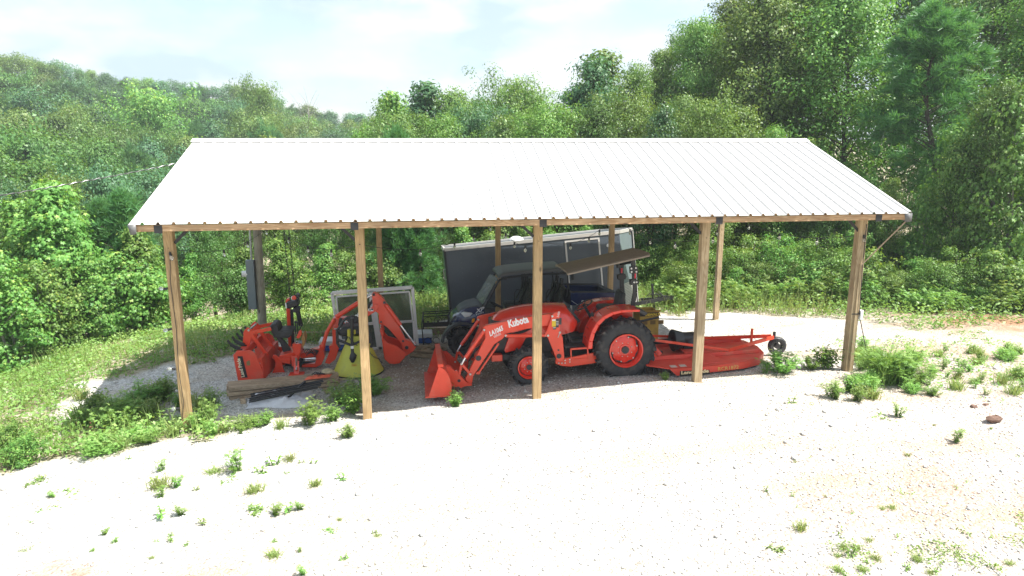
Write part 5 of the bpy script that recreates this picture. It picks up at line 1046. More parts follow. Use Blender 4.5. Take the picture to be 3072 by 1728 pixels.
# ---------------------------------------------------------------- leaning window unit
WY = 4.55
def wp(x, y): return np.array(c4(x, y, Y=WY))
M_pane = bpy.data.materials.new('window_pane'); M_pane.use_nodes = True; wb = M_pane.node_tree.nodes['Principled BSDF']; wb.inputs['Base Color'].default_value = (.10,.13,.12,1); wb.inputs['Roughness'].default_value = .12; wb.inputs['Transmission Weight'].default_value = .35; wb.inputs['Alpha'].default_value = .8
wn = thing('window_unit', 'white framed double window unit leaning upright behind the backhoe boom', 'window', tuple(wp(640, 1030)))
def quadframe(P, w, nm, m, yoff, par, d=.05):     # P: TL,TR,BR,BL crop points
    P = [wp(*p) for p in P]; c_ = sum(P)/4; mb = MB()
    for i in range(4):
        a, b = P[i], P[(i+1) % 4]; mb.bar((a[0], WY+yoff, a[2]), (b[0], WY+yoff, b[2]), w, d, up=(0,1,0)) if False else mb.bar((a[0], WY+yoff, a[2]), (b[0], WY+yoff, b[2]), d, w, up=(-(b-a)[2], 0, (b-a)[0]))
    return obj(nm, mb, m, par, bevel=.003)
OUT = [(182,145), (1385,58), (1460,925), (315,1010)]
quadframe(OUT, .07, 'outer_frame', M_wht, 0, wn, .1)
mA, mB = wp(770, 110), wp(905, 1010); mb = MB(); mb.bar(tuple(mA), tuple(mB), .1, .12, up=(1,0,0)); obj('mullion', mb, M_wht, wn, bevel=.003)
def sash(P, nm='sash'):
    f = quadframe(P, .035, nm, M_wht, -.03, wn, .05); Q_ = [wp(*p) for p in P]; mb = MB(); mb.add([(q[0], WY-.02, q[2]) for q in Q_], [(3,2,1,0)]); obj('pane', mb, M_pane, f, solid=.006, smooth=0)
sash([(245,195), (745,160), (800,585), (290,640)]); sash([(300,650), (810,600), (870,985), (345,1040)])
sash([(850,155), (1340,120), (1390,555), (905,590)]); sash([(910,600), (1395,565), (1420,900), (950,1000)])
mb = MB(); mb.tube([p3(c4, 210, 380, WY-.06), p3(c4, 225, 430, WY-.06)], .03, 8); obj('latch', mb, M_wht, wn)
# ---------------------------------------------------------------- wrought iron bench
M_iron = mat('wrought_iron', (.015,.014,.013), .6)
bY = 5.2
be = thing('garden_bench', 'black wrought iron bench with scrollwork at the back of the shed', 'bench', tuple(z3(170, 880, Y=bY)))
L_, Rr, Tp, Bt = z3(72, 690, Y=bY), z3(300, 680, Y=bY), z3(72, 690, Y=bY)[2], g1(4.6, bY)
xl, xr = L_[0], L_[0]+1.25
mb = MB()
for z in (Tp, Tp-.05, Tp-.12): mb.tube([(xl, bY, z), (xr, bY, z+.03)], .012, 6)
mb.tube([(xl, bY, Tp-.38), (xr, bY, Tp-.36)], .012, 6)
for k in range(9): x = xl+k*(xr-xl)/8; mb.tube([(x, bY, Tp), (x+.03, bY, Tp-.06), (x, bY, Tp-.12)], .006, 5)
for k in range(5):
    x = xl+.12+k*.25
    for s in (-1, 1): mb.tube([(x+s*(.09*math.sin(a)+.02*a/3), bY, Tp-.25+.11*math.cos(a*.9)) for a in np.linspace(0, 4.4, 12)], .007, 5)
    mb.ball((x, bY, Tp-.25), .025, 6)
obj('backrest', mb, M_iron, be)
for x in (xl, xr):
    mb = MB(); mb.tube([(x, bY, Tp), (x, bY-.1, Tp-.06), (x-.03, bY-.45, Tp-.12), (x-.04, bY-.5, Tp-.2), (x-.01, bY-.48, Bt)], .014, 6); mb.tube([(x, bY, Tp-.05), (x, bY+.02, Bt)], .014, 6); obj('end_frame', mb, M_iron, be)
mb = MB()
for k in range(8): mb.tube([(xl, bY-.05-k*.055, Bt+.44), (xr, bY-.05-k*.055, Bt+.45)], .008, 5)
obj('seat', mb, M_iron, be)
mb = MB()
for k in range(6):
    x = xl+.2*k+.1; mb.tube([(x+.08*math.cos(a), bY-.48, Bt+.1+.08*math.sin(a)) for a in np.linspace(0, 5.4, 12)], .008, 5)
obj('front_scroll', mb, M_iron, be)
# ---------------------------------------------------------------- timber edging behind the pad, crates, hose, lumber
def gbar(name, a, b, w, h, m, label, cat, group=None, lift=0):
    mb = MB(); mb.bar((a[0], a[1], g1(*a)+h/2+lift), (b[0], b[1], g1(*b)+h/2+lift), w, h); return tag(obj(name, mb, m, bevel=.01), label, cat, group)
gbar('edging_timber', (.75, 5.75), (3.4, 5.72), .14, .16, M_lum, 'weathered edging timber behind the backhoe seat', 'timber')
gbar('edging_timber', (3.45, 5.72), (6.9, 5.78), .14, .18, M_lum, 'weathered edging timber running behind the iron bench', 'timber')
M_cool = mat('cooler_white', (.62,.65,.68), .5); M_cblue = mat('cooler_blue', (.02,.10,.42), .4)
for x, y, lab in ((4.02, 5.0, 'white lidded blue cooler right of the leaning window unit'), (1.95, 4.6, 'white lidded blue cooler behind the backhoe boom')):
    z = g1(x, y); t5 = thing('cooler', lab, 'cooler', (x, y, z)); mb = MB(); mb.box((x-.28, y-.2, z), (x+.28, y+.2, z+.14)); obj('body', mb, M_cblue, t5, bevel=.02); mb = MB(); mb.box((x-.3, y-.22, z+.142), (x+.3, y+.22, z+.25)); obj('lid', mb, M_cool, t5, bevel=.02)
M_hose = mat('canvas_hose', (.26,.21,.14), .9, 0, .2, 8, bump=.4)
hc = z3(90, 985, Y=3.9); hx0, hy0 = hc[0], 3.8
mb = MB(); rr2 = random.Random(4); pts = []
for k in range(150):
    a = k*.27; r = .16+.14*math.sin(k*.11)+.05*math.sin(k*.37); pts.append((hx0+1.35*r*math.cos(a)+.05*math.sin(k*.2), hy0+.9*r*math.sin(a), g1(hx0, hy0)+.035+.0008*k+.02*math.sin(k*.5)))
for i in range(len(pts)-1): pass
mb.tube(pts, [.034+.008*math.sin(k*.7) for k in range(150)], 7); mb.tube([(hx0-.35, hy0-.1, g1(hx0, hy0)+.03), (hx0-.1, hy0-.3, g1(hx0, hy0)+.04), (hx0+.3, hy0-.25, g1(hx0, hy0)+.03), (hx0+.5, hy0, g1(hx0, hy0)+.05)], .035, 7)
tag(obj('coiled_hose', mb, M_hose), 'heap of tan canvas hose coiled on the gravel beside the digging bucket', 'hose')
# lumber stack: boards with own ends
la = z2(80, 1080, Y=1.35); lb = z2(1130, 990, Y=1.9)
lu0 = Vector((la[0], 1.3, la[2])); lu1 = Vector((lb[0], 1.9, lb[2])); ld = (lu1-lu0); LL = ld.length; ld.normalize(); lw = Vector((0,0,1)).cross(ld).normalized(); lup = ld.cross(lw) if ld.cross(lw).z > 0 else -ld.cross(lw)
k_ = 0
nm_ = ['bottom', 'second', 'third', 'topmost']
for r_ in range(4):
    for c_ in range(3):
        e0, e1 = rr2.uniform(-.03, .03), rr2.uniform(-.05, .05)
        p = lu0+ld*e0+lw*(.072+c_*.146)-lup*(.046+(3-r_)*.092); q = lu1+ld*e1+lw*(.072+c_*.146)-lup*(.046+(3-r_)*.092)
        mb = MB(); mb.bar(tuple(p+lup*.012), tuple(q+lup*.012), .136, .074)
        o = obj('lumber_board', mb, M_lum, None, bevel=.004, origin=tuple((p+q)/2))
        tag(o, ['front', 'middle', 'rear'][c_]+' board of the '+nm_[r_]+' layer in the weathered lumber stack', 'board', 'weathered boards stacked under the left bay')
zl = (lu0-lup*.37)
for f_, lab in ((.12, 'left wooden bearer propping up the lumber stack'), (.86, 'right wooden bearer propping up the lumber stack')):
    p = zl+ld*LL*f_; a = p+lw*.75; b = p-lw*.35; mb = MB(); mb.bar((a.x, a.y, a.z-.05), (b.x, b.y, g1(b.x, b.y)+.04), .09, .09); mb.box((p.x-.05, p.y+.1, g1(p.x, p.y)-.05), (p.x+.05, p.y+.5, p.z-.09)) ; tag(obj('bearer', mb, M_lum), lab, 'bearer')
# white plastic sheet in front with black rods on it
M_sheet = mat('white_plastic', (.55,.56,.60), .35, 0, .1, 8, spec=.6)
ca, cb_ = z2(430, 1260, Y=1.0), z2(420, 1250, Y=1.0); sx0, sx1, sy0, sy1 = z2(250, 1250, Y=.9)[0], z2(860, 1250, Y=.9)[0], .72, 1.42
nx_, ny_ = 46, 26; vs = []
for j in range(ny_):
    for i in range(nx_):
        u, v = i/(nx_-1), j/(ny_-1); e = math.sin(math.pi*u)**.45*math.sin(math.pi*v)**.4
        x = sx0+(sx1-sx0)*(u+.03*math.sin(9*v)); y = sy0+(sy1-sy0)*v+.05*math.sin(7*u)
        w = float(vnoise(np.array([x]), np.array([y]), 9, 3)[0])*.6+float(vnoise(np.array([x]), np.array([y]), 21, 4)[0])*.35
        vs.append((x, y, g1(x, y)+.005+e*(.06+.10*v+.12*w)))
mb = MB(); mb.add(vs, [(j*nx_+i, j*nx_+i+1, (j+1)*nx_+i+1, (j+1)*nx_+i) for j in range(ny_-1) for i in range(nx_-1)])
tag(obj('plastic_sheet', mb, M_sheet, smooth=60), 'crumpled white plastic sheet lying in front of the lumber stack', 'plastic sheet')
for k in range(9):
    x0_, y0_ = sx0+.02+.05*rr2.random(), .82+k*.045; x1_ = sx1+.12+.1*rr2.random(); mb = MB()
    za = g1(x0_, y0_)+.10+.018*(k % 3); mb.bar((x0_, y0_, za), (x1_, y0_+.16+.05*rr2.random(), za+.16+.01*(k % 2)), .022, .022)
    tag(obj('metal_rod', mb, M_blk, origin=((x0_+x1_)/2, y0_+.1, za)), 'thin black metal rod lying in the bundle across the white plastic sheet', 'rod', 'black rods on the plastic sheet')
a, b = z2(480, 1335, Y=.62), z2(805, 1020, Y=1.25); mb = MB(); mb.bar(tuple(a), tuple(b), .035, .035); tag(obj('metal_bar', mb, M_blk), 'single black square bar leaning diagonally against the lumber stack', 'bar')
# things on top of the boards
tpz = lambda x, y: tuple(z2(x, y, Y=1.75))
q = Vector(z2(930, 975, Y=1.82)); mb = MB(); vs = []
for j in range(9):
    for i in range(13):
        u, v = i/12-.5, j/8-.5; rad = math.hypot(u*2, v*2); h = .05*max(0, 1-rad)**.5*(1+.6*math.sin(i*2.1+j)); vs.append((q.x+u*.5+.04*v, q.y+v*.22, q.z+.012+h-.02+u*.04))
mb.add(vs, [(j*13+i, j*13+i+1, (j+1)*13+i+1, (j+1)*13+i) for j in range(8) for i in range(12)])
ob_ = obj('safety_vest', mb, mat('vest_orange', (.75,.13,.06), .6)); tag(ob_, 'crumpled orange cloth vest lying on top of the lumber stack', 'vest')
mb = MB()
for k in range(5): mb.tube([(q.x-.12+.05*k, q.y-.04, q.z+.06), (q.x-.05+.05*k, q.y+.03, q.z+.09-.01*k), (q.x+.02*k, q.y-.02, q.z+.055)], .012, 5)
tag(obj('strap_bundle', mb, M_dk), 'tangle of black straps on the orange cloth on the lumber', 'straps')
q = Vector(z2(1015, 945, Y=1.9)); mb = MB(); mb.ball((q.x, q.y, q.z+.04), .11, 12, (1.1,.9,.55)); mb.ball((q.x+.09, q.y+.02, q.z+.02), .06, 10, (1.1,1,.6))
tag(obj('strap_roll', mb, mat('tan_strap', (.45,.38,.24), .9, 0, .2, 20, bump=.6)), 'bundled tan strap roll at the right end of the lumber stack', 'strap roll')
# ---------------------------------------------------------------- vegetation
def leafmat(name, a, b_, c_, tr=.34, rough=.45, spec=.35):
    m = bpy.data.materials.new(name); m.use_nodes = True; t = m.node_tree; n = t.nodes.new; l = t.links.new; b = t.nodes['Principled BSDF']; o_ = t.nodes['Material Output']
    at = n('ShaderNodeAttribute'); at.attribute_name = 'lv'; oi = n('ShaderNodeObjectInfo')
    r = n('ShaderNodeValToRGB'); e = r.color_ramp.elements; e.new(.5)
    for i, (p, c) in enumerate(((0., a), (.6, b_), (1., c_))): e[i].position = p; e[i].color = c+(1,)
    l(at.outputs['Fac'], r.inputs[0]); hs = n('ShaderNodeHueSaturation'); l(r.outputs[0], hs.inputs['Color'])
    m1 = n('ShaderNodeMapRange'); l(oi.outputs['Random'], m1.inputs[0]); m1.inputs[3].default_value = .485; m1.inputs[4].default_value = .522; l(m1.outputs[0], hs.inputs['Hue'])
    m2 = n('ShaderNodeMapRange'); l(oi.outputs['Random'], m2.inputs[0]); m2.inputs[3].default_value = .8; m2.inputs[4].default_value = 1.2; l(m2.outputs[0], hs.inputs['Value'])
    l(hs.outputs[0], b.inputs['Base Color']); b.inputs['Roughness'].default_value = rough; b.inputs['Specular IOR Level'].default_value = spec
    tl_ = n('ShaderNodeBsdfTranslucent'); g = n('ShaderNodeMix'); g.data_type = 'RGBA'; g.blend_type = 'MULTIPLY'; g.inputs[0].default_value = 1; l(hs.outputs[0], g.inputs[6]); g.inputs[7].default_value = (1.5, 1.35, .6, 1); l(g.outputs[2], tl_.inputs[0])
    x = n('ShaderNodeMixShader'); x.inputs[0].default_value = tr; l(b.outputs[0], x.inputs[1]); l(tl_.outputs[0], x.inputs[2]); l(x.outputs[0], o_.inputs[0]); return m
L_gum = leafmat('leaf_bright', (0.078,0.186,0.039), (0.171,0.326,0.070), (0.403,0.496,0.124))
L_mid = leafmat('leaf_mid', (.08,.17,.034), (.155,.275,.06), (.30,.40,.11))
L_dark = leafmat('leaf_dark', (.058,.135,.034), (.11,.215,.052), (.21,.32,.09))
L_blue = leafmat('leaf_bluegreen', (.045,.125,.055), (.085,.20,.085), (.17,.30,.13), spec=.4)
L_olive = leafmat('leaf_olive', (.08,.14,.04), (.14,.22,.06), (.27,.33,.11))
L_pine = leafmat('leaf_pine', (.06,.15,.05), (.11,.23,.08), (.21,.34,.12)) if 1 else leafmat('x', (0.046,0.124,0.039), (0.093,0.202,0.062), (0.186,0.310,0.109), tr=.2)
L_weed = leafmat('leaf_weed', (.11,.22,.05), (.20,.36,.085), (.36,.50,.17))
L_dry = leafmat('leaf_dry', (.16,.24,.07), (.28,.36,.12), (.48,.48,.24), tr=.3)
L_rust = leafmat('leaf_rust', (.12,.05,.03), (.2,.10,.06), (.3,.2,.1), tr=.3)
M_bark = mat('bark', (.075,.06,.048), .9, 0, .35, 12, bump=.5)
M_barkp = mat('bark_grey', (.17,.16,.14), .9, 0, .3, 12, bump=.4)
def rnd(n_): v = rng.normal(size=(n_, 3)); return v/np.linalg.norm(v, axis=1)[:, None]
def leafgeo(Cn, Nn, S_, kind):
    Nn = Nn/np.linalg.norm(Nn, axis=1)[:, None]; T = rnd(len(Cn)); T -= Nn*(T*Nn).sum(1)[:, None]; T /= np.linalg.norm(T, axis=1)[:, None]+1e-9; B = np.cross(Nn, T); s = S_[:, None]
    if kind == 'diamond':
        V = np.stack([Cn, Cn+T*s*.5+B*s*.27+Nn*s*.08, Cn+T*s-Nn*s*.12, Cn+T*s*.5-B*s*.27+Nn*s*.08], 1); per = 1
    elif kind == 'blade':
        V = np.stack([Cn-B*s*.02, Cn+B*s*.02, Cn+T*s+B*s*.004, Cn+T*s-B*s*.004], 1); per = 1
    else:
        L_ = []; K, w = (5, .17) if kind == 'star' else (7, .07)
        for k in range(K):
            a = (-1+2*k/(K-1))*2.1; d = T*math.cos(a)+B*math.sin(a); e = np.cross(Nn, d); ln = s*(.62-.1*abs(-1+2*k/(K-1)))
            L_.append(np.stack([Cn, Cn+d*ln*.5+e*s*w, Cn+d*ln-Nn*s*.1, Cn+d*ln*.5-e*s*w], 1))
        V = np.stack(L_, 1); per = K
    V = V.reshape(-1, 3); return V, np.arange(len(V)).reshape(-1, 4), per
def leafmesh(name, Cn, Nn, S_, kind, m, lv):
    V, F, per = leafgeo(Cn, Nn, S_, kind); me = npmesh(name, V, F, m); at = me.attributes.new('lv', 'FLOAT', 'FACE'); at.data.foreach_set('value', np.repeat(lv, per).astype(np.float32)); return me
def needles(Cn, Dn, S_, per=10):        # tufts of needles round a direction
    N_ = len(Cn); D = np.repeat(Dn, per, 0)*.6+rnd(N_*per)*.8; D /= np.linalg.norm(D, axis=1)[:, None]; c = np.repeat(Cn, per, 0); s = np.repeat(S_, per)[:, None]
    e = np.cross(D, rnd(N_*per)); e /= np.linalg.norm(e, axis=1)[:, None]+1e-9
    V = np.stack([c-e*s*.045, c+e*s*.045, c+D*s+e*s*.025, c+D*s-e*s*.025], 1).reshape(-1, 3); return V, np.arange(len(V)).reshape(-1, 4), per
TREES = {}
def make_tree(key, H, R, prof, nleaf, ls, kind, t0=.2, nb=42, rc=.5, trunk=.1, seed=1, upb=.55, lean=0, m=None, bark=None, multi=1):
    global rng; rng = np.random.default_rng(seed); rd = random.Random(seed); mb = MB(); Cs = []; Ns = []; Ds = []
    for stem in range(multi):
        sa = rd.uniform(0, 6.28); so_ = .0 if multi == 1 else rd.uniform(.1, R*.5); px, py = so_*math.cos(sa), so_*math.sin(sa); hs = H*(1 if stem == 0 else rd.uniform(.6, .95))
        tp = []; ox = oy = 0
        for i in range(9):
            tp.append(Vector((px*(.4+.6*i/8)+ox+lean*i/8, py*(.4+.6*i/8)+oy, hs*.97*i/8-(.15 if i == 0 else 0)))); ox += rd.gauss(0, .022*H/2); oy += rd.gauss(0, .022*H/2)
        mb.tube(tp, [trunk*(1-i/8.6)+.012 for i in range(9)], 7)
        for b in range(nb//multi):
            t = t0+(1-t0)*((b+rd.random())/(nb//multi))**.9; i = min(7, int(t*8)); p = tp[i].lerp(tp[i+1], t*8-i); az = b*2.4+rd.uniform(-.5, .5); r = R*prof(t)*rd.uniform(.55, 1.12)/(1 if multi == 1 else 1.3)
            d = Vector((math.cos(az), math.sin(az), upb*(1.2 if t > .7 else 1)*rd.uniform(.3, 1.3)-(.15 if t < .35 else 0))); q = p+d*r
            mid = p.lerp(q, .5)+Vector((0, 0, .08*r)); mb.tube([p, mid, q], [max(.012, trunk*.32*(1-t)+.012), .014, .006], 4, cap=False)
            for k in range(7):
                f = .3+.75*(k+rd.random())/7; c = p.lerp(q, f)+Vector((rd.gauss(0, 1), rd.gauss(0, 1), rd.gauss(0, .7)))*rc*.55*(.4+r/R); Cs.append(c); Ds.append(d); Ns.append((c-p))
                if k % 3 == 2: mb.tube([p.lerp(q, f), c], [.008, .004], 3, cap=False)
    Cs = np.array([tuple(c) for c in Cs]); Ns = np.array([tuple(c) for c in Ns]); Ds = np.array([tuple(c) for c in Ds]); nc = len(Cs); clv = rng.uniform(-.16, .16, nc)
    bm = npm = None
    ob = bpy.data.meshes.new(key+'_trunk'); ob.from_pydata(mb.v, [], mb.f); ob.materials.append(bark or M_bark); ob.polygons.foreach_set('use_smooth', [True]*len(ob.polygons)); ob.update()
    ix = rng.integers(0, nc, nleaf)
    if kind == 'needle':
        off = rnd(nleaf)*rng.uniform(0, rc, nleaf)[:, None]; c = Cs[ix]+off; D = Ds[ix]/np.linalg.norm(Ds[ix], axis=1)[:, None]+np.array([0, 0, .5])
        V, F, per = needles(c, D, ls*rng.uniform(.7, 1.2, nleaf)); me = npmesh(key+'_crown', V, F, m); lv = np.clip(.45+clv[ix]+rng.normal(0, .18, nleaf), 0, 1); at = me.attributes.new('lv', 'FLOAT', 'FACE'); at.data.foreach_set('value', np.repeat(lv, per).astype(np.float32))
    else:
        off = rnd(nleaf)*(rng.uniform(0, 1, nleaf)**.45*rc)[:, None]*np.array([1, 1, .62]); c = Cs[ix]+off; c[:, 2] = np.maximum(c[:, 2], .05)
        N_ = rnd(nleaf)*.5+np.array([0, 0, .45])+off/rc*.9+Ns[ix]/(np.linalg.norm(Ns[ix], axis=1)[:, None]+.01)*.35
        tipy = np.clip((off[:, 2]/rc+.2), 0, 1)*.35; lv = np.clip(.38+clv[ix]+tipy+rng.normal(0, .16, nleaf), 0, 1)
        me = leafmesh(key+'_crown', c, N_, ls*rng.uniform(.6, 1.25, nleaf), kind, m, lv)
    TREES[key] = (ob, me, H, R)
dome = lambda t: math.sin(math.pi*min(1, max(0, (t-.12)/.95)))**.6
cone = lambda t: max(.06, 1.08-t)**.8
egg = lambda t: max(.12, math.sin(math.pi*(.18+.82*t))**.7)
col_ = lambda t: max(.15, (math.sin(math.pi*(.1+.86*t)))**.5)
make_tree('gum_a', 5.5, 1.75, cone, 7020, 0.139, 'star', .05, 48, .42, .06, 11, m=L_gum, bark=M_barkp)
make_tree('gum_b', 4.6, 1.9, egg, 7020, 0.131, 'star', .03, 46, .45, .05, 12, m=L_gum, bark=M_barkp, multi=3)
make_tree('broad_a', 9, 3.0, egg, 20250, 0.139, 'diamond', .12, 70, .62, .13, 13, m=L_mid)
make_tree('broad_b', 9, 3.4, dome, 20250, 0.148, 'diamond', .2, 66, .68, .14, 14, m=L_mid)
make_tree('broad_c', 8, 2.6, egg, 17550, 0.156, 'diamond', .06, 60, .6, .1, 15, m=L_blue, multi=2)
make_tree('tall_a', 14, 3.4, col_, 27000, .19, 'diamond', .12, 96, .75, .17, 16, m=L_mid, bark=M_bark)
make_tree('tall_b', 13, 3.8, egg, 27000, .19, 'diamond', .1, 90, .8, .18, 17, m=L_mid, lean=.8)
make_tree('slim', 9, 1.5, cone, 8775, 0.164, 'diamond', .1, 52, .42, .08, 18, m=L_mid, bark=M_barkp)
make_tree('bush_a', 2.6, 1.5, egg, 5670, 0.115, 'star', .0, 34, .4, .03, 19, m=L_gum, multi=4)
make_tree('bush_b', 3.0, 1.7, dome, 10125, 0.098, 'diamond', .0, 40, .45, .03, 20, m=L_mid, multi=4)
make_tree('pine_young', 5.5, 1.5, cone, 1500, .26, 'needle', .04, 56, .3, .06, 21, m=L_pine, upb=.75)
make_tree('pine_tall', 13, 2.6, col_, 3000, .34, 'needle', .4, 60, .36, .16, 22, m=L_pine, upb=.5)
for i_, (R_, pf) in enumerate(((4.2, dome), (4.8, dome), (3.8, egg), (4.4, egg))): make_tree('far_%d' % i_, 12, R_, pf, 12500, .28, 'diamond', .22, 46, 1.05, .2, 30+i_, m=L_mid)
make_tree('far_pine', 14, 2.9, col_, 1500, .62, 'needle', .35, 40, .8, .2, 36, m=L_pine)
make_tree('bare', 11, 3.2, dome, 13, 0.041, 'diamond', .35, 40, .5, .2, 37, m=L_dry, bark=M_barkp, upb=1.0)
def plant(key, x, y, h, label, cat='tree', name='tree', m=None, w=1., group=None, rot=None, parts=('trunk', 'crown'), z=None):
    ob, me, H, R_ = TREES[key]; k = h/H; o = bpy.data.objects.new(name, None); C.objects.link(o); o.location = (x, y, (g1(x, y) if z is None else z)-.03); o.rotation_euler = (0, 0, random.uniform(0, 6.28) if rot is None else rot)
    o.scale = (k*w, k*w, k); tag(o, label, cat, group)
    for nm, mesh in zip(parts, (ob, me)):
        if key == 'bare' and nm == 'crown': continue
        c = bpy.data.objects.new(nm, mesh); C.objects.link(c); c.parent = o
        if nm == 'crown' and m is not None: c.material_slots[0].link = 'OBJECT'; c.material_slots[0].material = m
    return o
def at(vx, d, topy, key, label, m=None, w=1., name='tree', cat='tree', group=None, hmin=2.5):
    r = ray(vx*V2S, topy*V2S); hd = math.hypot(r[0], r[1]); P = CAM+r/hd*d; z = g1(P[0], P[1]); h = max(hmin, (P[2]-z)*.95)
    return plant(key, P[0], P[1], h, label, cat, name, m, w, group)
# far hillside, rows from the skyline down
sky_ = [(-60,136),(0,140),(60,140),(130,152),(205,176),(250,172),(300,195),(345,188),(400,202),(445,198),(490,210),(545,208),(600,216),(650,214),(700,252),(760,262),(830,272),(900,274),(960,284),(1100,290)]
def skyl(x): return float(np.interp(x, [p[0] for p in sky_], [p[1] for p in sky_]))
rd = random.Random(5); mats = [L_mid, L_dark, L_blue, L_dark, L_blue, L_olive]; mn = {'leaf_bright': 'bright green', 'leaf_mid': 'mid green', 'leaf_dark': 'dark green', 'leaf_bluegreen': 'blue green', 'leaf_olive': 'olive green', 'leaf_pine': 'pine green'}
def third(x): return 'far left' if x < 250 else 'left' if x < 520 else 'left of centre' if x < 800 else 'centre'
rows = [('on the skyline of the far hill', 150, 0, 36, 14), ('just below the skyline of the far hill', 124, 38, 42, 18), ('halfway down the far hillside', 100, 84, 50, 22), ('on the lower slope of the far hill', 80, 130, 60, 24), ('at the foot of the far hill', 62, 180, 72, 28), ('in the valley behind the saplings', 46, 235, 84, 30)]
for rn, d, dy, st, jt in rows:
    x = -60
    while x < (1000 if dy < 200 else 560):
        xx = x+rd.uniform(-.3, .3)*st; ty = skyl(xx)+dy*(1 if xx < 600 else .55)+rd.uniform(-.3, .8)*jt; key = 'far_%d' % rd.randrange(4)
        if rd.random() < (.3 if dy < 50 and xx < 330 else .1): key = 'far_pine'
        m = L_pine if key == 'far_pine' else rd.choice(mats)
        kk = 'pine' if key == 'far_pine' else ('rounded' if key in ('far_0', 'far_1') else 'upright')+' leafy tree'
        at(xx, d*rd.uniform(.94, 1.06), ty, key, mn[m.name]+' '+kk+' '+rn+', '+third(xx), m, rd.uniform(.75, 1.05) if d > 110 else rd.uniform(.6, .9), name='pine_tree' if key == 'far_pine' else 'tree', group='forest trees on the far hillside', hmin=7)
        x += st
at(770, 118, 242, 'bare', 'bare leafless grey tree standing above the far treeline', None, .9, name='dead_tree')
at(355, 88, 228, 'far_0', 'bright rounded tree standing out on the middle of the far hillside', L_gum, .85)
at(650, 88, 210, 'far_1', 'large spreading pale green tree rising above the treeline left of centre', L_mid, .42)
at(175, 80, 268, 'far_3', 'brownish olive tree on the lower far hillside', L_olive, .6)
# trees behind the ridge of the shed
mid = [(965,34,192,'slim',L_gum,.95,'thin pale green poplar standing above the left part of the roof'), (1010,36,235,'broad_a',L_gum,.8,'pale leafy tree right beside the thin poplar'), (1088,33,168,'slim',L_blue,1.3,'tall dark pointed tree above the roof ridge, left of centre'),
 (1150,33,203,'broad_a',L_mid,.8,'leafy tree with a flat tufted top just right of the pointed tree'), (1215,38,228,'broad_a',L_dark,.8,'lower dark tree between two taller ones above the roof centre'), (1290,33,193,'broad_b',L_mid,.8,'grey green twiggy tree above the roof centre'), (1350,35,228,'broad_a',L_dark,.8,'dark tree left of the big glossy tree'),
 (1425,30,190,'broad_c',L_blue,.9,'left half of the glossy blue green tree clump above the roof'), (1465,29,110,'broad_c',L_blue,.85,'big glossy blue green tree above the right of the roof'), (1540,32,92,'slim',L_mid,1.5,'pointed tree top just right of the glossy tree'), (1600,30,150,'tall_a',L_mid,.6,'yellow green tree between the pointed tree and the tall grove'),
 (1660,28,95,'tall_b',L_mid,.6,'first tall feathery tree of the right grove'), (1765,27,25,'tall_a',L_mid,.7,'tall feathery tree with a thin straight trunk in the right grove'), (1855,29,-40,'tall_b',L_olive,.8,'tall olive tree in the grove right of the roof ridge'), (1950,25,-110,'tall_b',L_mid,.85,'tall tree with a leaning bare trunk in the right grove'),
 (2060,27,-130,'tall_a',L_mid,.9,'dense tall tree left of the dark hollow'), (2180,24,-120,'tall_b',L_mid,.85,'tall bright tree overhanging the dark hollow'), (2300,31,-180,'tall_a',L_dark,.95,'dark tall tree at the back of the dark hollow'), (2560,27,-150,'tall_b',L_dark,.9,'dark tall tree at the right edge of the photo'), (2680,24,-100,'tall_a',L_mid,.9,'tall tree partly outside the right edge'), (2430,33,-200,'tall_b',L_dark,1.,'dark tall tree behind the big pine'), (2010,36,-150,'tall_a',L_dark,1.,'dark tall tree far back in the right grove'), (1730,36,60,'tall_a',L_dark,.9,'dark tall tree behind the feathery trees'), (1840,40,0,'tall_b',L_dark,1,'dark tree behind the olive tree of the grove')]
for vx, d, ty, key, m, w, lab in mid: at(vx, d+(6 if vx > 1600 else 3), ty, key, lab, m, w)
at(2425, 27.5, -30, 'pine_tall', 'tall soft needled pine near the right edge of the photo', L_pine, 1.25, name='pine_tree')
fill = [(930,27,300),(990,25,285),(1060,26,262),(1125,24,270),(1190,26,262),(1250,23,268),(1310,25,262),(1375,23,258),(1440,24,250),(1510,23,240),(1580,24,230),(1650,22,240),(1720,23,220),(1790,21,250),(1870,22,240),(1950,20.5,300),(2020,21,330),(2090,20,380),(2170,19.5,420),(2250,19.5,430),(2330,20,400),(2400,19,300),(2470,18.5,240),(2540,18,180),(2620,17.5,200)]
for i, (vx, d, ty) in enumerate(fill):
    m = (L_mid, L_olive, L_dark, L_mid, L_blue, L_olive, L_mid)[i % 7] if vx < 1900 else (L_mid, L_gum, L_dark)[i % 3]; side = 'roof ridge' if vx < 2000 else 'right roof corner' if vx < 2300 else 'foot of the tall pine'
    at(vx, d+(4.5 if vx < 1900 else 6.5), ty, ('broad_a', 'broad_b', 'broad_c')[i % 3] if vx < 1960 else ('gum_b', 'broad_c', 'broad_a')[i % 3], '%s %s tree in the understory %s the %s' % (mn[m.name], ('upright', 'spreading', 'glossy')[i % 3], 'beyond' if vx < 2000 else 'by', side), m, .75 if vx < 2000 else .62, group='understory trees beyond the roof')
for vx, ty, lab in ((1000, 303, 'young pine tip poking above the roof ridge, the tallest'), (1050, 338, 'young pine tip just showing above the roof ridge, the middle one'), (1100, 343, 'lowest young pine tip above the roof ridge')): at(vx, 24.5+(vx-1000)*.01, ty, 'pine_young', lab, L_pine, .7, name='pine_tree')
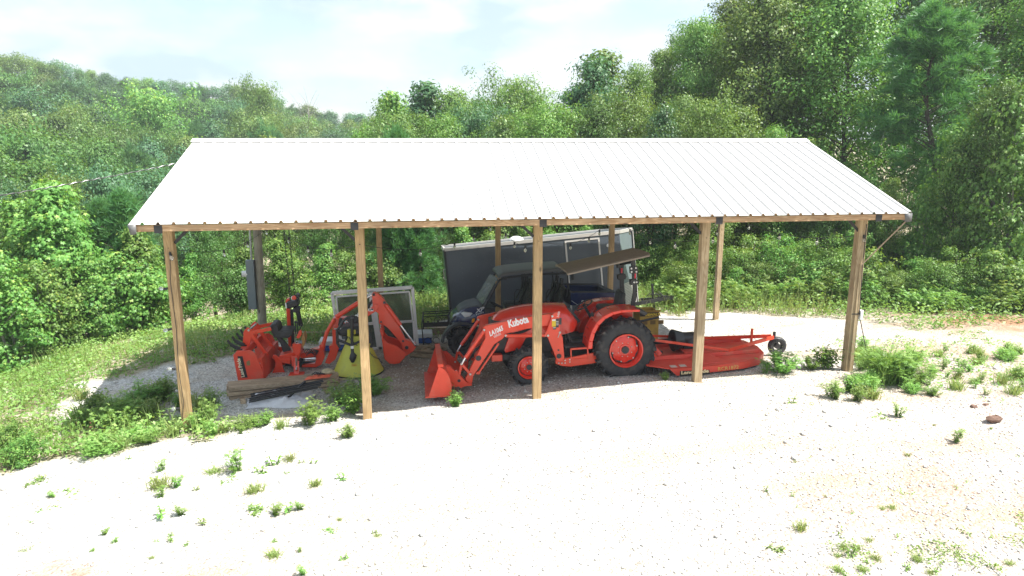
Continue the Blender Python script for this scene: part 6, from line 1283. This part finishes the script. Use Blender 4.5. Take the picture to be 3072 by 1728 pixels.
# left saplings
lf = [(-60,19,470,'broad_a',L_mid,.6,'leafy sapling at the left edge of the thicket'),(20,18,480,'gum_a',L_gum,1,'sweetgum sapling at the far left of the thicket'),(95,17.2,432,'gum_a',L_gum,1,'tall sweetgum sapling with yellow tips in the left thicket'),(160,18.2,455,'gum_a',L_gum,1.05,'second tall sweetgum sapling in the left thicket'),(205,17,520,'gum_b',L_gum,.9,'bushy sweetgum sapling in the middle of the left thicket'),(245,18.5,485,'pine_young',L_pine,.9,'young pine standing among the sweetgum saplings'),(300,17.6,462,'pine_young',L_pine,1.0,'pale young pine at the left of the roof corner'),(335,16.6,560,'gum_a',L_gum,1,'sweetgum sapling below the pale young pine'),(385,17.2,600,'gum_b',L_gum,.8,'sweetgum sapling just left of the first post'),(60,15.6,640,'gum_b',L_gum,.95,'wide low sweetgum bush at the left front of the thicket'),(150,15.8,660,'gum_b',L_gum,.9,'low sweetgum bush in front of the left thicket'),(250,16,670,'gum_b',L_gum,.9,'low sweetgum bush left of the first post'),(345,16.4,690,'bush_a',L_gum,1,'small star leaved bush behind the first post'),(-30,15,600,'gum_b',L_gum,1,'sweetgum bush cut by the left edge'),(420,19,600,'pine_young',L_pine,.9,'dark young pine behind the first post'),(485,18.2,690,'gum_a',L_gum,.9,'bright sapling just right of the first post'),(130,20.5,440,'broad_b',L_mid,.6,'mid green tree behind the sweetgum saplings'),(0,21,450,'broad_b',L_blue,.6,'grey green tree behind the far left saplings'),(350,21,500,'broad_a',L_dark,.6,'dark tree behind the pale young pine')]
for vx, d, ty, key, m, w, lab in lf: at(vx, d+7.2, ty, key, lab, m, w, name='pine_tree' if 'pine' in key else 'tree')
# woods seen under the eaves
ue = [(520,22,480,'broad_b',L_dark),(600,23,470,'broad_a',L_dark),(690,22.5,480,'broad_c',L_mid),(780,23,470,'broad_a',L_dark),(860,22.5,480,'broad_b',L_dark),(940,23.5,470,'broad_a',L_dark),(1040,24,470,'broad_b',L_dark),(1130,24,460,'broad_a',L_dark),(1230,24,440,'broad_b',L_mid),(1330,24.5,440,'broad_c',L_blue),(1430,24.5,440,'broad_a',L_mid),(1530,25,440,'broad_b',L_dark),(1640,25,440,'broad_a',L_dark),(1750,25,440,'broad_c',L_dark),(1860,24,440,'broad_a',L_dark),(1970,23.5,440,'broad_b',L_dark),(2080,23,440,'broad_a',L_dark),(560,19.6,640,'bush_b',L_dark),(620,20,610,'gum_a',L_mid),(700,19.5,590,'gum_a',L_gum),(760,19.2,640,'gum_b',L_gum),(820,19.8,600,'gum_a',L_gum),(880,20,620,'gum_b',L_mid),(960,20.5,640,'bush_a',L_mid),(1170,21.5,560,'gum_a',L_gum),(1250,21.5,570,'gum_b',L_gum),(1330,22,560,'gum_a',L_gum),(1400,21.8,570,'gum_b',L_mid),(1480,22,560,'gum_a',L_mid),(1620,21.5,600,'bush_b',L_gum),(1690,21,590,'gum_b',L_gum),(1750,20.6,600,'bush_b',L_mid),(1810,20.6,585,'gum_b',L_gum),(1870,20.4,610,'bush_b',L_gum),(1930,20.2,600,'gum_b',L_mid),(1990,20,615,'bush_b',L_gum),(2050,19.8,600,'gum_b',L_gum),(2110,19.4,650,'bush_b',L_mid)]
for i, (vx, d, ty, key, m) in enumerate(ue):
    where = 'between the first and second post' if vx < 900 else 'between the second post and the trailer' if vx < 1140 else 'behind the trailer roof' if vx < 1600 else 'between the trailer and the fourth post' if vx < 1790 else 'between the fourth and last post'
    what = {'broad_a': 'tall tree with dark gaps', 'broad_b': 'spreading tree', 'broad_c': 'glossy tree', 'bush_a': 'low bush', 'bush_b': 'round leafy bush', 'gum_a': 'upright sweetgum sapling', 'gum_b': 'bushy sweetgum sapling'}[key]
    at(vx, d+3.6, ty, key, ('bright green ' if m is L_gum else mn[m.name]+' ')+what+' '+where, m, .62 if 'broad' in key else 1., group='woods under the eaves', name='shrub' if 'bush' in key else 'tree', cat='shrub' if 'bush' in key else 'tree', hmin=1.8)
at(1062, 24.2, 480, 'pine_young', 'young pine with a visible trunk behind the iron bench', L_pine, 1., name='pine_tree'); at(975, 24.6, 500, 'pine_young', 'young pine behind the leaning window unit', L_pine, 1., name='pine_tree')
rs = [(2190,19,560),(2250,18.6,600),(2310,18.8,560),(2370,18.2,600),(2430,18,560),(2490,17.8,600),(2550,17.4,560),(2610,17,560),(2160,18.2,690),(2230,17.6,720),(2300,17.6,730),(2390,17.4,720),(2460,17.2,700),(2540,16.8,690)]
for i, (vx, d, ty) in enumerate(rs):
    key = ('bush_b', 'gum_b', 'bush_a')[i % 3]; m = (L_mid, L_dark, L_gum)[i % 3] if i < 8 else (L_gum, L_mid, L_gum)[i % 3]
    at(vx, d+7.8, ty, key, '%s %s right of the last post, %s' % ('bright green' if m is L_gum else mn[m.name], {'bush_b': 'round bush', 'gum_b': 'sweetgum bush', 'bush_a': 'star leaved bush'}[key], 'back row' if i < 8 else 'front row by the gravel'), m, 1., group='shrubs on the right side', name='shrub', cat='shrub', hmin=.7)
# ---------------------------------------------------------------- weeds on the gravel
def weedmesh(key, H, R, n_st, nl, ls, kind, m, seed, blades=0, bl=.4):
    global rng; rng = np.random.default_rng(seed); rd = random.Random(seed); mb = MB(); Cs = []; 
    for k in range(n_st):
        a = rd.uniform(0, 6.28); rr = R*rd.uniform(.2, 1); h = H*rd.uniform(.55, 1)*(1.15-.4*rr/R); q = Vector((rr*math.cos(a), rr*math.sin(a), h)); p = Vector((q.x*.15, q.y*.15, -.03)); mid = p.lerp(q, .5)+Vector((0, 0, .1*h)); mb.tube([p, mid, q], [.006, .005, .002], 4, cap=False)
        for j in range(nl//n_st): f = .22+.8*rd.random(); Cs.append(tuple((p.lerp(q, f) if f > .5 else p.lerp(q, f))+Vector((rd.gauss(0, 1), rd.gauss(0, 1), rd.gauss(0, .5)))*.18*R*f))
    me0 = bpy.data.meshes.new(key+'_stem'); me0.from_pydata(mb.v, [], mb.f); me0.materials.append(L_dry); me0.update()
    Cn = np.array(Cs); Cn[:, 2] = np.maximum(Cn[:, 2], .01); nn = len(Cn); V, F, per = leafgeo(Cn, rnd(nn)*.6+np.array([0, 0, 1.]), ls*rng.uniform(.6, 1.2, nn), kind); lv = np.repeat(np.clip(.3+.5*Cn[:, 2]/H+rng.normal(0, .15, nn), 0, 1), per)
    if blades:
        b0 = rng.normal(0, R*.25, (blades, 3)); b0[:, 2] = 0; D = rnd(blades)*.45+np.array([0, 0, 1.]); D[:, 2] = abs(D[:, 2]); D /= np.linalg.norm(D, axis=1)[:, None]; s = bl*rng.uniform(.5, 1.1, blades)[:, None]; e = np.cross(D, rnd(blades)); e /= np.linalg.norm(e, axis=1)[:, None]; out_ = D*np.array([1, 1, 0])
        m1 = b0+D*s*.55; t1 = b0+D*s*.9+out_*s*.5-np.array([0, 0, .12])*s; w = .006
        V2 = np.concatenate([np.stack([b0-e*w, b0+e*w, m1+e*w*.8, m1-e*w*.8], 1), np.stack([m1-e*w*.8, m1+e*w*.8, t1+e*w*.15, t1-e*w*.15], 1)]).reshape(-1, 3)
        F = np.concatenate([F, np.arange(len(V2)).reshape(-1, 4)+len(V)]); V = np.concatenate([V, V2]); lv = np.concatenate([lv, np.tile(rng.uniform(.2, .8, blades), 2)])
    me = npmesh(key+'_leaves', V, F, m); at_ = me.attributes.new('lv', 'FLOAT', 'FACE'); at_.data.foreach_set('value', lv.astype(np.float32)); TREES[key] = (me0, me, H, R)
weedmesh('rag_a', .5, .28, 12, 620, 0.061, 'fern', L_weed, 41); weedmesh('rag_b', .45, .32, 16, 1116, 0.058, 'fern', L_weed, 42); weedmesh('rag_c', .46, .16, 5, 150, 0.058, 'fern', L_weed, 43)
weedmesh('broadweed', .7, .35, 12, 756, 0.094, 'diamond', L_mid, 44); weedmesh('tuft', .35, .2, 2, 8, .05, 'diamond', L_dry, 45, blades=110, bl=.34); weedmesh('bigtuft', .9, .5, 5, 120, .08, 'diamond', L_weed, 46, blades=700, bl=.95)
weedmesh('sprig', .22, .09, 3, 22, .05, 'diamond', L_weed, 47); weedmesh('creeper', .07, .22, 9, 90, .045, 'diamond', L_weed, 48); weedmesh('stalk', .5, .06, 2, 26, .05, 'diamond', L_rust, 49); weedmesh('lowbush', .35, .5, 22, 1620, 0.061, 'fern', L_weed, 50)
def weed(vx, vy, h, key, lab, m=None, w=1., name='weed', group=None):
    P = G(vx, vy); return plant(key, P[0], P[1], h, lab, 'weed' if name != 'grass_tuft' else 'grass tuft', name, m, w, group, parts=('stem', 'leaves'))
wl_ = [(876,1100,.3,'rag_a','round feathery weed alone on white gravel right below the second post'),(1148,1022,.32,'rag_a','feathery weed in front of the loader bucket',None),(600,1190,.42,'rag_c','tall feathery weed standing alone on the white drive below the lumber'),(410,1188,.24,'rag_c','small feathery weed left of the tall one on the drive'),(443,1222,.24,'rag_c','thin upright weed between drive tracks at lower left'),(405,1250,.2,'rag_c','spreading sprig at the lower left of the thin upright weed'),
 (775,1068,.5,'rag_a','bushy feathery weed in front of the right end of the lumber'),(835,1058,.34,'rag_a','round feathery weed just left of the second post foot'),(890,1040,.55,'broadweed','dark weed behind the foot of the second post'),(870,1010,.5,'rag_b','shaded feathery weed between lumber and second post'),(935,990,.45,'rag_b','shaded weed under the yellow spreader'),(1675,955,.2,'rag_a','small feathery weed in front of the mower chains'),
 (1965,935,.48,'rag_b','leafy weed at the mower tail wheel'),(1925,938,.28,'rag_c','small weed at the rounded corner of the mower'),(2075,925,.5,'broadweed','bushy dark weed just left of the last post'),(2040,925,.3,'rag_b','low weed between mower and last post'),(2098,1000,.38,'rag_a','feathery weed on the drive left of the big grass clump'),(2400,1110,.28,'rag_c','lone green weed on the right of the drive'),(1990,1015,.24,'sprig','thin sprig on the gravel left of the feathery weed'),(2015,1330,.18,'tuft','small grass tuft low on the right drive'),
 (2215,1050,.07,'creeper','creeping weed on the drive right of the last post'),(2260,1045,.3,'rag_c','scraggly weed on the drive right of the last post'),(1960,1380,.05,'creeper','tiny dark weed at the bottom of the drive'),(2140,1395,.2,'sprig','thin sprig at the lower right'),(765,1442,.16,'rag_c','weed at the bottom edge left of centre'),(830,1330,.04,'creeper','tiny weed low on the left drive'),(730,1160,.22,'tuft','bright grass tuft on the drive below the lumber'),(760,1165,.16,'sprig','sprig right of the bright grass tuft'),
 (200,1085,.4,'stalk','rusty red dry weed in the left weed strip'),(235,1100,.45,'stalk','second rusty red dry weed in the left weed strip'),(1140,1000,.5,'stalk','thin dark stalk in front of the loader bucket'),(60,1165,.5,'bush_a','bright rounded shrub at the left edge of the drive'),(20,1140,.55,'bush_a','bright shrub cut by the left edge by the drive')]
for e in wl_:
    vx, vy, h, key, lab = e[:5]
    h *= 1.25 if key == 'rag_c' else 1
    weed(vx, vy, h, key, lab, None, 1.15, 'grass_tuft' if 'tuft' in key else 'shrub' if key == 'bush_a' else 'weed')
weed(2222, 958, .8, 'bigtuft', 'big arching grass clump at the foot of the last post', L_weed, 1., 'grass_tuft'); weed(2262, 960, .75, 'rag_b', 'bushy weed on the right side of the big grass clump', None, 1.2)
weed(2180, 975, .4, 'bigtuft', 'low grass on the left of the big clump', L_dry, .9, 'grass_tuft'); weed(2140, 985, .35, 'broadweed', 'leafy weed left of the low grass by the last post', L_weed)
rd = random.Random(9)
strip = [(vx, float(np.interp(vx, [230, 330, 480, 540, 700, 800], [1150, 1118, 1092, 1098, 1085, 1075]))+rd.uniform(-26, 4)) for vx in list(np.linspace(240, 500, 12))+list(np.linspace(545, 700, 7))]
for i, (vx, vy) in enumerate(strip): weed(vx+rd.uniform(-8, 8), vy, rd.uniform(.2, .36), ('lowbush', 'rag_b', 'rag_a', 'tuft', 'rag_c')[i % 5], 'sunlit feathery weed in the green strip, %s' % ('left of the first post' if vx < 440 else 'at the foot of the first post' if vx < 520 else 'below the lumber stack'), None, 1.1, group='sunlit weeds along the drive edge')
for i in range(24):
    vx, vy = rd.uniform(200, 545), rd.uniform(1000, 1072); 
    if vx > 420 and vy < 1010: continue
    weed(vx, vy, rd.uniform(.35, .6), ('rag_b', 'broadweed', 'rag_a', 'tuft')[i % 4], 'shaded weed on the grey gravel %s the first post' % ('left of' if vx < 440 else 'right of'), (None, L_mid, None, L_dry)[i % 4], 1., group='shaded weeds round the first post')
for i in range(74):
    vx, vy = rd.uniform(2140, 2580), rd.uniform(880, 1010); s = .3*rd.uniform(.5, 1.2)
    weed(vx, vy, s, ('rag_b', 'rag_c', 'tuft', 'rag_a', 'rag_c')[i % 5], 'weed on the tan gravel right of the last post, %s' % ('near the treeline' if vy < 930 else 'toward the drive'), None, 1., group='weeds on the right side of the drive')
for i in range(26):
    vx, vy = rd.uniform(2080, 2570), rd.uniform(1340, 1449); weed(vx, vy, rd.uniform(.06, .14)*(.4 if i % 4 == 0 else 1), ('creeper', 'tuft', 'sprig', 'tuft')[i % 4], 'low creeping weed in the lower right corner', None, 1.2, group='low weeds in the lower right corner')
for i in range(24):
    f = i/23; weed(2190+f*380+rd.uniform(-14, 14), 1225+f*95+rd.uniform(-9, 9), rd.uniform(.025, .05), 'creeper', 'low creeper in the line crossing the right drive', None, 1., group='creepers in a line on the right drive')
for i in range(48):
    vx, vy = rd.uniform(60, 960), rd.uniform(1150, 1420); weed(vx, vy, rd.uniform(.09, .26)*(1 if vy < 1300 else .6)*(.25 if i % 5 == 1 else 1), ('sprig', 'creeper', 'tuft', 'rag_c', 'sprig')[i % 5], 'tiny sprig growing through the white gravel on the left drive', None, 1.5, group='tiny sprigs on the left drive')
for i in range(34):
    vx, vy = rd.uniform(1900, 2560), rd.uniform(1010, 1330); weed(vx, vy, rd.uniform(.06, .15)*(.3 if i % 4 == 1 else 1), ('sprig', 'creeper', 'tuft', 'sprig')[i % 4], 'tiny sprig growing through the gravel on the right drive', None, .9, group='tiny sprigs on the right drive')
for i in range(46):
    vx = 1660+i*20.5+rd.uniform(-12, 12); front = i % 2; vy = float(np.interp(vx, [1660, 1900, 2130, 2300, 2580], [782, 778, 782, 790, 800]))-(14 if front else 24)+rd.uniform(-5, 5); P = G(vx, vy); k_ = ('bush_a', 'rag_b', 'gum_b', 'rag_b', 'bush_b', 'rag_a')[i % 6]
    m_ = {'rag_b': L_weed, 'rag_a': L_weed}.get(k_, (L_gum, L_mid, L_gum)[i % 3]); h_ = rd.uniform(.6, 1.) if 'rag' in k_ else rd.uniform(.8, 1.6)
    if abs(vx-2420) < 60: h_ *= .5
    plant(k_, P[0], P[1], h_, 'ragged shrub on the back gravel edge '+('between the trailer and the last post' if vx < 2150 else 'right of the last post'), 'shrub', 'shrub', m_, 1.05, 'ragged shrubs along the back edge of the gravel', parts=('stem', 'leaves'))
# ---------------------------------------------------------------- ground cover that nobody could count
def scatter(name, n_, box, test, m, ls, h, kind='diamond', seed=60, up=1.):
    global rng; rng = np.random.default_rng(seed); x = rng.uniform(box[0], box[1], n_); y = rng.uniform(box[2], box[3], n_); k = test(x, y); x, y = x[k], y[k]; z = gz(x, y)+.03; nn = len(x)
    c = np.c_[x, y, z+rng.uniform(0, 1, nn)**1.5*h*(.35+1.1*vnoise(x, y, 1.7, seed))]
    N_ = rnd(nn)*.8+np.array([0, 0, up]); s = ls*rng.uniform(.5, 1.3, nn)
    if kind == 'blade':
        D = rnd(nn)*.4+np.array([0, 0, 1.]); D /= np.linalg.norm(D, axis=1)[:, None]; e = np.cross(D, rnd(nn)); e /= np.linalg.norm(e, axis=1)[:, None]; s = s[:, None]*(.4+vnoise(x, y, 1.1, seed)[:, None]); c[:, 2] = z-.05
        V = np.stack([c-e*.008, c+e*.008, c+D*s+e*.002, c+D*s-e*.002], 1).reshape(-1, 3); F = np.arange(len(V)).reshape(-1, 4); per = 1
    else: V, F, per = leafgeo(c, N_, s, kind)
    me = npmesh(name, V, F, m); lv = np.clip(vnoise(x, y, .9, seed+1)*.7+rng.normal(.15, .15, nn), 0, 1); a_ = me.attributes.new('lv', 'FLOAT', 'FACE'); a_.data.foreach_set('value', np.repeat(lv, per).astype(np.float32))
    o = bpy.data.objects.new(name, me); C.objects.link(o); return tag(o, kind='stuff')
def gtest(lo=.0, dens=1.2):
    def f(x, y): s = sdist(GRAV, x, y)+(vnoise(x, y, 1.3, 4)-.5)*1.3+(vnoise(x, y, 4.5, 5)-.5)*.6; return (s > lo) & (vnoise(x, y, .8, 8)*.6+vnoise(x, y, 3.1, 9)*.6 > dens*rng.uniform(0, 1, len(x))*.85)
    return f
tag(scatter('ground_cover', 120000, (-14, 2, -3, 10), gtest(0, .95), L_weed, .08, .24, seed=61), 'low leafy ground cover on the slope left of the shed', 'ground cover')
tag(scatter('grass', 30000, (-15, 8, -3, 11), gtest(.1, 1.), L_dry, .34, .3, 'blade', seed=62), 'tall dry yellow green grass between the left thicket and the shed', 'grass')
tag(scatter('ground_cover', 90000, (0, 26, 2.5, 13), gtest(.1, .95), L_weed, .09, .4, seed=63), 'leafy undergrowth along the foot of the woods behind the shed', 'ground cover')
tag(scatter('grass', 26000, (2, 24, 5.5, 13), gtest(.1, 1.), L_dry, .5, .3, 'blade', seed=64), 'tall grass at the back edge of the gravel', 'grass')
tag(scatter('ground_cover', 40000, (13, 26, -4, 10), lambda x, y: (sdist([G(*p)[:2] for p in ((2140,1000),(2120,860),(2600,830),(2700,1010),(2400,1010))], x, y) < .2) & (vnoise(x, y, 1.9, 12)*.7+vnoise(x, y, 5, 13)*.5 > .66), L_weed, .06, .08, seed=65), 'patchy low green cover on the tan gravel right of the last post', 'ground cover')
tag(scatter('ground_cover', 60000, (6, 14, -8, -2), lambda x, y: (sdist([G(*p)[:2] for p in ((1960,1449),(2130,1350),(2330,1330),(2600,1300),(2640,1449))], x, y) < .1) & (vnoise(x, y, 2.6, 31)*.6+vnoise(x, y, 8, 32)*.5 > .68), L_weed, .035, .04, seed=66), 'creeping green mat in the lower right corner of the drive', 'ground cover')
# loose stones
rng = np.random.default_rng(77); ns = 26000
x = rng.uniform(-6, 15, ns); y = -6.5+12.5*rng.uniform(0, 1, ns)**1.3; k = sdist(GRAV, x, y) < .1; x, y = x[k], y[k]; ns = len(x); z = gz(x, y)+(vnoise(x, y, .7, 1)-.5)*.07+(vnoise(x, y, 2.3, 2)-.5)*.035+(vnoise(x, y, 8, 3)-.5)*.014
oc = np.array([(1,0,0),(0,1,0),(-1,0,0),(0,-1,0),(0,0,.7),(0,0,-.7)]); s = rng.uniform(.008, .022, ns)*(1+(rng.uniform(0, 1, ns) > .985)*1.2); a = rng.uniform(0, 6.28, ns); ca, sa = np.cos(a), np.sin(a)
V = oc[None]*s[:, None, None]*rng.uniform(.6, 1.3, (ns, 6, 1)); V = np.stack([V[..., 0]*ca[:, None]-V[..., 1]*sa[:, None], V[..., 0]*sa[:, None]+V[..., 1]*ca[:, None], V[..., 2]], -1)+np.stack([x, y, z+s*.3], -1)[:, None]
Fo = np.array([(0,1,4),(1,2,4),(2,3,4),(3,0,4),(1,0,5),(2,1,5),(3,2,5),(0,3,5)]); F = (Fo[None]+6*np.arange(ns)[:, None, None]).reshape(-1, 3)
o = bpy.data.objects.new('loose_stones', npmesh('loose_stones', V.reshape(-1, 3), F, mat('stone', (.52,.51,.48), .9, 0, .35, 25))); C.objects.link(o); tag(o, 'loose pale stones scattered over the gravel', 'stones', kind='stuff')
for vx, vy, s_, lab in ((2500,1058,.1,'brown rock on the gravel near the right edge'), (2450,1025,.05,'small reddish rock near the right edge'), (2480,1020,.04,'small dark rock beside the reddish one')):
    P = G(vx, vy); mb = MB(); mb.ball((P[0], P[1], P[2]+s_*.3), s_, 8, (1.4,.9,.6)); mb.v = [tuple(c+random.uniform(-.15, .15)*s_ for c in v) for v in mb.v]; tag(obj('rock', mb, mat('rock_brown', (.15,.09,.065), .9, 0, .3, 20), smooth=0), lab, 'rock')
# ---------------------------------------------------------------- thin summer haze
HAZE = .0009
mb = MB(); mb.box((-420, -60, -40), (420, 420, 60)); hz = obj('haze', mb, bpy.data.materials.new('haze'), smooth=0)
m = hz.data.materials[0]; m.use_nodes = True; t = m.node_tree; t.nodes.clear(); o_ = t.nodes.new('ShaderNodeOutputMaterial'); pv = t.nodes.new('ShaderNodeVolumePrincipled')
pv.inputs['Density'].default_value = HAZE; pv.inputs['Color'].default_value = (.86,.94,1,1); pv.inputs['Anisotropy'].default_value = .2; t.links.new(pv.outputs[0], o_.inputs['Volume']); tag(hz, kind='stuff')
